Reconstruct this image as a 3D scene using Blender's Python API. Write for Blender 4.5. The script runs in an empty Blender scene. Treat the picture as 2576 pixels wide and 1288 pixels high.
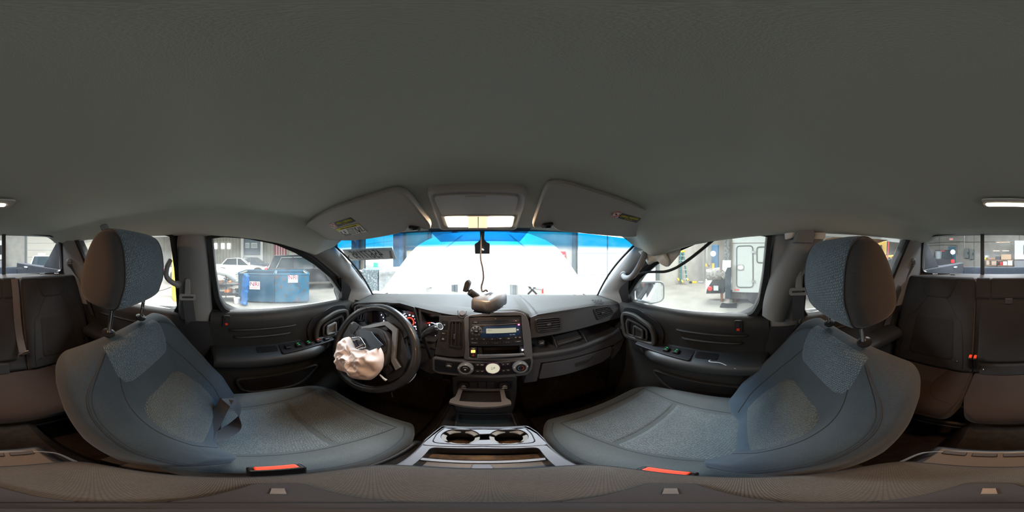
import bpy, math, random
from mathutils import Vector, Matrix
random.seed(7)
PI = math.pi
CZ = 1.62          # eye height above the garage floor
CAMX = 0.03        # the camera stands 3 cm right of the truck's centre line
F0 = 1229.0        # pixel column that looks straight forward along the truck

scene = bpy.context.scene
COL = scene.collection
# ---------------------------------------------------------------- camera
cd = bpy.data.cameras.new('camera')
cd.type = 'PANO'
try:
    cd.panorama_type = 'EQUIRECTANGULAR'
except Exception:
    cd.cycles.panorama_type = 'EQUIRECTANGULAR'
cam = bpy.data.objects.new('camera', cd)
COL.objects.link(cam)
cam.location = (CAMX, 0, CZ)
cam.rotation_euler = (PI / 2, 0, -(1288 - F0) / 2576 * 2 * PI)
cd.clip_start = 0.01
cd.clip_end = 200
scene.camera = cam
scene.view_settings.view_transform = 'Standard'
scene.view_settings.look = 'None'
scene.view_settings.gamma = 1
scene.view_settings.use_curve_mapping = False
scene.view_settings.exposure = EXPOSURE = 0.85
scene.cycles.use_denoising = True
scene.cycles.max_bounces = 8
scene.cycles.diffuse_bounces = 4
scene.cycles.glossy_bounces = 3
scene.cycles.transparent_max_bounces = 12
scene.cycles.sample_clamp_indirect = 4.0
scene.cycles.caustics_reflective = False
scene.cycles.caustics_refractive = False
# ---------------------------------------------------------------- world and lights
w = bpy.data.worlds.new('world'); scene.world = w; w.use_nodes = True
w.node_tree.nodes['Background'].inputs[0].default_value = (0.9, 0.95, 1, 1)
w.node_tree.nodes['Background'].inputs[1].default_value = 0.6

def area(name, loc, size, power, color=(1, 1, 1), rot=(0, 0, 0), size_y=None):
    l = bpy.data.lights.new(name, 'AREA'); l.energy = power; l.color = color
    l.shape = 'RECTANGLE'; l.size = size; l.size_y = size_y or size
    o = bpy.data.objects.new(name, l); o.location = (loc[0], loc[1], loc[2]); o.rotation_euler = rot
    COL.objects.link(o); return o
HALL_W = 600
LAMP_W = 0.65
DOME_W = 1.7
for (lx, ly) in ((-6, 1), (-14, 1), (-6, -7), (-14, -7), (7, 1), (7, -7), (0, -8.5)):
    area('hall_lamp', (lx, ly, 6.6), 2.4, HALL_W, (0.97, 0.99, 1.0))
area('hall_lamp', (0, 4.6, 6.6), 2.4, HALL_W * 1.8, (0.74, 0.88, 1.0))  # unseen ceiling lamp, boosted and tinted blue to throw light on the seats

# ---------------------------------------------------------------- pixel rays onto real planes (truck frame)
def ray(px, py):
    a = (px - F0) / 2576 * 2 * PI; e = (644 - py) / 1288 * PI
    return Vector((math.sin(a) * math.cos(e), math.cos(a) * math.cos(e), math.sin(e)))
O = Vector((CAMX, 0, 0))
def RX(px, py, x): d = ray(px, py); return O + d * ((x - CAMX) / d.x)
def RY(px, py, y): d = ray(px, py); return O + d * (y / d.y)
def RZ(px, py, z): d = ray(px, py); return O + d * (z / d.z)
def RH(px, py, h): d = ray(px, py); return O + d * (h / math.hypot(d.x, d.y))
def RP(px, py, P, N):
    d = ray(px, py); P = Vector(P); N = Vector(N)
    return O + d * ((P - O).dot(N) / d.dot(N))
V = Vector

def spl(pts, n=6, closed=False):
    P = [V(p) for p in pts]; out = []; m = len(P)
    for i in range(m if closed else m - 1):
        if closed: a, b, c, d = P[(i - 1) % m], P[i], P[(i + 1) % m], P[(i + 2) % m]
        else: a, b, c, d = P[max(i - 1, 0)], P[i], P[i + 1], P[min(i + 2, m - 1)]
        for k in range(n):
            t = k / n
            out.append(0.5 * ((2 * b) + (c - a) * t + (2 * a - 5 * b + 4 * c - d) * t * t + (3 * b - a - 3 * c + d) * t ** 3))
    if not closed: out.append(P[-1])
    return out

def rnd(pts, r=0.01, n=4):
    P = [V(p) for p in pts]; out = []; m = len(P)
    for i in range(m):
        a, b, c = P[i - 1], P[i], P[(i + 1) % m]
        rr = r[i] if isinstance(r, (list, tuple)) else r
        la, lc = (a - b).length, (c - b).length
        ra = min(rr, la * .48); rc = min(rr, lc * .48)
        p0 = b + (a - b).normalized() * ra; p2 = b + (c - b).normalized() * rc
        for k in range(n + 1):
            t = k / n
            out.append(p0 * (1 - t) ** 2 + b * 2 * t * (1 - t) + p2 * t * t)
    return out

def rs(pts, n):      # resample a closed outline to n points
    P = list(pts) + [pts[0]]; L = [0]
    for i in range(len(P) - 1): L.append(L[-1] + (P[i + 1] - P[i]).length)
    out = []; j = 0
    for k in range(n):
        s = L[-1] * k / n
        while L[j + 1] < s: j += 1
        t = (s - L[j]) / max(L[j + 1] - L[j], 1e-9)
        out.append(P[j].lerp(P[j + 1], t))
    return out

def nrm(pts):
    n = V((0, 0, 0)); m = len(pts)
    for i in range(m):
        a, b = pts[i], pts[(i + 1) % m]
        n += V(((a.y - b.y) * (a.z + b.z), (a.z - b.z) * (a.x + b.x), (a.x - b.x) * (a.y + b.y)))
    return n.normalized()

def inset(pts, d):   # shrink a roughly convex outline towards its inside by d
    n = nrm(pts); m = len(pts); out = []
    for i in range(m):
        a, b, c = pts[i - 1], pts[i], pts[(i + 1) % m]
        e1 = (b - a); e2 = (c - b)
        if e1.length < 1e-7: e1 = e2
        if e2.length < 1e-7: e2 = e1
        t = (e1.normalized() + e2.normalized())
        if t.length < 1e-6: t = e1
        t.normalize()
        out.append(b + n.cross(t) * d)
    return out

class MB:
    def __init__(s): s.v = []; s.f = []; s.uv = None
    def add(s, vs, fs, uvs=None):
        o = len(s.v); s.v += [V(p) for p in vs]; s.f += [tuple(i + o for i in f) for f in fs]
        if uvs is not None:
            if s.uv is None: s.uv = [(0, 0)] * o
            s.uv += list(uvs)
        elif s.uv is not None: s.uv += [(p[0], p[1]) for p in vs]
        return s
    def box(s, c, sz, R=None):
        h = [x / 2 for x in sz]; vs = []
        for i in range(8):
            p = V(((-h[0], h[0])[i & 1], (-h[1], h[1])[i >> 1 & 1], (-h[2], h[2])[i >> 2 & 1]))
            vs.append(V(c) + ((R @ p) if R else p))
        return s.add(vs, [(0, 2, 3, 1), (4, 5, 7, 6), (0, 1, 5, 4), (2, 6, 7, 3), (0, 4, 6, 2), (1, 3, 7, 5)])
    def bb(s, a, b):
        return s.box([(a[i] + b[i]) / 2 for i in range(3)], [abs(b[i] - a[i]) for i in range(3)])
    def prism(s, pts, d):
        P = [V(p) for p in pts]; d = V(d); m = len(P)
        if nrm(P).dot(d) > 0: P = P[::-1]
        fs = [tuple(range(m)), tuple(range(2 * m - 1, m - 1, -1))]
        fs += [(i, m + i, m + (i + 1) % m, (i + 1) % m) for i in range(m)]
        return s.add(P + [p + d for p in P], fs)
    def ring(s, outer, inner, d, n=64):
        a = rs([V(p) for p in outer], n); b = rs([V(p) for p in inner], n); d = V(d)
        if nrm(a).dot(nrm(b)) < 0: b = b[::-1]
        # align the start points
        k = min(range(n), key=lambda k: sum((a[i] - b[(i + k) % n]).length for i in range(0, n, 4)))
        b = b[k:] + b[:k]
        vs = a + b + [p + d for p in a] + [p + d for p in b]; fs = []
        for i in range(n):
            j = (i + 1) % n
            fs += [(i, j, n + j, n + i), (2 * n + i, 3 * n + i, 3 * n + j, 2 * n + j), (i, 2 * n + i, 2 * n + j, j), (n + i, n + j, 3 * n + j, 3 * n + i)]
        return s.add(vs, fs)
    def loft(s, rings, closed=True, caps=True, uv=None, loop=False):
        m = len(rings[0]); vs = [p for r in rings for p in r]; fs = []; R = len(rings)
        for i in range(R if loop else R - 1):
            i2 = (i + 1) % R
            for j in range(m if closed else m - 1):
                k = (j + 1) % m
                fs.append((i * m + j, i * m + k, i2 * m + k, i2 * m + j))
        if caps and closed and not loop:
            fs.append(tuple(range(m - 1, -1, -1))); fs.append(tuple((R - 1) * m + j for j in range(m)))
        return s.add(vs, fs, uv)
    def tube(s, pts, r, n=8, closed=False, flat=1.0):
        P = [V(p) for p in pts]; m = len(P); rings = []; up = None
        for i in range(m):
            if closed: t = P[(i + 1) % m] - P[i - 1]
            else: t = P[min(i + 1, m - 1)] - P[max(i - 1, 0)]
            t.normalize()
            if up is None:
                up = V((0, 0, 1)) if abs(t.z) < .9 else V((1, 0, 0))
            up = (up - t * up.dot(t)); up.normalize()
            q = t.cross(up); rr = r[i] if isinstance(r, (list, tuple)) else r
            rings.append([P[i] + (up * math.cos(a) * flat + q * math.sin(a)) * rr for a in [2 * PI * k / n for k in range(n)]])
        return s.loft(rings, True, True, None, closed)
    def cyl(s, a, b, r0, r1=None, n=20): 
        return s.tube([a, b], [r0, r0 if r1 is None else r1], n)
    def lathe(s, c, ax, prof, n=24, caps=True):    # prof: (radius, height along ax)
        ax = V(ax).normalized(); u = V((0, 0, 1)) if abs(ax.z) < .9 else V((1, 0, 0))
        u = (u - ax * u.dot(ax)).normalized(); q = ax.cross(u)
        return s.loft([[V(c) + ax * h + (u * math.cos(a) + q * math.sin(a)) * max(r, 1e-4) for a in [2 * PI * k / n for k in range(n)]] for r, h in prof], True, caps)
    def ell(s, c, r, n=14, R=None):
        rings = []
        for i in range(1, n):
            t = PI * i / n
            ring = []
            for k in range(2 * n):
                a = PI * k / n
                p = V((r[0] * math.sin(t) * math.cos(a), r[1] * math.sin(t) * math.sin(a), r[2] * math.cos(t)))
                ring.append(V(c) + ((R @ p) if R else p))
            rings.append(ring)
        return s.loft(rings)
    def sheet(s, rows, th=0.0, d=None, uv=None):     # open grid; th thickens it along d
        s.loft(rows, False, False, uv)
        if th:
            d = V(d) * th
            m = len(rows[0]); R = len(rows)
            s.loft([[p + d for p in r][::-1] for r in rows], False, False, uv)
            edge = list(rows[0]) + [r[-1] for r in rows[1:]] + list(rows[-1])[::-1][1:] + [r[0] for r in rows[1:-1]][::-1]
            s.loft([edge, [p + d for p in edge]], True, False)
        return s

def root_of(o):
    while o.parent: o = o.parent
    return o
def setp(o, label=None, cat=None, group=None, kind=None):
    if label: o['label'] = label
    if cat: o['category'] = cat
    if group: o['group'] = group
    if kind: o['kind'] = kind
    return o
def thing(name, label, cat, loc=(0, 0, 0), group=None, kind=None):
    o = bpy.data.objects.new(name, None); COL.objects.link(o)
    o.empty_display_size = .05
    o.location = (loc[0], loc[1], loc[2] + CZ)
    return setp(o, label, cat, group, kind)
def obj(name, mb, mat, parent=None, label=None, cat=None, group=None, kind=None, bevel=0, seg=2, sub=0, sharp=40, weld=False):
    me = bpy.data.meshes.new(name)
    W = [V((p.x, p.y, p.z + CZ)) for p in mb.v]
    if parent is None:
        lo = V([min(p[i] for p in W) for i in range(3)]); hi = V([max(p[i] for p in W) for i in range(3)])
        off = V(((lo.x + hi.x) / 2, (lo.y + hi.y) / 2, lo.z))
    else: off = root_of(parent).location.copy()
    me.from_pydata([p - off for p in W], [], mb.f)
    if mb.uv is not None:
        ul = me.uv_layers.new(name='UVMap'); 
        for lp in me.loops: ul.data[lp.index].uv = mb.uv[lp.vertex_index]
    me.materials.append(mat)
    for p in me.polygons: p.use_smooth = True
    import bmesh as _b
    bm = _b.new(); bm.from_mesh(me)
    if weld: _b.ops.remove_doubles(bm, verts=bm.verts, dist=1e-5)
    _b.ops.recalc_face_normals(bm, faces=bm.faces); bm.to_mesh(me); bm.free()
    if not sub: me.set_sharp_from_angle(angle=math.radians(sharp))
    o = bpy.data.objects.new(name, me); COL.objects.link(o)
    if parent is None: o.location = off
    else: o.parent = parent
    if bevel:
        m = o.modifiers.new('bevel', 'BEVEL'); m.width = bevel; m.segments = seg; m.limit_method = 'ANGLE'; m.angle_limit = math.radians(35)
        m.harden_normals = True
    if sub:
        m = o.modifiers.new('sub', 'SUBSURF'); m.levels = sub; m.render_levels = sub
    return setp(o, label, cat, group, kind)
def text(name, body, mat, parent, loc, size, xdir, ydir, label=None, ext=0.0004, align='CENTER', sx=1.0):
    c = bpy.data.curves.new(name, 'FONT'); c.body = body; c.size = size; c.extrude = ext
    c.align_x = align; c.align_y = 'CENTER'; c.resolution_u = 3
    c.materials.append(mat)
    o = bpy.data.objects.new(name, c); COL.objects.link(o)
    xd = V(xdir).normalized(); yd = V(ydir); yd = (yd - xd * yd.dot(xd)).normalized(); zd = xd.cross(yd)
    M = Matrix((xd, yd, zd)).transposed().to_4x4()
    L = V((loc[0], loc[1], loc[2] + CZ))
    o.parent = parent
    o.location = L - root_of(parent).location
    o.rotation_euler = M.to_euler(); o.scale = (sx, 1, 1)
    me = bpy.data.meshes.new_from_object(o)
    n = bpy.data.objects.new('tmp', me); COL.objects.link(n); n.parent = parent; n.location = o.location; n.rotation_euler = o.rotation_euler; n.scale = o.scale
    bpy.data.objects.remove(o); bpy.data.curves.remove(c); n.name = name; o = n
    if not me.materials: me.materials.append(mat)
    if label: o['label'] = label
    return o
def dup(o, dloc, label=None, **k):
    c = o.copy(); COL.objects.link(c); c.location = o.location + V(dloc)
    if label: c['label'] = label
    def kids(src, dst):
        for ch in list(src.children):
            cc = ch.copy(); COL.objects.link(cc); cc.parent = dst; kids(ch, cc)
    kids(o, c); return c

# ---------------------------------------------------------------- materials
MATS = {}
def mat(name, col, rough=.6, metal=0, bump=0, bscale=400, var=0, vscale=6, col2=None, spec=.5, emit=0, coat=0, sheen=0, thr=None):
    if name in MATS: return MATS[name]
    m = bpy.data.materials.new(name); m.use_nodes = True; nt = m.node_tree; N = nt.nodes; L = nt.links
    b = N['Principled BSDF']; b.inputs['Base Color'].default_value = (*col, 1); b.inputs['Roughness'].default_value = rough
    b.inputs['Metallic'].default_value = metal; b.inputs['Specular IOR Level'].default_value = spec
    b.inputs['Coat Weight'].default_value = coat; b.inputs['Sheen Weight'].default_value = sheen
    if emit:
        b.inputs['Emission Color'].default_value = (*col, 1); b.inputs['Emission Strength'].default_value = emit
    tc = N.new('ShaderNodeTexCoord')
    if bump:
        t = N.new('ShaderNodeTexNoise'); t.inputs['Scale'].default_value = bscale; t.inputs['Detail'].default_value = 2
        L.new(tc.outputs['Object'], t.inputs['Vector'])
        bp = N.new('ShaderNodeBump'); bp.inputs['Strength'].default_value = bump; bp.inputs['Distance'].default_value = .001
        L.new(t.outputs['Fac'], bp.inputs['Height']); L.new(bp.outputs['Normal'], b.inputs['Normal'])
    if var or col2:
        t = N.new('ShaderNodeTexNoise'); t.inputs['Scale'].default_value = vscale; t.inputs['Detail'].default_value = 6
        L.new(tc.outputs['Object'], t.inputs['Vector'])
        r = N.new('ShaderNodeValToRGB'); c2 = col2 or tuple(min(1, c * (1 + var)) for c in col)
        lo, hi = thr or (.3, .7)
        r.color_ramp.elements[0].position = lo; r.color_ramp.elements[1].position = hi
        r.color_ramp.elements[0].color = (*(col if col2 else tuple(c * (1 - var) for c in col)), 1); r.color_ramp.elements[1].color = (*c2, 1)
        L.new(t.outputs['Fac'], r.inputs['Fac']); L.new(r.outputs['Color'], b.inputs['Base Color'])
    MATS[name] = m; return m

def fabric(name, col, dash=None, dmix=.5):
    """woven cloth in UV metres; dash = colour of the small woven dashes"""
    m = bpy.data.materials.new(name); m.use_nodes = True; nt = m.node_tree; N = nt.nodes; L = nt.links
    b = N['Principled BSDF']; b.inputs['Roughness'].default_value = .85; b.inputs['Specular IOR Level'].default_value = .25
    b.inputs['Sheen Weight'].default_value = .12; b.inputs['Sheen Roughness'].default_value = .4
    uv = N.new('ShaderNodeUVMap')
    def mapping(sc, rot=0):
        mp = N.new('ShaderNodeMapping'); mp.inputs['Scale'].default_value = (sc, sc, 1); mp.inputs['Rotation'].default_value = (0, 0, rot)
        L.new(uv.outputs['UV'], mp.inputs['Vector']); return mp
    ck = N.new('ShaderNodeTexBrick'); mp = mapping(1.0)
    ck.inputs['Scale'].default_value = 1; ck.inputs['Brick Width'].default_value = .0026; ck.inputs['Row Height'].default_value = .0015
    ck.inputs['Mortar Size'].default_value = .00035; ck.inputs['Mortar Smooth'].default_value = .6
    ck.inputs['Color1'].default_value = (*[c * 1.18 for c in col], 1); ck.inputs['Color2'].default_value = (*[c * .95 for c in col], 1)
    ck.inputs['Mortar'].default_value = (*[c * .55 for c in col], 1)
    L.new(mp.outputs['Vector'], ck.inputs['Vector'])
    last = ck.outputs['Color']
    if dash:
        def brick(rot, w, h, ms):
            t = N.new('ShaderNodeTexBrick'); mp2 = mapping(1.0, rot); L.new(mp2.outputs['Vector'], t.inputs['Vector'])
            t.inputs['Scale'].default_value = 1; t.inputs['Brick Width'].default_value = w; t.inputs['Row Height'].default_value = h
            t.inputs['Mortar Size'].default_value = ms; t.inputs['Mortar Smooth'].default_value = .2; t.offset = .5
            return t
        t1 = brick(math.radians(58), .0092, .0044, .0016); t2 = brick(math.radians(66), .0080, .0050, .0019)
        ns = N.new('ShaderNodeTexNoise'); ns.inputs['Scale'].default_value = 150; L.new(uv.outputs['UV'], ns.inputs['Vector'])
        gt = N.new('ShaderNodeMath'); gt.operation = 'GREATER_THAN'; gt.inputs[1].default_value = .5; L.new(ns.outputs['Fac'], gt.inputs[0])
        mx = N.new('ShaderNodeMix'); mx.data_type = 'FLOAT'; L.new(gt.outputs[0], mx.inputs[0]); L.new(t1.outputs['Fac'], mx.inputs[2]); L.new(t2.outputs['Fac'], mx.inputs[3])
        inv = N.new('ShaderNodeMath'); inv.operation = 'SUBTRACT'; inv.inputs[0].default_value = 1; L.new(mx.outputs[0], inv.inputs[1])
        sc = N.new('ShaderNodeMath'); sc.operation = 'MULTIPLY'; sc.inputs[1].default_value = dmix; L.new(inv.outputs[0], sc.inputs[0])
        mc = N.new('ShaderNodeMix'); mc.data_type = 'RGBA'; L.new(sc.outputs[0], mc.inputs[0]); L.new(last, mc.inputs[6]); mc.inputs[7].default_value = (*dash, 1)
        last = mc.outputs[2]
    n2 = N.new('ShaderNodeTexNoise'); n2.inputs['Scale'].default_value = 14; n2.inputs['Detail'].default_value = 4; L.new(uv.outputs['UV'], n2.inputs['Vector'])
    rr = N.new('ShaderNodeMapRange'); rr.inputs[3].default_value = .82; rr.inputs[4].default_value = 1.18; L.new(n2.outputs['Fac'], rr.inputs[0])
    ml = N.new('ShaderNodeVectorMath'); ml.operation = 'SCALE'; L.new(last, ml.inputs[0]); L.new(rr.outputs[0], ml.inputs['Scale'])
    L.new(ml.outputs[0], b.inputs['Base Color'])
    bp = N.new('ShaderNodeBump'); bp.inputs['Strength'].default_value = .35; bp.inputs['Distance'].default_value = .0006
    L.new(ck.outputs['Fac'], bp.inputs['Height']); bp.invert = True; L.new(bp.outputs['Normal'], b.inputs['Normal'])
    return m

def glass(name, tint=(1, 1, 1), dirt=.04, dirtcol=(.8, .85, .9), dscale=9, refl=.05, band=None, dthr=(.45, .8), edge=None):
    m = bpy.data.materials.new(name); m.use_nodes = True; nt = m.node_tree; N = nt.nodes; L = nt.links
    N.remove(N['Principled BSDF']); out = N['Material Output']
    tr = N.new('ShaderNodeBsdfTransparent'); tr.inputs[0].default_value = (*tint, 1)
    gl = N.new('ShaderNodeBsdfGlossy'); gl.inputs['Roughness'].default_value = .02
    lw = N.new('ShaderNodeLayerWeight'); pw = N.new('ShaderNodeMath'); pw.operation = 'POWER'; pw.inputs[1].default_value = 5; L.new(lw.outputs['Facing'], pw.inputs[0])
    fr = N.new('ShaderNodeMath'); fr.operation = 'MULTIPLY_ADD'; fr.inputs[1].default_value = .8; fr.inputs[2].default_value = refl * .6; L.new(pw.outputs[0], fr.inputs[0])
    mx = N.new('ShaderNodeMixShader'); L.new(fr.outputs[0], mx.inputs[0]); L.new(tr.outputs[0], mx.inputs[1]); L.new(gl.outputs[0], mx.inputs[2])
    tc = N.new('ShaderNodeTexCoord')
    if band:    # tinted shade band: object z from band[0] (clear) to band[1] (full)
        sx = N.new('ShaderNodeSeparateXYZ'); L.new(tc.outputs['Object'], sx.inputs[0])
        mr = N.new('ShaderNodeMapRange'); mr.interpolation_type = 'SMOOTHSTEP'; mr.inputs[1].default_value = band[0]; mr.inputs[2].default_value = band[1]
        L.new(sx.outputs['Z'], mr.inputs[0])
        mc = N.new('ShaderNodeMix'); mc.data_type = 'RGBA'; L.new(mr.outputs[0], mc.inputs[0]); mc.inputs[6].default_value = (*tint, 1); mc.inputs[7].default_value = (*band[2], 1)
        L.new(mc.outputs[2], tr.inputs[0])
    df = N.new('ShaderNodeBsdfDiffuse'); df.inputs[0].default_value = (*dirtcol, 1)
    tl = N.new('ShaderNodeBsdfTranslucent'); tl.inputs[0].default_value = (*dirtcol, 1)
    ad = N.new('ShaderNodeMixShader'); ad.inputs[0].default_value = .6; L.new(df.outputs[0], ad.inputs[1]); L.new(tl.outputs[0], ad.inputs[2])
    ns = N.new('ShaderNodeTexNoise'); ns.inputs['Scale'].default_value = dscale; ns.inputs['Detail'].default_value = 8; L.new(tc.outputs['Object'], ns.inputs['Vector'])
    rr = N.new('ShaderNodeMapRange'); rr.inputs[1].default_value = dthr[0]; rr.inputs[2].default_value = dthr[1]; rr.inputs[3].default_value = dirt * .3; rr.inputs[4].default_value = dirt * 2
    L.new(ns.outputs['Fac'], rr.inputs[0])
    m2 = N.new('ShaderNodeMixShader'); L.new(rr.outputs[0], m2.inputs[0]); L.new(mx.outputs[0], m2.inputs[1]); L.new(ad.outputs[0], m2.inputs[2])
    L.new(m2.outputs[0], out.inputs[0])
    return m

def emis(name, col, s):
    m = bpy.data.materials.new(name); m.use_nodes = True; N = m.node_tree.nodes
    N.remove(N['Principled BSDF']); e = N.new('ShaderNodeEmission'); e.inputs[0].default_value = (*col, 1); e.inputs[1].default_value = s
    m.node_tree.links.new(e.outputs[0], N['Material Output'].inputs[0]); return m

M_LINER = mat('headliner_cloth', (.52, .525, .455), .95, bump=.25, bscale=900, spec=.1)
M_TRIM = mat('grey_trim_plastic', (.20, .205, .205), .55, bump=.12, bscale=700, spec=.35)
M_DASH = mat('dark_dash_plastic', (.027, .028, .032), .5, bump=.35, bscale=1200, spec=.45)
M_DASHT = mat('dash_top_plastic', (.036, .036, .033), .6, bump=.3, bscale=900, spec=.35)
M_DOOR = mat('door_plastic', (.023, .025, .026), .5, bump=.35, bscale=1100, spec=.45)
M_BLACK = mat('black_plastic', (.012, .012, .013), .35, spec=.4)
M_SATIN = mat('satin_black', (.013, .013, .015), .45, spec=.4)
M_RUB = mat('rubber_seal', (.012, .013, .014), .6, spec=.3)
M_SILV = mat('silver_plastic', (.17, .18, .19), .4, metal=.3, bump=.05, bscale=900)
M_CHROME = mat('chrome', (.75, .76, .78), .12, metal=1)
M_STEEL = mat('steel', (.45, .45, .46), .35, metal=1, var=.2, vscale=30)
M_CARPET = mat('cab_carpet', (.024, .020, .017), .95, bump=.8, bscale=500, var=.3, vscale=40, spec=.1)
M_BELT = mat('belt_webbing', (.05, .052, .057), .5, bump=.5, bscale=1500, spec=.4)
M_WHITE = mat('white_print', (.8, .8, .8), .6)
M_RED = mat('red_plastic', (.85, .06, .03), .4, spec=.4)
F_BASE = fabric('seat_cloth', (.050, .068, .084))  # blue light through the windshield band is mixed into this cloth colour
F_CUSH = fabric('seat_cushion_cloth', (.072, .080, .078))
F_RB = fabric('rear_back_cloth', (.020, .021, .022))
F_RI = fabric('rear_insert_cloth', (.016, .016, .016))
F_PLAIN = fabric('seat_smooth_cloth', (.038, .042, .046))
F_DASH = fabric('seat_dash_cloth', (.064, .092, .115), dash=(.23, .31, .36), dmix=.55)  # cloth colour carries the blue windshield light on headrests and upper inserts
F_DASH2 = fabric('seat_insert_cloth', (.072, .082, .082), dash=(.22, .24, .235), dmix=.45)
F_MESH = fabric('seat_mesh_cloth', (.034, .034, .035))
# ================================================================ cab shell
def sm(a, b, x):
    t = min(1, max(0, (x - a) / (b - a))); return t * t * (3 - 2 * t)
def lerp_tab(tab, x):
    if x <= tab[0][0]: return tab[0][1]
    for (a, fa), (b, fb) in zip(tab, tab[1:]):
        if x <= b: return fa + (fb - fa) * (x - a) / (b - a)
    return tab[-1][1]
ZC = [(-1.16, .150), (-1.0, .172), (-.5, .176), (0, .165), (.25, .142), (.40, .112), (.475, .088), (.53, .08)]
ZE = [(-1.16, .095), (-.9, .105), (-.3, .09), (0, .076), (.1, .066), (.19, .052), (.28, .028), (.36, .005), (.42, .03), (.53, .06)]
def zliner(x, y):
    xi, xo = (.50, .615) if x < 0 else ((.40, .58) if -.75 < y < .42 else (.48, .60))
    if x > 0:
        k = sm(-.95, -.6, y) * (1 - sm(.3, .44, y)); xi = .49 - .11 * k; xo = .612 - .035 * k
    s = sm(xi, xo, abs(x))
    e = lerp_tab(ZE, y)
    if x > 0: e -= .012 * sm(-.3, .1, y) * (1 - sm(.3, .42, y))
    z = lerp_tab(ZC, y) * (1 - s) + e * s
    if x > 0:      # the collapsed right edge bulges into the cab
        z -= .02 * math.exp(-((x - xi - .03) / .035) ** 2) * sm(-.9, -.5, y) * (1 - sm(.2, .4, y))
    return z
def front_y(x): return .525 - .22 * max(0, abs(x)) ** 2
mb = MB(); rows = []
NX, NY = 90, 80
for j in range(NY + 1):
    r = []
    for i in range(NX + 1):
        u = -1 + 2 * i / NX
        x = u * (.625 if u < 0 else .60)
        yf = front_y(x); y = -1.17 + (yf + 1.17) * j / NY
        r.append(V((x, y, zliner(x, y))))
    rows.append(r)
mb.sheet(rows)
# turned-under lip at the rim
lip = [[p + V((0, .0, .0)) for p in rows[-1]], [p + V((0, .012, .012)) for p in rows[-1]]]
mb.sheet(lip)
obj('ceiling', mb, M_LINER, kind='structure', label='grey cloth headliner of the cab, its right edge collapsed inward', sharp=80)
# outer roof skin, keeps the hall light out
mb = MB()
mb.sheet([[V((x, y, .235 - .10 * abs(x) ** 3 - (.13 * sm(.3, .62, y)))) for x in [-.74 + 1.48 * i / 16 for i in range(17)]] for y in [-1.25 + 1.78 * j / 20 for j in range(21)]])
for s in (-1, 1):
    mb.sheet([[V((s * .74, y, .10)), V((s * .74, y, .235 - .04 - .13 * sm(.3, .62, y)))] for y in (-1.25, -.6, 0, .3, .5)])
    mb.sheet([[V((s * .60, y, .115 if y < .1 else .115 - .2 * (y - .1))), V((s * .74, y, .10 if y < .1 else .10 - .25 * (y - .1)))] for y in (-1.25, -.6, 0, .1, .3, .45)])
M_PAINT = mat('truck_dark_blue_paint', (.035, .05, .075), .3, coat=.6)
M_PAINTW = mat('truck_white_paint', (.8, .8, .8), .35, coat=.5)
obj('trim_1', mb, M_PAINTW, kind='structure', label='outer roof skin above the headliner')

# ---------- floor
def floor_z(x, y):
    z = -1.03
    t = 1 - sm(.13, .2, abs(x))
    z = z + t * .2
    if y > .75: z += (y - .75) * .9
    if y < -.55: z += .02
    return z
mb = MB()
mb.sheet([[V((x, y, floor_z(x, y))) for x in [-.74 + 1.48 * i / 60 for i in range(61)]] for y in [-1.1 + 2.3 * j / 50 for j in range(51)]])
mb.sheet([[V((x, 1.0, z)) for x in (-.74, -.3, .3, .74)] for z in (-.85, -.36)])
for q in (-1, 1):
    mb.sheet([[V((q * .705, y, z)) for y in (.55, .8, 1.1)] for z in (-1.03, -.6, -.29)])
obj('floor', mb, M_CARPET, kind='structure', label='dark carpeted cab floor with central tunnel')
mb = MB(); mb.bb((-.74, -1.2, -1.1), (.74, 1.3, -1.06)); 
mb.bb((-.72, 1.02, -1.0), (.72, 1.08, -.30))
obj('trim_2', mb, M_BLACK, kind='structure', label='underbody and firewall of the cab')

# ---------- door plane helpers
def DX(z, off=0): return .642 - .28 * z + off
def DP(px, py, off=0, s=-1):
    # plane  s*x + .28 z = .642 + off
    N = V((s, 0, .28)); d = ray(px, py)
    t = (.642 + off - N.dot(O)) / d.dot(N)
    return O + d * t
def mir(p): return V((-p.x, p.y, p.z))
GL_F = [(533, 600), (562, 596), (620, 600), (690, 614), (740, 635), (790, 665), (830, 698), (858, 738), (858, 768), (800, 778), (700, 788), (640, 791), (592, 788), (565, 775), (552, 750), (542, 690)]
GL_F = [DP(*p) for p in GL_F]
GL_R = [V((-DX(z), y, z)) for y, z in ((-.905, .102), (-.82, .110), (-.6, .112), (-.33, .102), (-.262, .085), (-.255, -.06), (-.262, -.25), (-.285, -.285), (-.5, -.30), (-.70, -.298), (-.765, -.28), (-.80, -.20), (-.86, -.02))]
NL = V((1, 0, .28)).normalized() * -1      # outward normal of left side is (-1,0,-.28)? points outwards/down
def side(pts, s): return [p.copy() if s < 0 else mir(p) for p in pts]
M_GLASS = glass('door_glass', (.97, .985, .98), dirt=.11, dscale=5)
M_GLASSR = glass('rear_glass', (.86, .91, .97), dirt=.04, dscale=4)
def outN(s): return V((s, 0, .28)).normalized()

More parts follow.
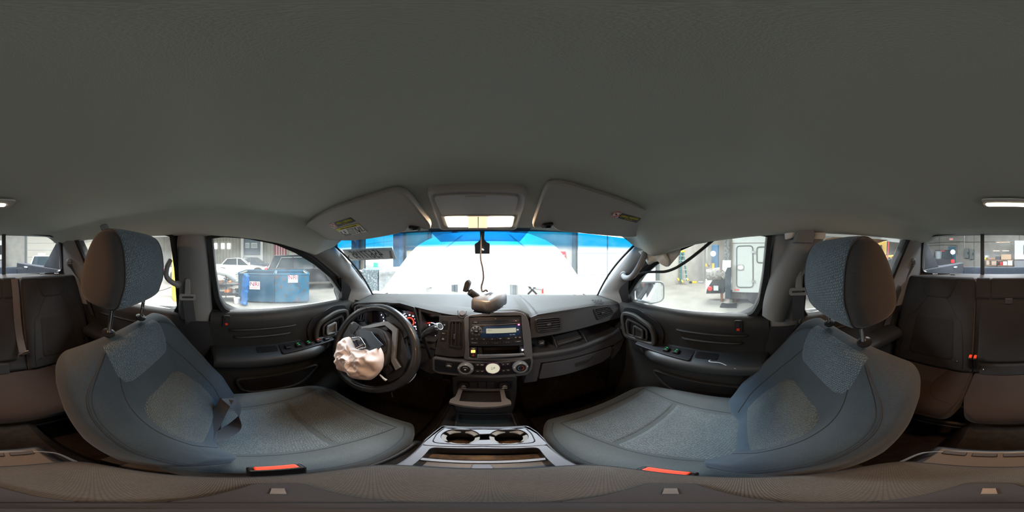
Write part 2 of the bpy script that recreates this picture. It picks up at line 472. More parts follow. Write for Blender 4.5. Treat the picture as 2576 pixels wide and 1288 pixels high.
def door_inner_profile(y, armrest=True):
    """(|x|, z) down the inside of a door at station y"""
    P = [(.738, -.262), (.722, -.258), (.700, -.264), (.684, -.282), (.678, -.31), (.682, -.345), (.684, -.40), (.686, -.440)]
    if armrest:
        a = sm(-.10, -.07, y) * (1 - sm(.50, .56, y)); b = 1 - sm(.33, .50, y) * .75
        k = a * b
        P += [(.684 - .060 * k, -.450), (.684 - .088 * k, -.458), (.684 - .098 * k, -.475), (.684 - .094 * k, -.505), (.684 - .075 * k, -.525), (.684 - .03 * k, -.540), (.682 - .01 * k, -.56)]
    P += [(.682, -.60), (.68, -.66), (.675, -.74), (.67, -.80), (.66, -.95), (.66, -1.03)]
    return P

def make_door(s, front, n, lab):
    d = thing('door_%d' % n, lab, None, (s * .70, .25 if front else -.6, -1.0), kind='structure')
    # seal ring around the glass opening
    g = side(GL_F if front else GL_R, s)
    cen = sum(g, V()) / len(g)
    out = [p + (p - cen).normalized() * .020 for p in g]
    mb = MB(); mb.ring([p - outN(s) * .012 for p in out], [p - outN(s) * .006 for p in g], outN(s) * .02, 96)
    obj('window_seal', mb, M_RUB, d)
    mb = MB(); mb.prism([p + outN(s) * .012 for p in g], outN(s) * .004)
    obj('window_glass', mb, M_GLASS, d)
    # painted frame outside the seal
    out2 = [p + (p - cen).normalized() * .075 for p in g]
    mb = MB(); mb.ring([p + outN(s) * .02 for p in out2], [p + outN(s) * .02 for p in g], outN(s) * .03, 96)
    obj('window_frame', mb, M_SATIN, d)
    # inner panel
    y0, y1 = (-.098, .70) if front else (-.95, -.24)
    N = 60; rings = []
    for i in range(N + 1):
        y = y0 + (y1 - y0) * i / N
        yy = y if front else (y - y1 + .50)
        pr = door_inner_profile(yy)
        rings.append([V((s * a, y, z + (0 if front else -.02))) for a, z in pr])
    mb = MB(); mb.sheet(rings)
    # closed ends
    for e in (0, -1):
        r = rings[e]; mb.sheet([r, [V((s * .76, p.y, p.z)) for p in r]])
    obj('door_panel', mb, M_DOOR, d, sharp=60)
    mb = MB(); mb.bb((s * .745, y0 - .05, -1.1), (s * .80, y1 + .3 if front else y1 + .05, -.28))
    obj('outer_skin', mb, M_PAINTW, d)
    X = lambda x, y, z: V((s * x, y, z))
    if front:
        # two raised ribs
        for z0, ya, yb in ((-.345, .285, -.01), (-.385, .26, .01)):
            mb = MB(); mb.tube(spl([X(.690, ya, z0), X(.677, ya - .015, z0 + .001), X(.677, (ya + yb) / 2, z0), X(.677, yb + .015, z0), X(.690, yb, z0)], 6), .0075, 8, flat=.8)
            obj('rib', mb, M_DOOR, d)
        # lock switch
        ly = -.026 if s < 0 else .025
        lb = MB(); lb.prism(rnd([X(.684, ly - .016, -.272), X(.684, ly + .016, -.272), X(.675, ly + .016, -.324), X(.675, ly - .016, -.324)], .008), X(.008, 0, 0) - X(.016, 0, -.001))
        lk = obj('lock_bezel', lb, M_SATIN, d, bevel=.001)
        mb = MB(); mb.box(X(.671, ly, -.290), (.006, .014, .016)); obj('lock_lever', mb, M_DOOR, lk, bevel=.002)
        mb = MB(); mb.box(X(.668, ly, -.310), (.005, .012, .010)); obj('lock_mark', mb, M_RED, lk, label='red lock indicator', bevel=.001)
        # pull-handle surround (recess, loop and inner lever)
        base = rnd([X(.674, .355, -.455), X(.682, .345, -.375), X(.678, .372, -.322), X(.678, .50, -.270), X(.678, .585, -.280), X(.678, .60, -.33), X(.676, .575, -.455)], [.02, .03, .02, .03, .03, .03, .02])
        mb = MB(); mb.prism(base, X(-.006, 0, 0)); obj('handle_recess', mb, M_SATIN, d, bevel=.003)
        loop = rnd([X(.662, .375, -.452), X(.660, .372, -.385), X(.660, .395, -.335), X(.662, .50, -.292), X(.664, .575, -.297), X(.664, .590, -.335), X(.664, .568, -.452)], [.03, .03, .03, .03, .03, .03, .03], 5)
        mb = MB(); mb.ring(loop, inset(loop, .020) if nrm(loop).dot(X(-1, 0, 0)) > 0 else inset(loop, .020), X(-.022, 0, 0), 80)
        obj('pull_handle', mb, M_DASHT, d, bevel=.006, seg=3)
        cup = rnd([X(.655, .420, -.435), X(.655, .418, -.365), X(.655, .46, -.345), X(.655, .545, -.328), X(.655, .556, -.36), X(.655, .545, -.435)], .018)
        mb = MB(); mb.ring(cup, inset(cup, .012), X(-.008, 0, 0), 64); hc = obj('handle_cup', mb, M_DASHT, d, bevel=.003)
        lev = rnd([X(.650, .440, -.425), X(.650, .440, -.372), X(.650, .50, -.356), X(.650, .50, -.425)], .012)
        mb = MB(); mb.ring(lev, inset(lev, .008), X(-.010, 0, 0), 48); mb.prism([p + X(.0, 0, 0) for p in inset(lev, .008)], X(.004, 0, 0))
        obj('door_lever', mb, M_TRIM if s < 0 else M_DASHT, d, bevel=.003)
        # window switches on the armrest front
        sw = thing  # noqa
        pad = rnd([X(.675, .20, -.449), X(.596, .20, -.455), X(.618, .47, -.455), X(.675, .47, -.449)], .01)
        mb = MB(); mb.prism(pad, V((0, 0, .008))); sp = obj('switch_panel', mb, M_SATIN, d, bevel=.002)
        M_G = emis('switch_green_mark', (.05, .8, .22), .3) if 'sg' not in MATS else MATS['sg']; MATS['sg'] = M_G
        ks = (.235, .285, .335, .385, .43) if s < 0 else (.27, .315)
        for k, yy in enumerate(ks):
            mb = MB(); mb.box(X(.635, yy, -.438), (.030, .026, .010)); kb = obj('window_switch', mb, M_BLACK, sp, bevel=.003)
            if s > 0 or k in (1, 2):
                mb = MB(); mb.box(X(.628, yy, -.4322), (.004, .008, .001)); mb.box(X(.642, yy, -.4322), (.004, .008, .001)); obj('switch_mark', mb, M_G, sp)
        if s < 0:
            mb = MB(); mb.box(X(.635, .385, -.4322), (.006, .010, .001)); obj('switch_mark', mb, M_RED, sp, label='red dot on a switch')
        # pull cup in the armrest, then the lower pocket
        mb = MB(); mb.prism(rnd([X(.668, .10, -.4445), X(.625, .10, -.450), X(.625, .19, -.450), X(.668, .19, -.4445)], .012), V((0, 0, .003))); obj('armrest_pull', mb, M_BLACK, d)
        pk = rnd([X(.672, .40, -.625), X(.672, .02, -.655), X(.668, .05, -.76), X(.668, .30, -.745)], [.03, .03, .05, .05])
        mb = MB(); mb.prism(pk, X(-.010, 0, 0)); pp = obj('door_pocket', mb, M_BLACK, d, bevel=.004)
        mb = MB(); mb.ring([p + (p - V((s * .67, .2, -.69))).normalized() * .012 for p in pk], pk, X(-.016, 0, 0), 64); obj('pocket_rim', mb, M_DOOR, d, bevel=.004)
        # mirror sail in the front corner of the window
        sail = [DP(858, 700, -.016), DP(862, 768, -.016), DP(900, 764, -.02), DP(905, 745, -.02), DP(876, 716, -.018)]
        mb = MB(); mb.prism(side(rnd(sail, .008), s), outN(s) * .02); obj('mirror_sail', mb, M_SATIN, d, bevel=.004)
        if s > 0:    # scuffed white cuts on the armrest
            mb = MB(); mb.tube(spl([X(.640, .115, -.4475), X(.615, .13, -.4520), X(.612, .09, -.4520), X(.600, .06, -.4580), X(.592, .03, -.466)], 5), .0016, 5, flat=.5)
            obj('torn_edge', mb, M_WHITE, d, label='pale torn edge on the armrest')
    else:
        mb = MB(); mb.tube([X(.677, -.40, -.36), X(.677, -.75, -.37)], .007, 8); obj('rib', mb, M_DOOR, d)
    return d
make_door(-1, True, 1, 'front left truck door with dark inner panel and steering wheel beside it')
make_door(1, True, 2, 'front right truck door with scuffed armrest beside passenger seat')
make_door(-1, False, 3, 'rear left truck door behind the driver headrest')
make_door(1, False, 4, 'rear right truck door behind the passenger headrest')

# ---------- pillars
def pillar(n, rows, label, th=.004, m=None, sub=True):
    mb = MB(); mb.sheet(rows); return obj('trim_%d' % n, mb, m or M_TRIM, kind='structure', label=label, sharp=70)
def wsL(t):   # visible left edge of the windshield, t=0 top .. 1 bottom
    pts = [V((-.612, .435, .064)), V((-.622, .50, .013)), V((-.64, .60, -.07)), V((-.655, .70, -.16)), V((-.667, .775, -.235)), V((-.66, .80, -.262))]
    i = min(int(t * 5), 4); return pts[i].lerp(pts[i + 1], t * 5 - i)
dl = [V((-.628, .30, .03)), V((-.642, .375, .0)), V((-.66, .46, -.055)), V((-.68, .545, -.115)), V((-.70, .60, -.19)), V((-.71, .62, -.30))]
def doorL(t):
    i = min(int(t * 5), 4); return dl[i].lerp(dl[i + 1], t * 5 - i)
for s, n in ((-1, 3), (1, 4)):
    rows = []
    for j in range(21):
        a = wsL(j / 20); b = doorL(j / 20); r = []
        for i in range(9):
            t = i / 8; p = a.lerp(b, t); bul = math.sin(PI * t) * .022
            p = p + V((1, -.6, 0)).normalized() * bul
            r.append(p if s < 0 else mir(p))
        rows.append([(r[0] + (V((-.02, .03, 0)) if s < 0 else V((.02, .03, 0))))] + r + [(r[-1] + (V((-.05, .0, 0)) if s < 0 else V((.05, 0, 0))))])
    pillar(n, rows, ('left' if s < 0 else 'right') + ' windshield pillar trim in light grey plastic')
# B pillar
def bpillar(s, n):
    rows = []
    for z, ya, yb, xx in ((.105, -.215, -.115, .606), (.06, -.228, -.105, .616), (-.05, -.236, -.100, .636), (-.15, -.240, -.100, .662), (-.25, -.245, -.10, .682), (-.315, -.245, -.10, .688)):
        r = [V((s * (xx + .06), ya - .012, z)), V((s * (xx + .02), ya - .008, z)), V((s * xx, ya + .012, z)), V((s * (xx - .006), (ya + yb) / 2, z)), V((s * xx, yb - .012, z)), V((s * (xx + .02), yb + .002, z)), V((s * (xx + .07), yb + .006, z))]
        rows.append(r)
    rr = []
    for k in range(7): rr.append(spl([r[k] for r in rows], 4))
    rows = [[c[i] for c in rr] for i in range(len(rr[0]))]
    mb = MB(); mb.sheet(rows)
    o = obj('trim_%d' % n, mb, M_TRIM, kind='structure', label=('left' if s < 0 else 'right') + ' middle door pillar trim, upper light grey part', sharp=50)
    rows = []
    for z, ya, yb, xx in ((-.305, -.252, -.088, .684), (-.42, -.262, -.086, .684), (-.6, -.28, -.084, .684), (-.8, -.30, -.084, .68), (-1.03, -.32, -.084, .68)):
        rows.append([V((s * (xx + .07), ya - .01, z)), V((s * xx, ya, z)), V((s * (xx - .01), (ya + yb) / 2, z)), V((s * xx, yb, z)), V((s * (xx + .07), yb, z))])
    mb = MB(); mb.sheet(rows); obj('trim_%d' % (n + 1), mb, M_DASH, kind='structure', label=('left' if s < 0 else 'right') + ' middle door pillar lower dark cover', sharp=50)
bpillar(-1, 5); bpillar(1, 7)
# C pillar between rear door glass and back window
def cpillar(s, n):
    rows = []
    for z, a, b in ((.16, (.615, -.90), (.60, -1.10)), (.10, (.625, -.905), (.61, -1.11)), (0, (.655, -.87), (.615, -1.125)), (-.10, (.68, -.85), (.615, -1.13)), (-.2, (.70, -.82), (.62, -1.10)), (-.34, (.72, -.80), (.66, -.98))):
        A = V((s * a[0], a[1], z)); B = V((s * b[0], b[1], z)); r = []
        for i in range(9):
            t = i / 8; p = A.lerp(B, t) + V((-s, .6, 0)).normalized() * (math.sin(PI * t) * .03)
            r.append(p)
        rows.append([A + V((s * .05, 0, 0))] + r + [B + V((0, -.03, 0))])
    rr = [spl([r[k] for r in rows], 4) for k in range(len(rows[0]))]
    rows = [[c[i] for c in rr] for i in range(len(rr[0]))]
    mb = MB(); mb.sheet(rows); obj('trim_%d' % n, mb, M_TRIM, kind='structure', label=('left' if s < 0 else 'right') + ' rear corner pillar trim beside the back window', sharp=50)
    mb = MB(); mb.bb((s * .64, -1.15, -1.03), (s * .72, -.90, -.34)); obj('trim_%d' % (n + 1), mb, M_DASH, kind='structure', label=('left' if s < 0 else 'right') + ' rear corner lower dark cover')
cpillar(-1, 9); cpillar(1, 11)
# header strip above the back window and side rails behind the liner edges
# ---------- windshield
def wsgrid(t, u):
    x0 = .62 + .06 * t; x = u * x0
    yt = .50 - .17 * x * x; zt = .085 - .04 * x * x
    yb = 1.02 - .45 * x * x; zb = -.262 - .01 * x * x
    y = yt + (yb - yt) * t; z = zt + (zb - zt) * t
    b = math.sin(PI * t) * .018
    return V((x, y + b, z + b))
mb = MB(); mb.sheet([[wsgrid(t / 14, -1 + 2 * i / 24) for i in range(25)] for t in range(15)])
M_WS = glass('windshield_glass', (1, 1, 1), dirt=.05, dscale=6, band=(.285, .315, (.0, .19, .38)))
wsh = thing('window_1', 'windshield glass with blue shade band along its top', None, (0, .8, -.27), kind='structure')
MAT_WS_BAND = M_WS
obj('windshield_glass', mb, M_WS, wsh, sharp=80)
# black sealing bead around the visible glass
mb = MB(); bead = [wsgrid(t / 20, -.985) for t in range(1, 20)]
mb.tube([p + V((.012, -.012, 0)) for p in bead] + [wsgrid(.985, -.96 + 1.92 * i / 30) + V((0, -.015, .006)) for i in range(31)] + [p + V((-.012, -.012, 0)) for p in [wsgrid(t / 20, .985) for t in range(19, 0, -1)]], .0055, 6)
obj('window_seal', mb, M_RUB, wsh)
mb = MB(); mb.sheet([[wsgrid(-.02 + .13 * j / 5, (-.26 + .04 * j / 5) + 2 * (.26 - .04 * j / 5) * i / 12) + V((0, -.004, -.002)) for i in range(13)] for j in range(6)])
obj('black_frit', mb, glass('frit_dots', (.25, .42, .60), dirt=.35, dirtcol=(.05, .05, .06), dscale=900, dthr=(.2, .9)), wsh, label='dark dotted patch behind the mirror mount')
# outer cowl below the windshield, wet and cluttered
mb = MB(); mb.sheet([[V((x, y - .45 * x * x, z)) for x in [-.72 + 1.44 * i / 20 for i in range(21)]] for y, z in ((1.03, -.275), (1.12, -.285), (1.22, -.30), (1.28, -.36))])
obj('trim_13', mb, mat('cowl_black', (.10, .11, .12), .35, col2=(.5, .52, .53), vscale=25, thr=(.5, .75)), kind='structure', label='speckled cowl strip outside the windshield base')

# ---------- rear window
rw = thing('window_2', 'sliding back window with black frame and two dividers', None, (0, -1.14, -.14), kind='structure')
YR = -1.14
def RW(x, z): return V((x, YR + .10 * x * x, z))
op = [RW(-.605, -.125), RW(-.30, -.13), RW(0, -.132), RW(.30, -.13), RW(.605, -.125), RW(.60, .0), RW(.585, .125), RW(.555, .142), RW(.30, .158), RW(0, .165), RW(-.30, .158), RW(-.555, .142), RW(-.585, .125), RW(-.60, .0)]
opr = rnd(op, [.05, .01, .01, .01, .05, .02, .03, .03, .01, .01, .01, .03, .03, .02])
cen = V((0, YR, .02))
outr = [p + V(((p.x - cen.x) * .03 + .02 * (1 if p.x > 0 else -1), 0, (p.z - cen.z) * .15)) for p in opr]
mb = MB(); mb.ring([p + V((0, .012, 0)) for p in outr], [p + V((0, .008, 0)) for p in opr], V((0, -.03, 0)), 120); obj('window_frame', mb, M_BLACK, rw)
outr2 = [p + V(((p.x) * .02 + .04 * (1 if p.x > 0 else -1), 0, (p.z - cen.z) * .25)) for p in outr]
mb = MB(); mb.ring([p + V((0, .006, 0)) for p in outr2], [p + V((0, .016, 0)) for p in outr], V((0, -.03, 0)), 120); obj('window_trim', mb, M_TRIM, rw)
for x in (-.162, .157):
    mb = MB(); mb.bb((x - .013, YR - .015, -.14), (x + .013, YR + .012, .17)); obj('window_divider', mb, M_BLACK, rw, bevel=.003)
for a, b in ((-.60, -.172), (-.150, .146), (.168, .60)):
    mb = MB(); mb.sheet([[RW(a + (b - a) * i / 6, z) for i in range(7)] for z in (-.14, .17)]); obj('window_pane', mb, M_GLASSR, rw)
# sill and wall below the back window
mb = MB(); mb.sheet([[V((x, y, z)) for x in (-.68, -.3, 0, .3, .68)] for y, z in ((-1.145, -.128), (-1.11, -.132), (-1.06, -.15), (-1.04, -.20), (-1.04, -1.03))])
obj('wall_back', mb, M_TRIM, kind='structure', label='rear bulkhead trim under the back window')
mb = MB(); mb.bb((-.74, -1.20, -1.03), (.74, -1.16, -.15)); obj('wall_back_skin', mb, M_PAINTW, kind='structure', label='outer rear cab panel')
# ================================================================ seats
class Soft:
    """an upholstered block: a long axis vd, width along +x, front normal nn"""
    def __init__(s, P0, vd, nn, L, hw, bol, D=.05, back=.12, p=3.4, endr=(.0, .07), g=(.35, .85), front=None, xd=(1, 0, 0)):
        s.P0 = V(P0); s.vd = V(vd).normalized(); s.nn = V(nn).normalized(); s.L = L; s.hw = hw; s.bol = bol; s.D = D; s.back = back; s.p = p; s.endr = endr; s.g = g
        s.front = front; s.xd = V(xd)
    def fr(s, u, h, lift=0.0):
        t = h / s.L; a = abs(u); hw = lerp_tab(s.hw, t); bol = lerp_tab(s.bol, t)
        S = max(0, 1 - min(a, 1) ** s.p) ** (1 / s.p)
        k = 1
        e0, e1 = s.endr
        if e1 and h > s.L - e1:
            q = min(1, (h - (s.L - e1)) / e1); k = math.sqrt(max(0, 1 - q * q))
        if e0 and h < e0:
            q = min(1, (e0 - h) / e0); k = min(k, math.sqrt(max(0, 1 - q * q)))
        w = bol * sm(s.g[0], s.g[1], a) * k - s.D * (1 - S) + (s.front(u, t) if s.front else 0)
        w = w * k - (s.back * .5) * (1 - k)
        return s.P0 + s.vd * h + s.xd * (u * hw * (.86 + .14 * k)) + s.nn * (w + lift)
    def bk(s, u, h):
        t = h / s.L; a = abs(u); hw = lerp_tab(s.hw, t); bol = lerp_tab(s.bol, t)
        S = max(0, 1 - min(a, 1) ** s.p) ** (1 / s.p); k = 1; e0, e1 = s.endr
        if e1 and h > s.L - e1: q = min(1, (h - (s.L - e1)) / e1); k = math.sqrt(max(0, 1 - q * q))
        if e0 and h < e0: q = min(1, (e0 - h) / e0); k = min(k, math.sqrt(max(0, 1 - q * q)))
        w = (bol * k - s.D + (s.front(u, t) if s.front else 0)) * (1 - S) - s.back * S
        w = w * k - (s.back * .5) * (1 - k)
        return s.P0 + s.vd * h + s.xd * (u * hw * (.86 + .14 * k)) + s.nn * w
    def mesh(s, nh=56, nr=40):
        us = []
        for k in range(nr + 1):
            c = math.cos(PI * k / nr); us.append(math.copysign(abs(c) ** (2 / s.p), -c) if abs(c) > 1e-9 else 0.0)
        hs = []
        for j in range(nh + 1):
            hs.append(s.L * j / nh)
        e1 = s.endr[1]
        if e1: hs = [h for h in hs if h < s.L - e1] + [s.L - e1 + e1 * math.sin(PI / 2 * k / 10) for k in range(11)]
        e0 = s.endr[0]
        if e0: hs = [e0 - e0 * math.sin(PI / 2 * k / 10) for k in range(10, 0, -1)] + [h for h in hs if h >= e0]
        rings = []; uv = []
        for h in hs:
            r = [s.fr(u, h) for u in us] + [s.bk(u, h) for u in us[::-1][1:-1]]
            rings.append(r); acc = 0; half = len(us) // 2
            d = [0]
            for i in range(1, len(r)): d.append(d[-1] + (r[i] - r[i - 1]).length)
            uv += [(x - d[half], h) for x in d]
        mb = MB(); mb.loft(rings, True, True, uv); return mb
    def patch(s, rows, lift=.003, n=26, edge=.0025):
        """rows: (h, uL, uR) from low to high; a cushion panel lying on the front"""
        R = []; uv = []; m = len(rows)
        for j, (h, a, b) in enumerate(rows):
            r = []
            for i in range(n + 1):
                q = i / n; u = a + (b - a) * q
                dist = min(i, n - i, j, m - 1 - j)
                l = -edge if dist == 0 else (lift if dist > 1 else lift * .75)
                pnt = s.fr(u, h, l); r.append(pnt); uv.append((u * lerp_tab(s.hw, h / s.L), h))
            R.append(r)
        mb = MB(); mb.sheet(R, uv=uv); return mb
def prow(h0, h1, tabL, tabR=None, m=24):
    out = []
    for j in range(m + 1):
        h = h0 + (h1 - h0) * j / m; t = j / m
        out.append((h, -lerp_tab(tabL, t) if tabR is None else lerp_tab(tabL, t), lerp_tab(tabR or tabL, t)))
    return out
def rtab(w0, w1, r=.14, inv=False):
    """half widths 0..1 with rounded corners at both ends"""
    T = []
    for k in range(41):
        t = k / 40; wv = w0 + (w1 - w0) * t
        c = 0
        if t < r: c = 1 - math.sqrt(max(0, 1 - (1 - t / r) ** 2))
        if t > 1 - r: c = 1 - math.sqrt(max(0, 1 - ((t - 1 + r) / r) ** 2))
        T.append((t, wv * (1 - .28 * c)))
    return T
M_SEATP = mat('seat_base_plastic', (.03, .031, .033), .5, bump=.2, bscale=900)
M_THREAD = mat('seat_thread', (.024, .028, .033), .8)

def seam(sf, pts, parent, r=.0016, name='seam', lift=.0005, m=None):
    P = spl([V((a, b, 0)) for a, b in pts], 10)
    mb = MB(); mb.tube([sf.fr(p.x, p.y, lift) for p in P], r, 6); return obj(name, mb, m or M_THREAD, parent)

def front_seat(s, xc, dy, lab, blab, hwk=1.0):
    st = thing('car_chair', lab, 'seat', (xc, .15 + dy, -1.02), group='front seats')
    vd = V((0, -.427, .904)); nn = V((0, .904, .427))
    L = .575
    HW = [(0, .165), (.12, .205), (.28, .245), (.5, .252), (.7, .250), (.85, .243), (1, .222)]
    HW = [(a, b * hwk) for a, b in HW]
    BL = [(0, .03), (.12, .075), (.3, .078), (.55, .06), (.8, .03), (1, .008)]
    bk = Soft((xc, -.022 + dy, -.74), vd, nn, L, HW, BL, D=.062, back=.115, endr=(.03, .055), g=(.42, .86),
              front=lambda u, t: -.018 * math.exp(-((t - .62) / .25) ** 2) * (1 - u * u) + .01 * math.exp(-((t - .2) / .2) ** 2) * (1 - min(1, u * u)))
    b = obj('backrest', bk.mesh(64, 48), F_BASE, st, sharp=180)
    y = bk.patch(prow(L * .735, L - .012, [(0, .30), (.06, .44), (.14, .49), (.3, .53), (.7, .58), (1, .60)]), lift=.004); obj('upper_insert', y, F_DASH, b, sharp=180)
    y = bk.patch(prow(.085, L * .60, [(0, .44), (.08, .53), (.5, .55), (.8, .50), (.92, .44), (1, .30)]), lift=.006); obj('lower_insert', y, F_DASH2, b, sharp=180)
    for q in (-1, 1):
        seam(bk, [(q * .50, L * .80), (q * .56, L * .72), (q * .62, L * .6), (q * .64, L * .4), (q * .60, L * .2), (q * .58, .06)], b)
        seam(bk, [(q * .60, L - .03), (q * .80, L * .88), (q * .93, L * .78), (q * .965, L * .6), (q * .97, L * .4), (q * .96, L * .2), (q * .93, .07)], b, r=.0018, name='stitching')
        seam(bk, [(q * .57, L - .03), (q * .77, L * .875), (q * .905, L * .77), (q * .945, L * .6), (q * .95, L * .4), (q * .94, L * .2), (q * .91, .07)], b, r=.0009, name='stitching')
    # rear closing panel along the top
    top = bk.P0 + vd * (L - .01) - nn * .055
    # cushion
    cv = V((0, 1, .055)).normalized(); cn = V((0, -.055, 1)).normalized()
    CL = .515
    CW = [(0, .20), (.12, .232), (.5, .243), (.8, .238), (1, .205)]
    CB = [(0, .015), (.2, .045), (.6, .036), (.85, .015), (1, .0)]
    cu = Soft((xc, -.105 + dy, -.728), cv, cn, CL, CW, CB, D=.055, back=.15, endr=(.02, .085), g=(.45, .88),
              front=lambda u, t: -.012 * math.exp(-((t - .3) / .25) ** 2) * (1 - u * u))
    c = obj('seat_cushion', cu.mesh(56, 48), F_CUSH, st, sharp=180)
    y = cu.patch(prow(.06, .285, [(0, .54), (.5, .56), (.9, .60), (1, .60)]), lift=.004); obj('cushion_insert', y, F_DASH2, c, sharp=180)
    y = cu.patch(prow(.292, .43, [(0, .60), (.5, .66), (.9, .74), (1, .72)]), lift=.0035); obj('cushion_insert', y, F_DASH2, c, sharp=180)
    for q in (-1, 1):
        seam(cu, [(q * .56, .05), (q * .60, .15), (q * .63, .29), (q * .72, .40), (q * .78, .44)], c)
        seam(cu, [(q * .95, .05), (q * .965, .2), (q * .955, .35), (q * .88, .46)], c, name='stitching')
    seam(cu, [(-.80, .445), (-.4, .455), (0, .458), (.4, .455), (.80, .445)], c)
    # plastic side shields, rails, base
    for q in (-1, 1):
        mb = MB()
        o2 = rnd([V((xc + q * .226, -.13 + dy, -.77)), V((xc + q * .226, .10 + dy, -.80)), V((xc + q * .226, .34 + dy, -.79)), V((xc + q * .226, .36 + dy, -.86)), V((xc + q * .226, -.15 + dy, -.88))], .03)
        mb.prism(o2, V((q * .018, 0, 0)))
        obj('side_shield', mb, M_SEATP, st, bevel=.006)
    mb = MB(); mb.bb((xc - .21, -.16 + dy, -.90), (xc + .21, .34 + dy, -.83)); obj('seat_base', mb, M_SEATP, st, bevel=.01)
    for q in (-1, 1):
        mb = MB(); mb.bb((xc + q * .17 - .02, -.22 + dy, -1.0), (xc + q * .17 + .02, .36 + dy, -.90)); obj('seat_rail', mb, M_SATIN, st, bevel=.004)
    # headrest on two posts
    hc = V((xc, -.292 + dy, -.036 if s < 0 else -.062))
    prof = [(.056, -.060), (.064, -.02), (.056, .045), (.036, .088), (.004, .104), (-.030, .086), (-.062, .035), (-.082, -.03), (-.078, -.078), (-.040, -.098), (.020, -.100), (.046, -.088)]
    P2 = spl([V((a, b, 0)) for a, b in prof], 6, True)
    tilt = math.radians(-4)
    def hring(x, k, extra=0):
        out = []
        for p in P2:
            a, b_ = p.x * k + extra * (1 if p.x > 0 else -1) * .0, p.y * (.35 + .65 * k) if k < 1 else p.y
            l = math.hypot(p.x, p.y); a += extra * p.x / l; b_ += extra * p.y / l
            ya = a * math.cos(tilt) - b_ * math.sin(tilt); za = a * math.sin(tilt) + b_ * math.cos(tilt)
            bow = .010 * (1 - (x / .13) ** 2) if p.x > 0 else 0
            out.append(V((hc.x + x, hc.y + ya + bow - .0, hc.z + za)))
        return out
    xs = [-.131, -.1305, -.128, -.122, -.112, -.10, -.07, -.035, 0, .035, .07, .10, .112, .122, .128, .1305, .131]
    ks = [.30, .55, .74, .87, .95, .985, 1, 1, 1, 1, 1, .985, .95, .87, .74, .55, .30]
    rings = [hring(x, k) for x, k in zip(xs, ks)]
    uv = []
    for x, r in zip(xs, rings):
        d = 0
        for i, p in enumerate(r):
            if i: d += (p - r[i - 1]).length
            uv.append((d, x + p.z * .0))
    side_uv = [(p.y, p.z) for r in rings for p in r]
    mb = MB(); mb.loft(rings, True, True, side_uv); hr = obj('headrest', mb, F_MESH, st, sharp=180)
    xs2 = [-.101, -.099, -.09, -.06, -.03, 0, .03, .06, .09, .099, .101]
    ex = [-.002, .0015, .003, .004, .004, .004, .004, .004, .003, .0015, -.002]
    rings = [hring(x, 1 if abs(x) < .095 else .985, e) for x, e in zip(xs2, ex)]; uv = []
    for x, r in zip(xs2, rings):
        d = 0
        for i, p in enumerate(r):
            if i: d += (p - r[i - 1]).length
            uv.append((x, d))
    m2 = MB(); m2.loft(rings + [], False, False, None)
    mb = MB(); mb.loft([r + [r[0]] for r in rings], False, False, [uv[i * len(rings[0]) + (j % len(rings[0]))] if j < len(rings[0]) else (uv[i * len(rings[0])][0], uv[i * len(rings[0]) + len(rings[0]) - 1][1] + .005) for i in range(len(rings)) for j in range(len(rings[0]) + 1)])
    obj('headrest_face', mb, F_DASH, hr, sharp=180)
    for q in (-1, 1):
        mb = MB(); mb.tube(hring(q * .103, .985, .001), .0018, 6, True); obj('stitching', mb, M_THREAD, hr)
        pr = V((xc + q * .080, -.283 + dy, -.12)); pb = V((xc + q * .080, -.300 + dy, -.225))
        mb = MB(); mb.tube([pr, pr.lerp(pb, .5), pb - V((0, 0, .01))], .0062, 12)
        if q < 0 or s > 0:
            pass
        else:
            pass
        po = obj('headrest_post', mb, M_CHROME, st)
        if (s < 0 and q < 0):
            mb = MB()
            for k in range(4): mb.box(pr.lerp(pb, .2 + .2 * k) + V((.005, .003, 0)), (.006, .006, .006))
            obj('post_notches', mb, M_STEEL, po)
        mb = MB(); R2 = V((0, .30, .95)).normalized()
        mb.lathe(V((pb.x, pb.y - .0, -.222)), R2, [(.016, -.006), (.019, .0), (.018, .004), (.012, .0065), (.007, .007)], 20); obj('post_guide', mb, M_BLACK, st)
    # belt buckle by the console
    bx = xc - s * (.232 if s < 0 else .226)
    mb = MB(); mb.box((bx, .045 + dy * .6, -.655), (.022, .062, .085)); bu = obj('belt_buckle', mb, M_BLACK, st, bevel=.004, label='black buckle with red release button')
    mb = MB(); mb.box((bx, .045 + dy * .6, -.610), (.016, .048, .010)); obj('release_button', mb, M_REDB, bu, bevel=.003)
    mb = MB(); mb.box((bx - s * .008, .045 + dy * .6, -.6095), (.004, .056, .008)); obj('buckle_slot', mb, M_CHROME, bu)
    return st, bk, cu
M_REDB = mat('buckle_red', (.9, .07, .03), .35, emit=.0)
S_L, BKL, CUL = front_seat(-1, -.365, 0.0, 'charcoal cloth driver seat behind the steering wheel, belt lying on it', '')
S_R, BKR, CUR = front_seat(1, .392, .045, 'charcoal cloth front passenger seat, bare, facing the glovebox', '', .95)

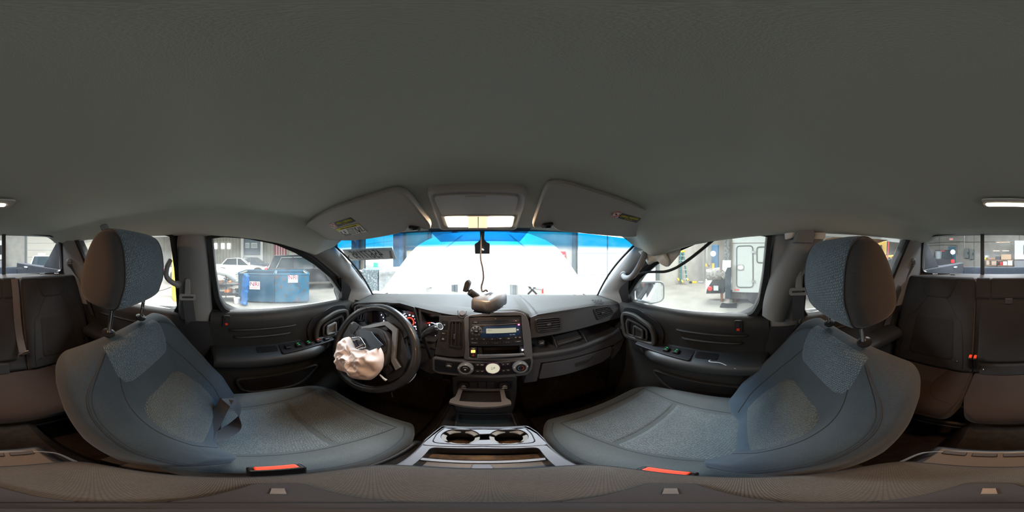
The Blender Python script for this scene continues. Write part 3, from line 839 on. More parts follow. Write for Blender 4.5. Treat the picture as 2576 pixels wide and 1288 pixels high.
# torn back seam cover visible on top of the seats (brown vinyl strip)
# ---------- rear bench
def rear_seat(xa, xb, lab, kind, cxa=None, cxb=None):
    xc = (xa + xb) / 2; hw = (xb - xa) / 2
    st = thing('bench_section', lab, 'seat', (xc, -.85, -1.0), group='rear bench seats')
    vd = V((0, -.30, .954)); nn = V((0, .954, .30))
    L = .60
    return st, xc, hw, vd, nn, L
M_VOID0 = mat('dark_seam', (.006, .006, .006), .9)
def rear_outer(s, lab):
    xa, xb = (.175, .645) if s > 0 else (-.645, -.235)
    xc, hw = (xa + xb) / 2, (xb - xa) / 2
    st = thing('bench_section', lab, 'seat', (xc, -.85, -1.0), group='rear bench seats')
    vd = V((0, -.27, .963)); nn = V((0, .963, .27)); L = .60
    bk = Soft((xc, -.80, -.70), vd, nn, L, [(0, hw), (.85, hw), (1, hw * .97)], [(0, .012), (.4, .03), (.8, .012), (1, 0)], D=.03, back=.10, p=6, endr=(.0, .03), g=(.4, .9))
    b = obj('backrest', bk.mesh(40, 40), F_RB, st, sharp=180)
    y = bk.patch(prow(.06, .345, rtab(.60, .52, .12), m=28), lift=.004); obj('lower_insert', y, F_RI, b, sharp=180)
    T = [(0, .26), (.1, .36), (.3, .42), (.6, .50), (1, .58)]
    y = bk.patch(prow(.455, .585, T, m=20), lift=.005); obj('upper_insert', y, F_RI, b, sharp=180)
    seam(bk, [(-.28, .455), (-.44, .40), (-.56, .35), (-.72, .30), (-.80, .1), (-.8, .02)], b, m=M_VOID0)
    seam(bk, [(.28, .455), (.44, .40), (.56, .35), (.72, .30), (.80, .1), (.8, .02)], b, m=M_VOID0)
    for u, h in ((.66, .065), (-.78, .13)):
        mb = MB(); c = bk.fr(u * s * -1, h, .002); mb.lathe(c, nn, [(.007, 0), (.007, .002), (.004, .003)], 14); obj('snap_button', mb, M_CHROME, b)
    # child-seat anchor clips on the top edge
    for u in (-.36, .22):
        mb = MB(); c = bk.fr(u, L - .004, 0) + V((0, -.02, .012)); mb.box(c, (.035, .012, .008)); obj('anchor_clip', mb, M_CHROME, b, bevel=.003)
    return st, bk
def rear_cushion(st, xa, xb, ins):
    xc, hw = (xa + xb) / 2, (xb - xa) / 2
    cu = Soft((xc, -.86, -.715), (0, 1, .03), (0, -.03, 1), .40, [(0, hw), (.7, hw), (1, hw * .93)], [(0, .0), (.3, .010), (.7, .010), (1, 0)], D=.03, back=.11, p=7, endr=(.0, .055), g=(.6, .92))
    c = obj('seat_cushion', cu.mesh(36, 44), F_REAR, st, sharp=180)
    return cu, c
F_REAR = fabric('rear_cushion_cloth', (.028, .0165, .012))
F_REARD = fabric('rear_cushion_dash_cloth', (.032, .024, .020), dash=(.06, .05, .045))
SR, BR = rear_outer(1, 'right rear seat of charcoal cloth, red buckles at its inner edge')
CR, CRo = rear_cushion(SR, .172, .655, 1)
y = CR.patch(prow(.04, .20, [(0, .5), (.5, .42), (1, .38)]), lift=.003); obj('cushion_insert', y, F_REARD, CRo, sharp=180)
seam(CR, [(.95 * -1, .34), (-.55, .30), (-.40, .2), (-.55, .03)], CRo, m=M_VOID0)
SL, BL_ = rear_outer(-1, 'left rear seat of charcoal cloth, lap belt tongue hanging beside it')
CL_, CLo = rear_cushion(SL, -.655, .163, -1)
y = CL_.patch([(h, a, b) for h, a, b in prow(.04, .20, [(0, -.90), (1, -.84)], [(0, -.28), (1, -.40)])], lift=.003); obj('cushion_insert', y, F_REARD, CLo, sharp=180)
y = CL_.patch([(h, a, b) for h, a, b in prow(.21, .30, [(0, -.84), (1, -.80)], [(0, -.41), (1, -.52)])], lift=.003); obj('cushion_insert', y, F_REARD, CLo, sharp=180)
seam(CL_, [(-.26, .03), (-.34, .15), (-.46, .27), (-.60, .35)], CLo, m=M_VOID0)
# centre backrest, folding armrest panel with a short headrest row on top
sc = thing('bench_section', 'centre section of rear bench with folding panel and three pads along its top', 'seat', (-.03, -.85, -1.0), group='rear bench seats')
vd = V((0, -.27, .963)); nn = V((0, .963, .27))
bc = Soft((-.03, -.80, -.70), vd, nn, .595, [(0, .20), (1, .20)], [(0, 0), (1, 0)], D=.02, back=.10, p=8, endr=(0, .02))
cb = obj('backrest', bc.mesh(30, 30), F_RB, sc, sharp=180)
fp = Soft(V((-.02, -.80, -.70)) + vd * .075 + nn * .016, vd, nn, .375, [(0, .165), (1, .165)], [(0, 0), (1, 0)], D=.02, back=.05, p=8, endr=(.018, .018))
obj('folding_panel', fp.mesh(30, 30), F_RB, sc, sharp=180)
lp = Soft(V((-.0, -.80, -.70)) + vd * -.02 + nn * .010, vd, nn, .085, [(0, .135), (1, .135)], [(0, 0), (1, 0)], D=.02, back=.05, p=8, endr=(.014, .014))
l = obj('lower_pad', lp.mesh(16, 24), F_RB, sc, sharp=180)
mb = MB(); mb.lathe(lp.fr(.86, .045, .001), nn, [(.007, 0), (.007, .002), (.004, .003)], 14); obj('snap_button', mb, M_CHROME, l)
for x0, x1 in ((-.205, -.125), (-.118, .085), (.092, .172)):
    q = Soft(V(((x0 + x1) / 2, -.80, -.70)) + vd * .462 + nn * .014, vd, nn, .132, [(0, (x1 - x0) / 2), (1, (x1 - x0) / 2)], [(0, 0), (1, 0)], D=.016, back=.06, p=6, endr=(.018, .022))
    obj('top_pad', q.mesh(16, 24), F_RB, sc, sharp=180)
mb = MB(); c = V((-.015, -.80, -.70)) + vd * .455 + nn * .030; mb.box(c, (.042, .008, .035), Matrix.Rotation(math.radians(-15.6), 3, 'X')); obj('pull_strap', mb, M_BELT, sc, bevel=.003)
# seat frame bars under the rear cushions
rb = thing('bench_frame_assembly', 'black steel frame under the rear bench cushions', 'frame', (0, -.60, -1.0))
for k, (ya, za, r) in enumerate(((-.50, -.86, .012), (-.49, -.885, .008))):
    mb = MB(); mb.tube([V((-.62, ya, za)), V((.62, ya, za))], r, 8); obj('frame_bar', mb, M_SATIN, rb)
for x in (-.6, -.22, .165, .6):
    mb = MB(); mb.tube([V((x, -.50, -.86)), V((x, -.52, -1.0))], .012, 8); obj('leg', mb, M_SATIN, rb)
mb = MB(); mb.bb((-.64, -1.02, -.93), (.64, -.62, -.85)); obj('storage_tray', mb, M_BLACK, rb, bevel=.02)
# buckles in the slots
for k, (x, n_) in enumerate(((.166, 2),)):
    bu = thing('belt_buckle_pair', 'pair of black rear buckles with red release buttons in the bench slot', 'belt buckle', (x, -.77, -.70))
    for q in (-1, 1):
        cx = x + q * .012
        mb = MB(); mb.box((cx, -.80, -.615), (.020, .03, .085), Matrix.Rotation(math.radians(-12), 3, 'X')); bb = obj('buckle_body', mb, M_BLACK, bu, bevel=.004)
        mb = MB(); mb.box((cx, -.795, -.578), (.015, .026, .022), Matrix.Rotation(math.radians(-12), 3, 'X')); obj('release_button', mb, M_REDB, bb, bevel=.003)
# ================================================================ dashboard
DN = V((0, -1, .3)).normalized(); DU = V((0, .3, 1)).normalized(); DR = V((1, 0, 0))
def DF(px, py, off=0.0):     # point on the dash face; off > 0 is deeper (away from the seats)
    return RP(px, py, V((0, .62, -.31)) - DN * off, DN)
def DFP(pts, off=0.0, r=0, n=4):
    P = [DF(p[0], p[1], off) for p in pts]
    return rnd(P, r, n) if r else P
def RM():  # rotation of a box so that its y axis is along the inward normal
    return Matrix((DR, -DN, DU)).transposed()
RDF = RM()
dash = thing('dashboard', 'dark grey dashboard spanning the cab under the windshield', 'dashboard', (0, .75, -.62))
# top pad
EDGE = [(872, 780, .0), (884, 768, 0), (900, 762, 0), (974, 760, 0), (1005, 761, 0), (1042, 770, 0), (1100, 781, 0), (1149, 791, 0), (1176, 789, 0), (1240, 782, 0), (1300, 781, 0), (1322, 787, 0), (1340, 793, 0), (1352, 790, 0), (1420, 780, 0), (1495, 768, 0), (1535, 761, 0), (1556, 762, 0), (1568, 770, 0)]
ep = [DF(a, b, .0) for a, b, _ in EDGE]; ep = spl(ep, 4)
rows = []
for t in [i / 16 for i in range(17)]:
    r = []
    for p in ep:
        xb = p.x * 1.0; q = V((xb, 1.035 - .45 * xb * xb, -.249 - .012 * xb * xb))
        c = q.lerp(p, t); c.z += .010 * math.sin(PI * min(1, t * 1.05)) ** .7 - .012 * sm(.93, 1, t)
        # raised swell that runs from the driver hood to the centre stack
        r.append(c)
    rows.append(r)
rows.append([p + V((0, .012, -.03)) for p in ep]); rows.append([p + V((0, .03, -.034)) for p in ep])
mb = MB(); mb.sheet(rows); obj('top_pad', mb, M_DASHT, dash, sharp=60)
# raised driver-side brow: a sweeping lighter ridge from the left end to the right of the radio
brow = spl([DF(884, 762, .04), DF(930, 752, .14), DF(1000, 750, .19), DF(1060, 757, .15), DF(1150, 769, .10), DF(1240, 777, .06), DF(1300, 779, .035), DF(1326, 790, .01)], 8)
brow = [p + V((0, 0, -.004)) for p in brow]
lowr = spl([DF(884, 772, -.004), DF(900, 763, -.004), DF(975, 761, -.004), DF(1042, 772, -.004), DF(1149, 793, -.004), DF(1240, 786, -.004), DF(1300, 784, -.004), DF(1332, 798, -.004)], 8)
rows = []
for k in range(9):
    t = k / 8; rows.append([a.lerp(b, t) + V((0, 0, .012 * math.sin(PI * t) ** .6)) for a, b in zip(brow, lowr)])
rows.append([p + V((0, .004, -.012)) for p in lowr]); rows.append([p + V((0, .02, -.016)) for p in lowr])
mb = MB(); mb.sheet(rows); obj('hood_ridge', mb, M_DASHT, dash, sharp=60)
# airbag door seam
mb = MB(); mb.tube(spl([DF(1352, 792, -.001)] + [DF(1420, 781, -.001)] + [DF(1497, 769, -.001)], 6), .0016, 6)
a = V((.215, .98, -.240)); b = DF(1352, 791, 0) + V((0, 0, .006)); mb.tube([a.lerp(b, t / 8) + V((0, 0, .011 * math.sin(PI * t / 8) ** .7 + .0)) for t in range(9)], .0014, 6)
obj('airbag_seam', mb, M_BLACK, dash)
# backing body
mb = MB()
prof = [(.02, -.02), (.055, -.05), (.06, -.10), (.05, -.20), (.045, -.30), (.09, -.335), (.30, -.34)]
rows = []
for dy_, dz in prof:
    rows.append([V((x, .64 + dy_ - .10 * sm(.5, .7, abs(x)) * 0, -.245 + dz)) for x in [-.72 + 1.44 * i / 24 for i in range(25)]])
mb.sheet(rows)
obj('dash_body', mb, M_BLACK, dash, sharp=50)
def panel(name, pts, off, th, m, parent, r=0, bevel=.003, label=None):
    P = DFP(pts, off, r); mb = MB(); mb.prism(P, -DN * th); return obj(name, mb, m, parent, bevel=bevel, label=label)
def cutpanel(name, outer, inner, off, th, m, parent, ro=.01, ri=.01, bevel=.003, n=80, label=None):
    mb = MB(); mb.ring(DFP(outer, off, ro), DFP(inner, off, ri), -DN * th, n); return obj(name, mb, m, parent, bevel=bevel, label=label)
# passenger face with vents
panel('passenger_face', [(1334, 798), (1352, 791), (1420, 781), (1495, 768.5), (1556, 763), (1567, 772), (1566, 798), (1537, 806), (1500, 817), (1440, 833), (1390, 843), (1334, 852)], 0, .05, M_DASH, dash, r=.006, bevel=.004)
def vent(px4, n, name, vertical=False, off=-.009, tab=None, parent=None):
    v = cutpanel('vent_frame', px4, [((p[0] * .90 + sum(q[0] for q in px4) / 4 * .10), (p[1] * .86 + sum(q[1] for q in px4) / 4 * .14)) for p in px4], off, .012, M_SATIN, parent or dash, .010, .008, .0015, 64)
    C = [((p[0] * .91 + sum(q[0] for q in px4) / 4 * .09), (p[1] * .88 + sum(q[1] for q in px4) / 4 * .12)) for p in px4]
    c3 = [DF(a, b, off) for a, b in C]
    mb = MB(); mb.prism([p - DN * .0078 for p in c3], -DN * .002); obj('vent_back', mb, M_VOID, v)
    for k in range(n):
        t = (k + .6) / (n + .2)
        if vertical: a, b = c3[0].lerp(c3[1], t), c3[3].lerp(c3[2], t)
        else: a, b = c3[0].lerp(c3[3], t), c3[1].lerp(c3[2], t)
        d = (b - a).normalized(); up = DN.cross(d)
        mb = MB(); w_ = .0013
        q = [a + up * w_, b + up * w_, b - up * w_, a - up * w_]
        mb.prism([p - DN * .0008 for p in q], -DN * .0068 + up * .002); obj('vent_slat', mb, M_DASH, v)
    if tab:
        mb = MB(); mb.box(DF(tab[0], tab[1], off - .004), (.016 if not vertical else .007, .010, .009 if not vertical else .022), RDF); obj('vent_tab', mb, M_DASH, v, bevel=.002)
    return v
M_VOID = mat('vent_dark', (.004, .004, .005), .8)
vent([(1346, 803), (1410, 797), (1414, 830), (1352, 837)], 5, 'a', tab=(1381, 817))
vent([(1494, 777), (1534, 770), (1547, 789), (1505, 805)], 5, 'b', tab=(1517, 787))
# speaker grille on the pad
mb = MB()
for i in range(7):
    for j in range(4):
        if (i + j) % 2: continue
        a = RZ(1491 + i * 3.4 + j * 2.2, 755 + j * 2.9 - i * .1, -.2405)
        mb.box(a, (.008, .009, .002))
obj('speaker_grille', mb, M_VOID, dash, kind='stuff')
# open shelf over the glovebox
tz = [(1336, 852), (1390, 843), (1440, 833), (1500, 817), (1546, 805), (1552, 832)]
lip = spl([DF(1336, 889, -.006), DF(1413, 879, -.010), (DF(1460, 868, -.010)), DF(1500, 853, -.006), DF(1540, 838, 0), DF(1556, 824, .004)], 6)
mb = MB(); rows = []
for p in lip:
    rows.append([p + V((0, .16, .004)), p + V((0, .012, -.014)), p + V((0, .008, -.002)), p + V((0, .0, 0)), p + V((0, -.008, -.006)), p + V((0, -.010, -.016)), p + V((0, -.008, -.03))])
mb.sheet(rows); obj('shelf_tray', mb, M_DASH, dash, sharp=70)
mb = MB(); mb.prism([p + V((0, .15, -.01)) for p in lip] + [p + V((0, .15, .14)) for p in lip[::-1]], V((0, .01, 0))); obj('shelf_back', mb, M_DASH, dash)
for (a, b) in (((1397, 858), (1397, 874)), ((1472, 836), (1474, 860))):
    p = DF(a[0] + 6, b[1], .0); mb = MB(); mb.prism([p + V((-.004, 0, .0)), p + V((.0, .14, 0)), p + V((0, .14, .06)), p + V((-.004, .03, .028))], V((.005, 0, 0))); obj('shelf_divider', mb, M_DASH, dash, bevel=.002)
for (x0, x1) in ((1402, 1466),):
    p0 = DF(x0, 872, .03); p1 = DF(x1, 852, .03); mb = MB(); mb.prism([p0, p1, p1 + V((0, .05, .02)), p0 + V((0, .05, .02))], V((0, 0, .012))); obj('shelf_insert', mb, M_DASH, dash, bevel=.004)
au = DF(1361, 866, .03); mb = MB(); mb.box(au + V((0, 0, .010)), (.026, .02, .022)); ap = obj('aux_socket_box', mb, M_DASH, dash, bevel=.003)
text('aux_lettering', 'AUX', M_WHITE, ap, au + V((0, -.0105, .012)), .0065, (1, 0, 0), (0, 0, 1))
# face between shelf lip and glovebox, glovebox lid
panel('shelf_fascia', [(1334, 893), (1413, 884), (1460, 873), (1500, 858), (1540, 843), (1560, 828), (1570, 850), (1545, 868), (1500, 884), (1440, 901), (1362, 914), (1352, 960), (1318, 965)], -.004, .05, M_DASH, dash, bevel=.005)
gb = panel('glovebox_lid', [(1365, 916), (1440, 903), (1500, 886), (1540, 872), (1536, 896), (1515, 911), (1475, 926), (1439, 938), (1400, 947), (1356, 954)], -.010, .04, M_DASH, dash, r=.006, bevel=.006)
cutpanel('latch_recess', [(1448, 913), (1484, 903), (1493, 894), (1492, 899), (1480, 912), (1448, 923)], [(1450, 915), (1484, 905), (1491, 897), (1490, 900), (1479, 910), (1450, 921)], -.013, .005, M_SATIN, gb, .002, .002, .001)
panel('latch_handle', [(1450, 914.5), (1483, 905.5), (1481, 911), (1450, 921)], -.0112, .002, M_VOID, gb)
panel('end_cover', [(1562, 763), (1571, 775), (1576, 812), (1572, 850), (1560, 880), (1540, 905), (1537, 880), (1560, 850), (1566, 800)], .004, .06, M_DASH, dash, bevel=.004)
# centre stack frame
SO = [(1170, 797), (1186, 791), (1240, 785), (1300, 783.5), (1319, 789), (1329, 806), (1335, 840), (1338, 880), (1340, 915), (1334, 938), (1320, 944), (1240, 948), (1160, 944), (1100, 935), (1086, 925), (1092, 899), (1130, 903), (1168, 897), (1172, 880)]
cutpanel('centre_frame', [(1167, 798), (1186, 791), (1240, 785), (1300, 783.5), (1321, 789), (1330, 806), (1336, 840), (1339, 880), (1341, 905), (1240, 908), (1166, 905), (1170, 880)],
         [(1179, 797.5), (1240, 795), (1311.5, 793.5), (1314, 820), (1318, 868), (1322, 899), (1240, 903), (1180, 901)], -.022, .05, M_SILVD if 'M_SILVD' in globals() else mat('centre_frame_plastic', (.07, .072, .078), .42, bump=.1, bscale=900), dash, .012, .004, .004, 120)
# radio
radio = thing('car_radio', 'black car radio with pale display and volume knob in the dashboard centre', 'radio', tuple(DF(1247, 870, 0)))
RO = -.016
body = panel('faceplate', [(1180, 799), (1240, 796.5), (1311, 794.5), (1318, 868.5), (1248, 871), (1179.5, 870)], RO, .03, mat('radio_black', (.018, .02, .026), .28, coat=.3), radio, r=.003, bevel=.002)
def on(px, py, lift): return DF(px, py, RO - lift)
def rpanel(name, pts, lift, th, m, parent, r=.0, bevel=.0008, label=None):
    P = [on(a, b, lift) for a, b in pts]; P = rnd(P, r, 3) if r else P
    mb = MB(); mb.prism(P, -DN * th); return obj(name, mb, m, parent, bevel=bevel, label=label)
rpanel('disc_slot_bar', [(1187, 805), (1307.5, 800.5), (1308, 811), (1187, 816)], .0015, .004, M_DASH, radio, .001)
rpanel('disc_slot', [(1210, 808.3), (1280, 806.0), (1280, 807.4), (1210, 809.9)], .0018, .001, M_VOID, radio)
rpanel('button', [(1189, 808), (1203, 807.6), (1203, 813), (1189, 813.6)], .003, .003, M_SATIN, radio, .001)
rpanel('button', [(1290.5, 804.5), (1305, 804), (1305, 809.8), (1290.5, 810.3)], .003, .003, mat('eject_brown', (.06, .035, .04), .5), radio, .001)
mb = MB(); c = on(1298, 807, .0034); mb.prism([c + DR * .0022 - DU * .001, c - DR * .0022 - DU * .001, c + DU * .0018], -DN * .0005); obj('eject_mark', mb, M_WHITE, radio)
text('lettering', 'CD', M_WHITE, radio, on(1246.5, 801.8, .0006), .0045, DR, DU)
text('lettering', 'SOUND', M_WHITE, radio, on(1196, 810.5, .0034), .0036, DR, DU)
rpanel('chrome_strip', [(1187, 817), (1309, 812), (1309, 813.6), (1187, 818.6)], .002, .003, M_SILV, radio)
M_DISPG = mat('display_surround', (.012, .035, .10), .12, coat=.8)
rpanel('display_surround', [(1218, 821), (1308, 816.5), (1310.5, 841), (1300, 845), (1214, 850), (1206, 846)], .0012, .003, M_DISPG, radio, .002)
M_LCD = emis('lcd_lit', (.62, .60, .45), .40)
lcd = rpanel('display', [(1223, 826.6), (1297.7, 824.2), (1298.7, 835.8), (1223, 838.8)], .002, .002, M_LCD, radio, .0, .0)
text('lettering', 'CD 2', mat('lcd_ink', (.1, .1, .08), .6), lcd, on(1232, 831.2, .0025), .006, V((1, 0, 0)), DU)
text('lettering', 'MP3  WMA', M_WHITE, radio, on(1289, 842, .0018), .0042, V((1, 0, .02)), DU)
rpanel('disc_lamp', [(1300, 828), (1305, 827.8), (1305, 831), (1300, 831.3)], .002, .001, M_WHITE, radio)
rpanel('security_lamp', [(1303, 815.5), (1307.5, 815.3), (1307.5, 818.2), (1303, 818.5)], .003, .001, emis('red_led', (1, .05, .15), 9), radio)
kc = on(1198.4, 832.2, 0)
mb = MB(); mb.lathe(kc, DN, [(.0215, -.002), (.0215, .004), (.020, .007), (.0135, .009), (.0125, .007)], 36); kn = obj('volume_knob', mb, M_SILV, radio)
mb = MB(); mb.lathe(kc, DN, [(.012, .004), (.0118, .010), (.0095, .0115), (.001, .0118)], 28); obj('knob_centre', mb, M_SATIN, kn)
for k in range(8):
    a = k * PI / 4 + .3; mb = MB(); c = kc + (DR * math.cos(a) + DU * math.sin(a)) * .0168
    u = DR * math.cos(a) + DU * math.sin(a); q = -DR * math.sin(a) + DU * math.cos(a)
    mb.prism(rnd([c + u * .0028 + q * .0034, c - u * .0028 + q * .0028, c - u * .0028 - q * .0028, c + u * .0028 - q * .0034], .001, 2), DN * .0094)
    obj('knob_mark', mb, M_SATIN, kn)
text('lettering', 'PWR', M_WHITE, kn, kc + DN * .0123, .0048, DR, DU)
text('lettering', 'VOLUME', M_WHITE, radio, on(1210.5, 845.3, .0006), .0030, DR, DU)
for px, py, t in ((1188, 852.7, 'SCAN'), (1199, 853, 'TA'), (1297.7, 849.4, 'RPT'), (1308, 849, 'RDM')):
    mb = MB(); mb.lathe(on(px, py, 0), DN, [(.0058, -.001), (.0058, .002), (.005, .0028), (.001, .0028)], 18); b_ = obj('button', mb, M_SATIN, radio)
    text('lettering', t, M_WHITE, b_, on(px, py, .0032), .0030, DR, DU)
xs_ = [1206.5, 1227.5, 1248.5, 1269, 1290]
for k, t in enumerate(('CD', 'AM\nFM', 'SEEK', 'SKIP\nFOLDER')):
    a, b = xs_[k] + .6, xs_[k + 1] - .6; y0 = 850.7 - k * .75; b_ = rpanel('button', [(a, y0), (b, y0 - .6), (b, y0 + 5.4), (a, y0 + 6)], .0022, .004, M_SATIN, radio, .0015)
    text('lettering', t, M_WHITE, b_, on((a + b) / 2, y0 + 2.9, .0026), .0036 if '\n' not in t else .0026, DR, DU)
for (a, b, y0, t) in ((1182, 1205, 860, 'I<< AUTO >>I'), (1208.5, 1233, 861, '1      2'), (1236, 1261, 860.6, '3      4'), (1264, 1289, 859, '5      6'), (1292, 1315, 856.5, '<< TUNE >>')):
    b_ = rpanel('button', [(a, y0), (b, y0 - .8), (b, y0 + 5), (a, y0 + 6)], .0022, .004, M_SATIN, radio, .0012)
    text('lettering', t, M_WHITE, b_, on((a + b) / 2, y0 + 2.6, .0026), .0034, DR, DU)
# hazard switch and the little drawer under the radio
hz = thing('hazard_switch', 'hazard light switch with lit amber lamp and red triangle below the radio', 'switch', tuple(DF(1190, 901, 0)))
rpanel('switch_body', [(1181, 874), (1199.5, 873.5), (1199.5, 900), (1181, 900.5)], .0, .02, M_SATIN, hz, .003)
rpanel('lit_lamp', [(1185, 881), (1195.5, 880.7), (1195.5, 887.3), (1185, 887.6)], .002, .002, emis('amber_lamp', (1, .30, .05), 2.8), hz, .001)
mb = MB(); c = on(1190.3, 893.3, .0006); t3 = [c + DR * .0042 - DU * .0028, c - DR * .0042 - DU * .0028, c + DU * .0045]; mb.ring(t3, [c.lerp(p, .68) for p in t3], DN * .0006, 24); obj('triangle_mark', mb, emis('red_mark', (.9, .08, .04), .3), hz)
text('lettering', 'PASSENGER\nAIRBAG', M_WHITE, hz, on(1190.5, 876.8, .0006), .0026, DR, DU)
mb = MB()
pc = DFP([(1203, 873), (1319, 869), (1321, 893), (1203, 896)], RO + .004)
for i in range(4):
    a, b = pc[i], pc[(i + 1) % 4]; mb.sheet([[a, b], [a - DN * .10, b - DN * .10]])
mb.prism([p - DN * .10 for p in pc], -DN * .003)
ck = obj('cubby', mb, M_BLACK, dash)
panel('cubby_side', [(1201, 873.5), (1212, 873), (1214, 892), (1201, 896)], -.012, .05, M_SATIN, dash)
panel('cubby_side', [(1307, 870.5), (1320, 870), (1322, 891), (1309, 891.5)], -.012, .05, M_SATIN, dash)
panel('drawer_lip', [(1200.5, 893), (1260, 892), (1318.5, 889.5), (1321.5, 894), (1260, 899), (1200, 901.5)], -.030, .012, M_SILV, dash, bevel=.002)
mb = MB(); mb.ell(DF(1314.5, 880.5, -.018), (.0035, .003, .0035), 8); obj('cubby_lamp', mb, emis('white_led', (.8, .85, 1), 4), dash)
# left of the radio: vertical vent panel and buttons
panel('vent_panel', [(1104, 793), (1150, 795), (1176, 793), (1176, 897), (1140, 899), (1092, 893), (1098, 862), (1104, 840)], -.004, .04, M_DASH, dash, r=.006, bevel=.004)
vent([(1131, 806), (1163, 806), (1162, 878), (1127, 872)], 3, 'c', True, -.013, tab=(1143, 847))
for pts, t in (([(1111, 804.5), (1127, 807), (1125.5, 829.5), (1110, 828.5)], 'DRL\nOFF'), ([(1109, 832), (1124.5, 833.5), (1123.5, 845), (1107.5, 844)], 'SELECT'), ([(1107.5, 845.5), (1123.5, 846.5), (1122.5, 859), (1105.5, 858)], 'TRIP\nRESET')):
    P = DFP(pts, -.006, .002); mb = MB(); mb.prism(P, -DN * .008); b_ = obj('button', mb, M_SATIN, dash, bevel=.001)
    c = sum(P, V()) / len(P); text('lettering', t, M_WHITE, b_, c + DN * .0005, .0038, DR, DU)
mb = MB(); c = DF(1163, 788, -.010); mb.lathe(c, (V((0, -.6, .8))), [(.0125, -.006), (.0125, .001), (.011, .003), (.001, .003)], 24); obj('microphone', mb, mat('mic_brown', (.07, .055, .05), .7), dash)
mb = MB(); mb.tube([c + V((-.017, -.006, .014))] + [c + V((math.cos(a) * .016, -.006, math.sin(a) * .016)) for a in [PI + PI * k / 12 for k in range(13)]] + [c + V((.017, -.006, .014))], .0016, 6); obj('microphone_ring', mb, M_SILV, dash)
# climate controls
clim = thing('climate_panel', 'black climate control panel with two round knobs and pale oval display', 'control panel', tuple(DF(1215, 942, 0)))
CO = -.030
def cpanel(name, pts, lift, th, m, parent, r=0, bevel=.001):
    P = [DF(a, b, CO - lift) for a, b in pts]; P = rnd(P, r, 3) if r else P
    mb = MB(); mb.prism(P, -DN * th); return obj(name, mb, m, parent, bevel=bevel)
cpanel('frame', [(1088, 899), (1130, 906), (1190, 910), (1240, 911), (1300, 907), (1336, 898), (1342, 905), (1338, 930), (1325, 944), (1240, 950), (1160, 946), (1100, 939), (1088, 930)], -.004, .04, mat('centre_frame_plastic', (.11, .112, .118), .42), clim, .006, .004)
cpanel('face', [(1093, 904), (1140, 910), (1200, 913), (1250, 913), (1300, 909), (1335, 902), (1336, 915), (1330, 933), (1320, 938), (1240, 944), (1160, 940), (1094, 932)], .000, .01, mat('piano_black', (.008, .008, .010), .25), clim, .005)
def co(px, py, l=0): return DF(px, py, CO - l)
for px, py in ((1172, 925.5), (1308, 922)):
    c = co(px, py)
    mb = MB(); mb.lathe(c, DN, [(.027, -.001), (.0275, .010), (.0255, .018), (.020, .0215), (.0175, .021), (.0170, .016), (.001, .016)], 40); k_ = obj('knob', mb, M_SILV, clim, label='silver-rimmed round knob')
    mb = MB(); mb.lathe(c, DN, [(.0168, .012), (.0166, .0175), (.001, .0178)], 30); obj('knob_face', mb, M_BLACK, k_)
    for a in (PI / 2, PI * .93, PI * .07):
        mb = MB(); mb.box(c + DN * .0192 + (DR * math.cos(a) + DU * math.sin(a)) * .0225, (.004, .002, .004), RDF); obj('knob_mark', mb, M_WHITE, k_)
    if px < 1200:
        mb = MB(); mb.tube([c + DN * .0182 + (DR * math.cos(a) + DU * math.sin(a)) * .010 for a in [PI * (.2 + .6 * i / 10) for i in range(11)]], .0006, 5); obj('knob_mark', mb, M_WHITE, k_)
        for a in range(4):
            mb = MB(); mb.ell(c + DN * .018 - DU * .001 + (DR * math.cos(a * PI / 2) + DU * math.sin(a * PI / 2)) * .0022, (.0018, .0006, .0018), 6); obj('fan_mark', mb, M_WHITE, k_)
    else:
        mb = MB(); mb.tube([c + DN * .0182 + (DR * math.cos(a) + DU * math.sin(a)) * .010 for a in [PI * (.55 + .9 * i / 12) for i in range(13)]], .0006, 5); obj('knob_mark', mb, mat('blue_print', (.1, .3, .8), .5), k_)
        mb = MB(); mb.tube([c + DN * .0182 + (DR * math.cos(a) + DU * math.sin(a)) * .010 for a in [PI * (-.45 + .9 * i / 12) for i in range(13)]], .0006, 5); obj('knob_mark', mb, M_RED, k_)
c = co(1239.6, 925.5)
mb = MB(); mb.lathe(c, DN, [(.0275, -.001), (.0275, .004), (.0250, .008), (.023, .006)], 40); dsp = obj('display_ring', mb, mat('purple_ring', (.05, .015, .03), .3, coat=.5), clim)
mb = MB(); mb.lathe(c, DN, [(.0235, .004), (.0230, .0066), (.001, .0070)], 40); obj('display', mb, emis('climate_lcd', (.74, .70, .52), .5), dsp)
mb = MB(); I = lambda a, b: c + DN * .0076 + DR * a + DU * b
mb.tube([I(-.006, .006), I(-.003, .006), I(-.002, .004)], .0006, 5); mb.tube([I(.001, .005), I(.004, .0), I(-.001, -.003), I(-.005, -.0055)], .0007, 5); mb.tube([I(.005, .007), I(.006, .001)], .001, 5); mb.tube([I(-.006, -.001), I(-.002, .0)], .0006, 5)
obj('airflow_mark', mb, M_BLACK, dsp)
for (px, py, t) in ((1201.5, 918, 'A/C'), (1212.5, 918.3, 'MAX'), (1202, 934, 'REC'), (1213, 934, 'DEF'), (1266, 917, 'UP'), (1277.5, 916, 'BI'), (1267, 932.5, 'LO'), (1278.5, 931.5, 'MIX')):
    mb = MB(); mb.box(co(px, py, .001), (.0175, .003, .012), RDF); b_ = obj('button', mb, M_SATIN, clim, bevel=.001)
    text('lettering', t, M_WHITE, b_, co(px, py, .0028), .0042, DR, DU)
mb = MB(); mb.box(co(1129, 920, .001), (.021, .004, .023), RDF); b_ = obj('button', mb, M_SATIN, clim, bevel=.0015)
text('lettering', 'REAR\nWINDOW', M_WHITE, b_, co(1129, 920, .0033), .0042, DR, DU)
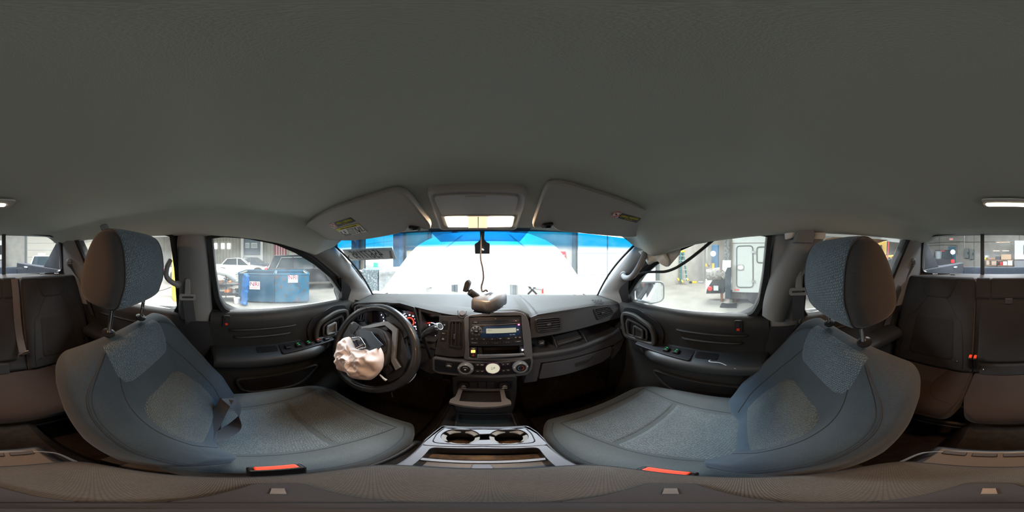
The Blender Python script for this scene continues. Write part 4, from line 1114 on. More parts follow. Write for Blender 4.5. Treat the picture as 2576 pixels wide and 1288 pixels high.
# lower console face with sockets and pull-out tray
low = thing('lower_console', 'dark lower console face with two power sockets and open pull-out tray', 'console', (.0, .56, -.98))
LP0 = V((0, .57, -.55)); LN = V((0, -1, .05)).normalized(); LU = V((0, .05, 1)).normalized()
def LF(px, py, off=0): return RP(px, py, LP0 - LN * off, LN)
def lpanel(name, pts, off, th, m, parent, r=0, bevel=.002):
    P = [LF(a, b, off) for a, b in pts]; P = rnd(P, r, 3) if r else P
    mb = MB(); mb.prism(P, -LN * th); return obj(name, mb, m, parent, bevel=bevel)
lpanel('face', [(1136, 950), (1150, 946), (1220, 949), (1290, 946), (1302, 950), (1301, 985), (1296, 1022), (1290, 1042), (1150, 1042), (1142, 1022), (1138, 985)], 0, .10, M_DASH, low, .008, .008)
lpanel('socket_recess', [(1148, 957), (1220, 959), (1290, 957), (1288, 978), (1220, 981), (1150, 978)], -.0012, .004, M_SATIN, low, .006, .0015)
for px in (1167, 1268.6):
    c = LF(px, 968.5, -.004)
    mb = MB(); mb.lathe(c, LN, [(.0215, -.002), (.0215, .005), (.019, .008), (.001, .0085)], 30); k_ = obj('power_socket', mb, M_BLACK, low, bevel=0)
    text('lettering', '12V\n120W', M_WHITE, k_, c + LN * .0089, .0072, DR, LU)
    mb = MB(); mb.box(c + LN * .009 - LU * .0135, (.018, .001, .0022)); obj('socket_mark', mb, M_WHITE, k_)
for px in (1190, 1212, 1233):
    lpanel('blank_cover', [(px - 9, 962), (px + 10, 962), (px + 10, 977), (px - 9, 977)], -.006, .003, M_DASH, low, .001, .001)
# tray opening and tray
lpanel('tray_opening', [(1157, 983), (1282, 983), (1284, 1004), (1155, 1004)], -.0012, .003, M_VOID, low)
tr = thing('pull_out_tray', 'grey pull-out tray frame hanging open below the power sockets', 'tray', (0, .48, -.66))
t0 = [LF(1158, 985, -.0), LF(1281, 985, -.0), LF(1283, 996, -.055), LF(1292, 1003, -.075), LF(1291, 1007, -.08), LF(1220, 1011, -.088), LF(1148, 1007, -.08), LF(1147, 1003, -.075), LF(1157, 996, -.055)]
t1 = [LF(1170, 987, -.006), LF(1269, 987, -.006), LF(1272, 1000, -.062), LF(1167, 1000, -.062)]
zt = -.628
def fl(P, z): return [V((p.x, p.y, z + (p.y - .57) * .1)) for p in P]
t0 = [V((x, y, 0)) for x, y in ((-.078, .57), (.078, .57), (.080, .51), (.092, .490), (.092, .472), (.05, .462), (0, .458), (-.05, .462), (-.092, .472), (-.092, .490), (-.080, .51))]
t0 = [p + V((.005, 0, 0)) for p in t0]
t1 = [V((x + .005, y, 0)) for x, y in ((-.064, .562), (.064, .562), (.064, .486), (-.064, .486))]
mb = MB(); mb.ring(fl(t0, -.60), fl(t1, -.60), V((0, 0, -.012)), 80); obj('tray_frame', mb, M_TRAY if 'M_TRAY' in globals() else mat('tray_grey', (.13, .125, .13), .45), tr, bevel=.002)
mb = MB(); mb.prism(fl(t1, -.622), V((0, 0, -.004))); obj('tray_base', mb, M_VOID, tr)
# floor compartment between the lower console and the cup holders
bx = thing('floor_bin', 'dark open floor bin ahead of the cup holders', 'bin', (0, .42, -1.0))
mb = MB(); mb.bb((-.115, .345, -.90), (.115, .60, -.80)); obj('bin_body', mb, M_SATIN, bx, bevel=.01)
P0 = [RZ(1148, 1038, -.795), RZ(1290, 1038, -.795), RZ(1306, 1078, -.775), RZ(1140, 1078, -.775)]
mb = MB(); c0 = sum(P0, V()) / 4; mb.ring(P0, [p.lerp(c0, .1) for p in P0], V((0, 0, -.015)), 60); obj('bin_rim', mb, M_DASH, bx, bevel=.003)
P1 = [p.lerp(c0, .1) + V((0, 0, -.012)) for p in P0]; mb = MB(); mb.prism(P1, V((0, 0, -.004))); obj('rubber_mat', mb, mat('rubber_mat', (.02, .028, .03), .6, bump=.3), bx)
# ---------- instrument cluster
cl = thing('instrument_cluster', 'lit instrument cluster with white speed numbers and red inner ring', 'instrument cluster', tuple(DF(1030, 860, .05)))
GO = .075
def G(px, py, l=0): return DF(px, py, GO - l)
M_GFACE = mat('gauge_face', (.03, .028, .045), .4)
mb = MB(); mb.prism([G(930, 768), G(1000, 763), G(1050, 768), G(1112, 790), G(1112, 870), G(1060, 876), G(1000, 870), G(935, 840)], -DN * .01); obj('gauge_face', mb, M_GFACE, cl)
M_GL = emis('gauge_white', (.85, .85, 1), 2.0); M_GR = emis('gauge_red', (1, .06, .03), 1.9); M_GP = emis('lcd_blue', (.35, .42, .62), .55)
gc = G(1030, 810, .012)
def arc(c, r, a0, a1, n=30): return [c + (DR * math.cos(a) + DU * math.sin(a)) * r for a in [math.radians(a0 + (a1 - a0) * k / n) for k in range(n + 1)]]
mb = MB(); mb.lathe(gc - DN * .003, DN, [(.058, 0), (.059, .012), (.056, .012), (.055, .002), (.001, .001)], 48); sp = obj('speedometer', mb, mat('dial_black', (.015, .015, .03), .4), cl)
mb = MB(); mb.tube(arc(gc, .0505, -40, 205, 50), .0011, 5)
for k in range(33):
    a = math.radians(-35 + 235 * k / 32); d = DR * math.cos(a) + DU * math.sin(a); mb.tube([gc + d * .0505, gc + d * (.0425 if k % 4 == 0 else .046)], .0009, 4)
obj('speed_ticks', mb, M_GL, sp, kind='stuff')
for k, t in enumerate(('140', '120', '100', '80', '60', '40', '20', '0')):
    a = math.radians(-30 + 225 * k / 7); d = DR * math.cos(a) + DU * math.sin(a)
    text('speed_number', t, M_GL, sp, gc + d * .0355, .0098, DR, DU)
mb = MB(); mb.tube(arc(gc, .0235, -30, 200, 30), .0012, 5)
for k in range(12):
    a = math.radians(-30 + 230 * k / 11); d = DR * math.cos(a) + DU * math.sin(a); mb.tube([gc + d * .0235, gc + d * .018], .0012, 4)
obj('inner_red_ring', mb, M_GR, sp)
mb = MB(); mb.lathe(gc, DN, [(.009, 0), (.009, .005), (.006, .006), (.001, .006)], 24); obj('needle_hub', mb, M_BLACK, sp)
mb = MB(); a = math.radians(197); d = DR * math.cos(a) + DU * math.sin(a); mb.tube([gc + d * .008 + DN * .005, gc + d * .034 + DN * .005], [.002, .0012], 6); obj('needle', mb, M_GL, sp)
lp_ = [G(1021, 826, .012), G(1044, 830, .012), G(1042, 840, .012), G(1030, 838, .012)]
mb = MB(); mb.prism([G(1020, 825, .01), G(1043, 829, .01), G(1041, 839, .01), G(1026, 838, .01)], -DN * .003); ld = obj('odometer_display', mb, M_GP, cl)
text('lettering', '136829\nODO', M_GL, ld, G(1033, 832, .0108), .008, DR, DU)
# right gauge (fuel, temperature), left gauge (rev counter)
rc = G(1084, 833, .004)
mb = MB(); mb.lathe(rc - DN * .003, DN, [(.052, 0), (.052, .010), (.050, .010), (.049, .002), (.001, .001)], 40); fg = obj('fuel_gauge', mb, M_DIALX if 'M_DIALX' in globals() else mat('dial_black', (.015, .015, .03), .4), cl)
mb = MB(); mb.tube(arc(rc, .042, 20, 95, 16), .0013, 5); obj('fuel_arc', mb, M_GL, fg)
for a_, b_ in ((97, 120), (-75, -55)):
    mb = MB(); mb.tube(arc(rc, .042, a_, b_, 6), .0014, 5); obj('red_mark', mb, M_GR, fg)
text('lettering', 'E', M_GL, fg, rc + DR * -.010 + DU * .029, .012, DR, DU); text('lettering', 'F', M_GL, fg, rc + DR * .03 + DU * .015, .010, DR, DU)
text('lettering', 'H', M_GL, fg, rc + DR * .026 + DU * -.022, .012, DR, DU); text('lettering', 'C', M_GL, fg, rc + DR * .012 + DU * -.034, .010, DR, DU)
tcx = G(950, 806, .004)
mb = MB(); mb.lathe(tcx - DN * .003, DN, [(.058, 0), (.058, .010), (.056, .010), (.055, .002), (.001, .001)], 40); tg = obj('rev_counter', mb, mat('dial_black', (.015, .015, .03), .4), cl)
for k in range(5):
    a = math.radians(-45 + 110 * k / 4); d = DR * math.cos(a) + DU * math.sin(a); text('rev_number', str(7 - k), M_GL, tg, tcx + d * .040, .012, DR, DU)
# cluster hood frames
hood_o = [(902, 764), (975, 760), (1006, 761), (1044, 771), (1058, 800), (1066, 838), (1060, 858), (1036, 846), (1000, 840), (930, 835), (905, 820)]
mb = MB()
A = DFP([(974, 762), (1005, 762), (1042, 772.5), (1052, 810), (1060, 850), (1040, 843), (1010, 845), (972, 840)], -.012, .004); B = DFP([(980, 768), (1004, 767), (1037, 777), (1045, 810), (1049, 838), (1036, 838), (1010, 836), (979, 830)], -.010, .004)
mb.ring(A, B, -DN * .070, 90); obj('gauge_hood', mb, M_SATIN, cl, bevel=.002)
mb = MB(); A = DFP([(1052, 776), (1110, 790), (1108, 840), (1096, 860), (1054, 857), (1030, 846), (1058, 838)], -.002, .004); B = DFP([(1058, 783), (1105, 796), (1101, 840), (1092, 852), (1062, 850), (1052, 843), (1062, 830)], .0, .004)
mb.ring(A, B, -DN * .07, 90); obj('right_hood', mb, M_DASH, cl, bevel=.003)
mb = MB(); A = DFP([(890, 772), (903, 763.5), (975, 761), (974, 845), (930, 838), (890, 815)], -.002, .006); B = DFP([(918, 770), (925, 767), (972, 765), (970, 838), (936, 830), (918, 812)], .0, .004)
mb.ring(A, B, -DN * .06, 90); obj('left_hood', mb, M_DASH, cl, bevel=.003)
vent([(896, 769), (918, 768), (913, 808), (886, 806)], 3, 'd', True, -.011)
mb = MB(); mb.prism(DFP([(1030, 838), (1060, 858), (1098, 858), (1092, 895), (1100, 938), (1085, 942), (1060, 930), (1000, 905), (940, 885), (884, 850), (884, 815), (960, 835)], .012), -DN * .04); obj('knee_panel', mb, M_DASH, dash, bevel=.004)
mb = MB(); mb.prism([V((-.66, .60, -.40)), V((-.14, .60, -.40)), V((-.14, .60, -.60)), V((-.66, .62, -.58))], V((0, .03, 0))); obj('lower_cover', mb, M_BLACK, dash, bevel=.01)
# pedals
for (a, b, n_, l_) in (((1052, 946), (1082, 956), 'brake_pedal', 'wide dark brake pedal under the dashboard'), ((1113, 955), (1133, 967), 'accelerator_pedal', 'narrow ribbed accelerator pedal under the dashboard')):
    p0, p1 = RY(a[0], a[1], .80), RY(b[0], b[1], .80)
    pd_ = thing(n_, l_, 'pedal', ((p0.x + p1.x) / 2, .84, -1.0))
    mb = MB(); mb.bb((p0.x, .80, p1.z), (p1.x, .815, p0.z)); obj('pad', mb, mat('pedal_rubber', (.09, .06, .055), .6, bump=.5), pd_, bevel=.004)
    for k in range(4):
        z = p1.z + (p0.z - p1.z) * (k + .5) / 4; mb = MB(); mb.box(((p0.x + p1.x) / 2, .799, z), ((p1.x - p0.x) * .8, .004, .004)); obj('grip_rib', mb, M_SATIN, pd_)
    mb = MB(); mb.tube([V(((p0.x + p1.x) / 2, .815, (p0.z + p1.z) / 2)), V(((p0.x + p1.x) / 2, .90, -.6))], .008, 8); obj('arm', mb, M_SATIN, pd_)
# ================================================================ steering wheel and column
WC = V((-.388, .472, -.402)); WN = V((0, -.90, .435)).normalized(); WU = V((0, .435, .90)).normalized()
def WP(px, py, lift=0): return RP(px, py, WC + WN * lift, WN)
def wl(a, b, l=0): return WC + DR * a + WU * b + WN * l
sw = thing('steering_wheel', 'black leather steering wheel with silver spokes and deployed airbag', 'steering wheel', tuple(WC - V((0, 0, .2))))
M_LEATH = mat('rim_leather', (.022, .023, .025), .32, bump=.2, bscale=600, coat=.15)
R = .190
mb = MB(); mb.tube([wl(R * math.cos(a), R * math.sin(a)) for a in [2 * PI * k / 90 for k in range(90)]], [.0165] * 90, 16, True, flat=1.0); obj('rim', mb, M_LEATH, sw, sharp=180)
for a in (2.0, 5.2, 3.55, -.45):
    mb = MB(); c = wl(R * math.cos(a), R * math.sin(a)); u = DR * math.cos(a) + WU * math.sin(a)
    mb.tube([c + (u * math.cos(t) + WN * math.sin(t)) * .0169 for t in [2 * PI * k / 20 for k in range(20)]], .0009, 5, True); obj('rim_seam', mb, M_VOID, sw)
def wprism(name, pts, lift, th, m, parent, r=.006, bevel=.002, label=None, sub=0):
    P = [WP(820 + x / 3.789, 720 + y / 3.789, lift) for x, y in pts]; P = rnd(P, r, 4) if r else P
    mb = MB(); mb.prism(P, -WN * th); return obj(name, mb, m, parent, bevel=bevel, label=label)
wprism('hub_back', [(250, 420), (480, 330), (640, 420), (660, 700), (560, 860), (380, 900), (260, 800), (200, 600)], -.02, .05, M_SATIN, sw, .03, .008)
wprism('spoke_upper', [(150, 480), (230, 330), (350, 400), (560, 330), (600, 420), (460, 460), (300, 520), (200, 560)], .0, .03, M_DASH, sw, .01, .006)
wprism('spoke_upper_link', [(560, 300), (690, 260), (800, 460), (720, 520), (640, 430)], -.012, .02, M_DASH, sw, .01, .006)
wprism('spoke_lower', [(660, 420), (720, 440), (790, 700), (720, 860), (600, 920), (520, 860), (560, 740), (640, 700)], -.006, .03, M_SATIN, sw, .01, .006)
tr_o = [(232, 352), (262, 335), (330, 388), (555, 333), (590, 335), (678, 405), (655, 690), (708, 775), (662, 803), (618, 712), (630, 430), (560, 372), (330, 412), (280, 400)]
wprism('spoke_trim', tr_o, .012, .012, M_SILV, sw, .004, .003, label='silver spoke trim')
wprism('hub_cover', [(270, 440), (330, 395), (490, 392), (560, 430), (606, 520), (600, 650), (560, 760), (470, 800), (380, 780), (300, 640)], .030, .045, M_DASH, sw, .012, .010)
wprism('hub_ridge', [(330, 410), (480, 405), (535, 440), (575, 530), (570, 640), (520, 640), (470, 520), (400, 450)], .036, .008, M_SATIN, sw, .012, .004)
sb = wprism('switch_pod', [(222, 395), (265, 340), (340, 395), (290, 470), (235, 450)], .013, .015, M_SATIN, sw, .004)
for q in ([(236, 395), (266, 352), (310, 385), (285, 420)], [(232, 402), (280, 425), (262, 455), (228, 435)]):
    wprism('switch_key', q, .016, .004, M_BLACK, sb, .002, .001)
sb = wprism('switch_pod', [(525, 790), (590, 740), (640, 800), (575, 850)], .006, .015, M_SATIN, sw, .004)
for q in ([(590, 760), (612, 752), (635, 795), (605, 815)], [(555, 795), (580, 780), (600, 815), (575, 835)]):
    wprism('switch_key', q, .009, .004, M_BLACK, sb, .002, .001)
# torn cover flap with the emblem, deflated airbag
wprism('torn_cover_flap', [(310, 420), (360, 415), (430, 432), (455, 470), (540, 560), (520, 575), (490, 612), (430, 622), (385, 590), (330, 500)], .062, .005, mat('flap_blue_black', (.04, .055, .08), .45), sw, .001, .001, label='torn blue-black cover flap')
em = [(230, 490), (325, 478), (386, 578), (290, 606)]
eo = [WP(820 + x / 3.789, 720 + y / 3.789, .078) for x, y in em]; ec = sum(eo, V()) / 4
eo2 = rnd(eo, .010, 5)
mb = MB(); mb.ring(eo2, [p.lerp(ec, .14) for p in eo2], -WN * .007, 72)
e_ = obj('chrome_emblem', mb, M_CHROME, sw, bevel=.002, label='chrome letter emblem in rounded square frame')
L2 = lambda u, v: eo[0].lerp(eo[1], u).lerp(eo[3].lerp(eo[2], u), v)
mb = MB()   # the emblem's letter: two splayed uprights joined by a bar, lying on its side as the wheel is turned
for bar in ([(.10, .20), (.88, .30)], [(.10, .82), (.88, .70)]):
    a, b = L2(*bar[0]), L2(*bar[1]); mb.tube([a, b], [.0042, .0034], 8)
mb.tube([L2(.48, .26), L2(.48, .76)], .0042, 8)
obj('emblem_letter', mb, M_CHROME, e_)
mb = MB(); mb.prism([p.lerp(ec, .14) for p in eo2], -WN * .004); obj('emblem_ground', mb, mat('emblem_dark', (.05, .05, .08), .15, coat=1), e_)
# airbag: a crumpled cloth bag hanging from the hub
AB = [(225, 478), (165, 498), (150, 560), (118, 610), (105, 670), (118, 730), (160, 800), (230, 830), (270, 870), (330, 888), (430, 896), (490, 850), (535, 790), (552, 700), (545, 630), (515, 570), (495, 615), (440, 640), (400, 600), (330, 610), (270, 590)]
abP = rs(rnd([WP(820 + x / 3.789, 720 + y / 3.789, .045) for x, y in AB], .008, 3), 80)
ac = WP(820 + 330 / 3.789, 720 + 730 / 3.789, .045)
from mathutils import noise as MN
rows = []
NR = 44
for k in range(NR + 1):
    t = k / NR; r = []
    for i, p in enumerate(abP):
        q = ac.lerp(p, t)
        nz = MN.noise(V((q.x * 28, q.y * 28, q.z * 28))) * .009 + (1 - abs(MN.noise(V((q.x * 20 + 5, q.y * 14, q.z * 30 + 3))) * 2.2)) * .020 + (1 - abs(MN.noise(V((q.x * 45 + 9, q.y * 30, q.z * 40))) * 2)) * .007 - .015
        ang = 2 * PI * i / 80
        fold = .009 * math.sin(ang * 7 + t * 3 + 2 * math.sin(ang * 2)) * t
        h = .060 * math.sqrt(max(0, 1 - t ** 2.4)) + (nz + fold) * (1 - t ** 6)
        r.append(q + WN * h)
    rows.append(r)
mb = MB(); mb.loft([r for r in rows[1:]], True, False); mb.add([ac + WN * (.06)] + rows[1], [(0, i + 1, (i + 1) % 80 + 1) for i in range(80)])
mb.loft([rows[-1], [ac.lerp(p, .9) - WN * .02 for p in abP]], True, False)
M_BAG = mat('airbag_cloth', (.60, .50, .46), .85, bump=.3, bscale=1200, spec=.1, var=.05, vscale=10)
obj('deflated_airbag', mb, M_BAG, sw, label='crumpled pale pink-white airbag cloth', sharp=180)
# column shroud, shift lever
co_ = thing('steering_column', 'black steering column shroud behind the wheel', 'steering column', (-.36, .62, -.62))
mb = MB(); mb.tube([wl(0, 0, -.035), wl(.0, .0, -.08), wl(.01, -.01, -.26)], [.055, .075, .085], 20); obj('shroud', mb, M_BLACK, co_)
# shift lever on the column
def SH(px, py, y): return RY(px, py, y)
sl = thing('shift_lever', 'column shift lever with black grip and chrome button right of the wheel', 'shift lever', (-.22, .58, -.50))
a = SH(1078, 884, .54); b_ = SH(1069, 862, .525); c_ = SH(1064, 846, .51); d_ = SH(1072, 838, .50); e2 = SH(1101, 823.5, .485); f2 = SH(1107, 820.5, .482)
mb = MB(); mb.tube(spl([SH(1082, 900, .58), a, b_, c_, d_], 6), .0065, 10); obj('lever_stem', mb, M_BLACK, sl)
mb = MB(); mb.tube([c_.lerp(d_, .2), d_, d_.lerp(e2, .3), d_.lerp(e2, .7), e2], [.008, .011, .0135, .0145, .0135], 18); obj('grip', mb, M_LEATH, sl, sharp=60)
mb = MB(); mb.tube([e2, e2.lerp(f2, .5), f2], [.0145, .015, .0125], 18); obj('end_ring', mb, M_CHROME, sl)
mb = MB(); mb.tube([f2, f2 + (f2 - e2) * .15], [.0105, .010], 16); obj('overdrive_button', mb, M_SATIN, sl)
# key in the ignition and loose white wire
ky = thing('ignition_key', 'black key fob hanging with metal key under the steering wheel', 'key', tuple(RY(986, 1000, .46)))
kf = [RY(977, 974, .46), RY(991, 974, .46), RY(992, 984, .46), RY(986, 988, .46), RY(978, 984, .46)]
mb = MB(); mb.prism(rnd(kf, .006), V((0, .010, 0))); obj('key_fob', mb, M_BLACK, ky, bevel=.002)
mb = MB(); mb.tube([RY(985, 987, .465), RY(988, 999, .465)], .0028, 6, flat=.4); obj('key_blade', mb, M_STEEL, ky)
mb = MB(); mb.tube(spl([RY(1041, 900, .50), RY(1047, 912, .50), RY(1048, 925, .50), RY(1044, 944, .49), RY(1030, 960, .48), RY(1012, 968, .47), RY(994, 969, .46), RY(985, 975, .46)], 8), .0022, 8)
obj('loose_wire', mb, M_WHITE, None, label='thin white wire looping below the right of the steering wheel', cat='wire')
mb = MB(); mb.tube([RY(956, 943, .41), RY(966, 953, .40), RY(972, 957, .40)], [.003, .004, .005], 8)
obj('tilt_lever', mb, mat('pale_grey', (.55, .56, .55), .5), None, label='short pale lever sticking out under the wheel rim', cat='lever')
# ================================================================ centre console
M_CONS = mat('console_grey', (.068, .070, .080), .45, bump=.15, bscale=900)
M_CORK = mat('console_dust', (.16, .09, .04), .9, col2=(.05, .035, .03), vscale=60, thr=(.35, .7))
con = thing('centre_console', 'grey centre console with twin cup holders and open front slot between the seats', 'console', (.03, .15, -1.0))
ZT = -.590
def CT(px, py, z=ZT): return RZ(px, py, z)
co_o = [CT(1112, 1070), CT(1213, 1073), CT(1328, 1070), CT(1352, 1085), CT(1372, 1105), CT(1450, 1168), V((.135, -.10, ZT)), V((-.075, -.10, ZT)), CT(996, 1168), CT(1068, 1105), CT(1092, 1085)]
cup = []
cups = []
for (x0, x1) in ((1106, 1209), (1229, 1332)):
    a, b = CT(x0, 1098), CT(x1, 1098); c = (a + b) / 2; r = (b - a).length / 2; cups.append((V((c.x, c.y + .004, ZT)), r * .98))
slot = [CT(1088, 1122), CT(1213, 1125), CT(1350, 1122), CT(1380, 1160), V((.10, .10, ZT)), V((-.045, .10, ZT)), CT(1050, 1160)]
# side walls
mb = MB(); cc = V((.03, .1, ZT)); mb.ring(co_o, [p + V((0, 0, 0)) for p in [cc.lerp(p, .93) for p in co_o]], V((0, 0, -.30)), 100); obj('console_wall', mb, M_SATIN, con, bevel=.004)
# top plate strips around cups and slot
xl = lambda y: lerp_tab([(.10, -.068), (.16, -.062), (.25, -.066), (.36, -.075)], y)
mb = MB()
mb.ring(rnd([CT(1112, 1070), CT(1213, 1073), CT(1328, 1070), CT(1352, 1085), CT(1372, 1105), CT(1380, 1119), CT(1213, 1122), CT(1060, 1119), CT(1068, 1105), CT(1092, 1085)], .008), rnd([CT(1121, 1074), CT(1213, 1077), CT(1319, 1074), CT(1337, 1090), CT(1348, 1113), CT(1213, 1119), CT(1086, 1113), CT(1099, 1090)], .010), V((0, 0, -.012)), 120)
obj('top_frame', mb, M_CONS, con, bevel=.002)
pl = rnd([CT(1122, 1075), CT(1213, 1078), CT(1318, 1075), CT(1336, 1091), CT(1346, 1112), CT(1213, 1118), CT(1088, 1112), CT(1100, 1091)], .010)
# plate with two round holes: built as a fan of strips between outline and the two-circle contour
def hole_outline(n=40):
    (c0, r0), (c1, r1) = cups
    out = []
    a0 = math.radians(22)
    for k in range(n + 1):
        a = a0 + (2 * PI - 2 * a0) * k / n; out.append(c0 + V((math.cos(a), math.sin(a), 0)) * r0)
    for k in range(n + 1):
        a = PI + a0 + (2 * PI - 2 * a0) * k / n; out.append(c1 + V((math.cos(a), math.sin(a), 0)) * r1)
    return out
ho = hole_outline()
mb = MB(); mb.ring(pl, ho, V((0, 0, -.008)), 220); obj('cup_plate', mb, M_CONS, con, bevel=.001)
for c, r in cups:
    mb = MB(); mb.lathe(c + V((0, 0, -.085)), (0, 0, 1), [(.001, .0), (r * .80, 0), (r * .86, .01), (r * .95, .075), (r * .99, .083)], 40, caps=False)
    cu_ = obj('cup_holder', mb, M_BLACK, con)
    for k in range(5):
        a0 = 2 * PI * k / 5 + .45; P = []
        for j in range(7):
            a = a0 + .95 * j / 6; P.append(c + V((math.cos(a) * r * .98, math.sin(a) * r * .98, -.006)))
        for j in range(6, -1, -1):
            a = a0 + .95 * j / 6; P.append(c + V((math.cos(a) * r * .72, math.sin(a) * r * .72, -.016)))
        mb = MB(); mb.prism(P, V((0, 0, -.006))); obj('rubber_flap', mb, mat('flap_grey', (.24, .23, .21), .5), cu_, bevel=.001)
    mb = MB(); mb.lathe(c + V((0, 0, -.083)), (0, 0, 1), [(r * .74, 0), (r * .74, .002), (.001, .003)], 30); obj('grime', mb, M_CORK, cu_)
    for k in range(7):
        a = -PI / 2 + (k - 3) * .16; mb = MB(); mb.ell(c + V((math.cos(a) * r * .66, math.sin(a) * r * (.60 + .08 * (k % 2)), -.045)), (.0075, .006, .006), 5); obj('paper_scrap', mb, mat('scrap_white', (.7, .7, .68), .9), cu_)
# slot with dusty lid edge
mb = MB(); so = [CT(1060, 1120), CT(1213, 1123.5), CT(1374, 1120), CT(1446, 1168), V((.125, .06, ZT)), V((-.065, .06, ZT)), CT(1000, 1168)]
si = rnd([CT(1084, 1124), CT(1213, 1127), CT(1354, 1124), CT(1392, 1168), V((.095, .06, ZT)), V((-.035, .06, ZT)), CT(1040, 1168)], .012)
mb.ring(so, si, V((0, 0, -.012)), 140); obj('slot_frame', mb, M_CONS, con, bevel=.002)
mb = MB(); mb.ring([p + V((0, 0, -.010)) for p in si], [V((.03 + (p.x - .03) * .93, .15 + (p.y - .15) * .9, ZT - .065)) for p in si], V((0, 0, -.002)), 100); mb.prism([V((.03 + (p.x - .03) * .94, .15 + (p.y - .15) * .92, ZT - .065)) for p in si], V((0, 0, -.003))); obj('slot_well', mb, M_BLACK, con, sharp=60)
mb = MB(); mb.sheet([[CT(a, b, -.640) for a, b in r] for r in ([(1080, 1140), (1213, 1145), (1356, 1140)], [(1074, 1152), (1213, 1157), (1364, 1152)])]); mb.sheet([[CT(a, b, -.640) for a, b in ((1074, 1152), (1213, 1157), (1364, 1152))], [CT(a, b, -.70) for a, b in ((1074, 1148), (1213, 1152), (1364, 1148))]]); obj('dusty_ledge', mb, M_CORK, con)
mb = MB(); mb.prism([CT(1060, 1151, -.600), CT(1213, 1159, -.600), CT(1372, 1151, -.600), CT(1374, 1157, -.600), CT(1213, 1165, -.600), CT(1056, 1157, -.600)], V((0, 0, -.012))); obj('tray_edge', mb, mat('tray_grey', (.13, .125, .13), .45), con, bevel=.001)
mb = MB(); mb.prism(rnd([CT(1188, 1168, -.585), CT(1236, 1168, -.585), CT(1244, 1178, -.575), CT(1182, 1178, -.575)], .004), V((0, 0, -.02))); obj('lid_latch', mb, mat('tray_grey', (.13, .125, .13), .45), con, bevel=.002)
# armrest lid: padded cloth
lid = thing('armrest_lid', 'padded grey cloth armrest lid between the two front seats', 'armrest', (.03, 0, -.60))
mb = MB(); rings = []
def lid_ring(z, k):
    pts = []
    for i in range(72):
        a = 2 * PI * i / 72; c, s_ = math.cos(a), math.sin(a)
        x = .117 * math.copysign(abs(c) ** .35, c); y = .150 * math.copysign(abs(s_) ** .35, s_)
        if s_ > 0: y -= .012 * (x / .117) ** 2
        pts.append(V((.03 + x * k, -.003 + y * (1 - (1 - k) * .8), z)))
    return pts
for z, k in ((-.60, .95), (-.59, .985), (-.565, 1.0), (-.545, .995), (-.532, .97), (-.525, .93), (-.522, .86)): rings.append(lid_ring(z, k))
for k in (.7, .5, .3, .1): rings.append(lid_ring(-.521 + .001 * (.7 - k), k))
F_LID = fabric('armrest_cloth', (.085, .079, .069))
mb.loft(rings, True, True, [(p.x, p.y) for r in rings for p in r]); obj('padded_top', mb, F_LID, lid, sharp=180)
mb = MB(); mb.tube([p + V((0, 0, .0)) for p in lid_ring(-.532, .975)], .0016, 6, True); obj('seam', mb, M_THREAD, lid)
mb = MB(); mb.prism(lid_ring(-.60, .94), V((0, 0, -.03))); obj('lid_base', mb, M_BLACK, lid)
# console rear end with small vents
re_ = thing('ribbed_console_end', 'rear end of the centre console with ribbed panel facing the back bench', 'console', (.03, -.22, -1.0))
mb = MB(); mb.bb((-.075, -.25, -.95), (.135, -.155, -.615)); obj('panel_body', mb, M_SATIN, re_, bevel=.015, seg=3)
mb = MB(); mb.bb((-.06, -.235, -.618), (.12, -.165, -.606)); obj('panel_top', mb, mat('console_brown', (.09, .07, .05), .6), re_, bevel=.005)
mb = MB(); mb.tube(spl([V((-.082, -.16, -.612)), V((-.075, -.205, -.608)), V((-.03, -.228, -.607)), V((.03, -.232, -.607)), V((.09, -.228, -.607)), V((.135, -.205, -.608)), V((.142, -.16, -.612))], 6), .0028, 6); obj('panel_rim', mb, M_SILV, re_)
for k in range(4):
    mb = MB(); mb.bb((-.05 + k * .042, -.226, -.607), (-.015 + k * .042, -.212, -.603)); obj('panel_rib', mb, M_DASH, re_, bevel=.002)
# small camera stand with three splayed feet
M_STAND = mat('stand_black', (.028, .028, .030), .75, bump=.4, bscale=500)
cs = thing('camera_stand', 'small black camera stand with three splayed rubber feet on the armrest', 'stand', (CAMX, 0, -.52))
mb = MB(); mb.lathe(V((CAMX, 0, -.518)), (0, 0, 1), [(.031, 0), (.031, .006), (.027, .011), (.010, .014), (.009, .060), (.001, .060)], 32); obj('hub', mb, M_STAND, cs)
for az_ in (-74, 64, 176):
    a = math.radians(az_); d = V((math.sin(a), math.cos(a), 0)); q = V((d.y, -d.x, 0)); c = V((CAMX, 0, -.5185))
    P = rnd([c + d * .022 + q * .022, c + d * .060 + q * .021, c + d * .092 + q * .014, c + d * .092 - q * .014, c + d * .060 - q * .021, c + d * .022 - q * .022], .008)
    mb = MB(); mb.prism(P, V((0, 0, .005))); f_ = obj('foot', mb, M_STAND, cs, bevel=.0015)
    mb = MB(); mb.box(c + d * .066 + V((0, 0, .0055)), (.006, .018, .002), Matrix((q, d, V((0, 0, 1)))).transposed()); obj('foot_slot', mb, M_STEEL, f_)

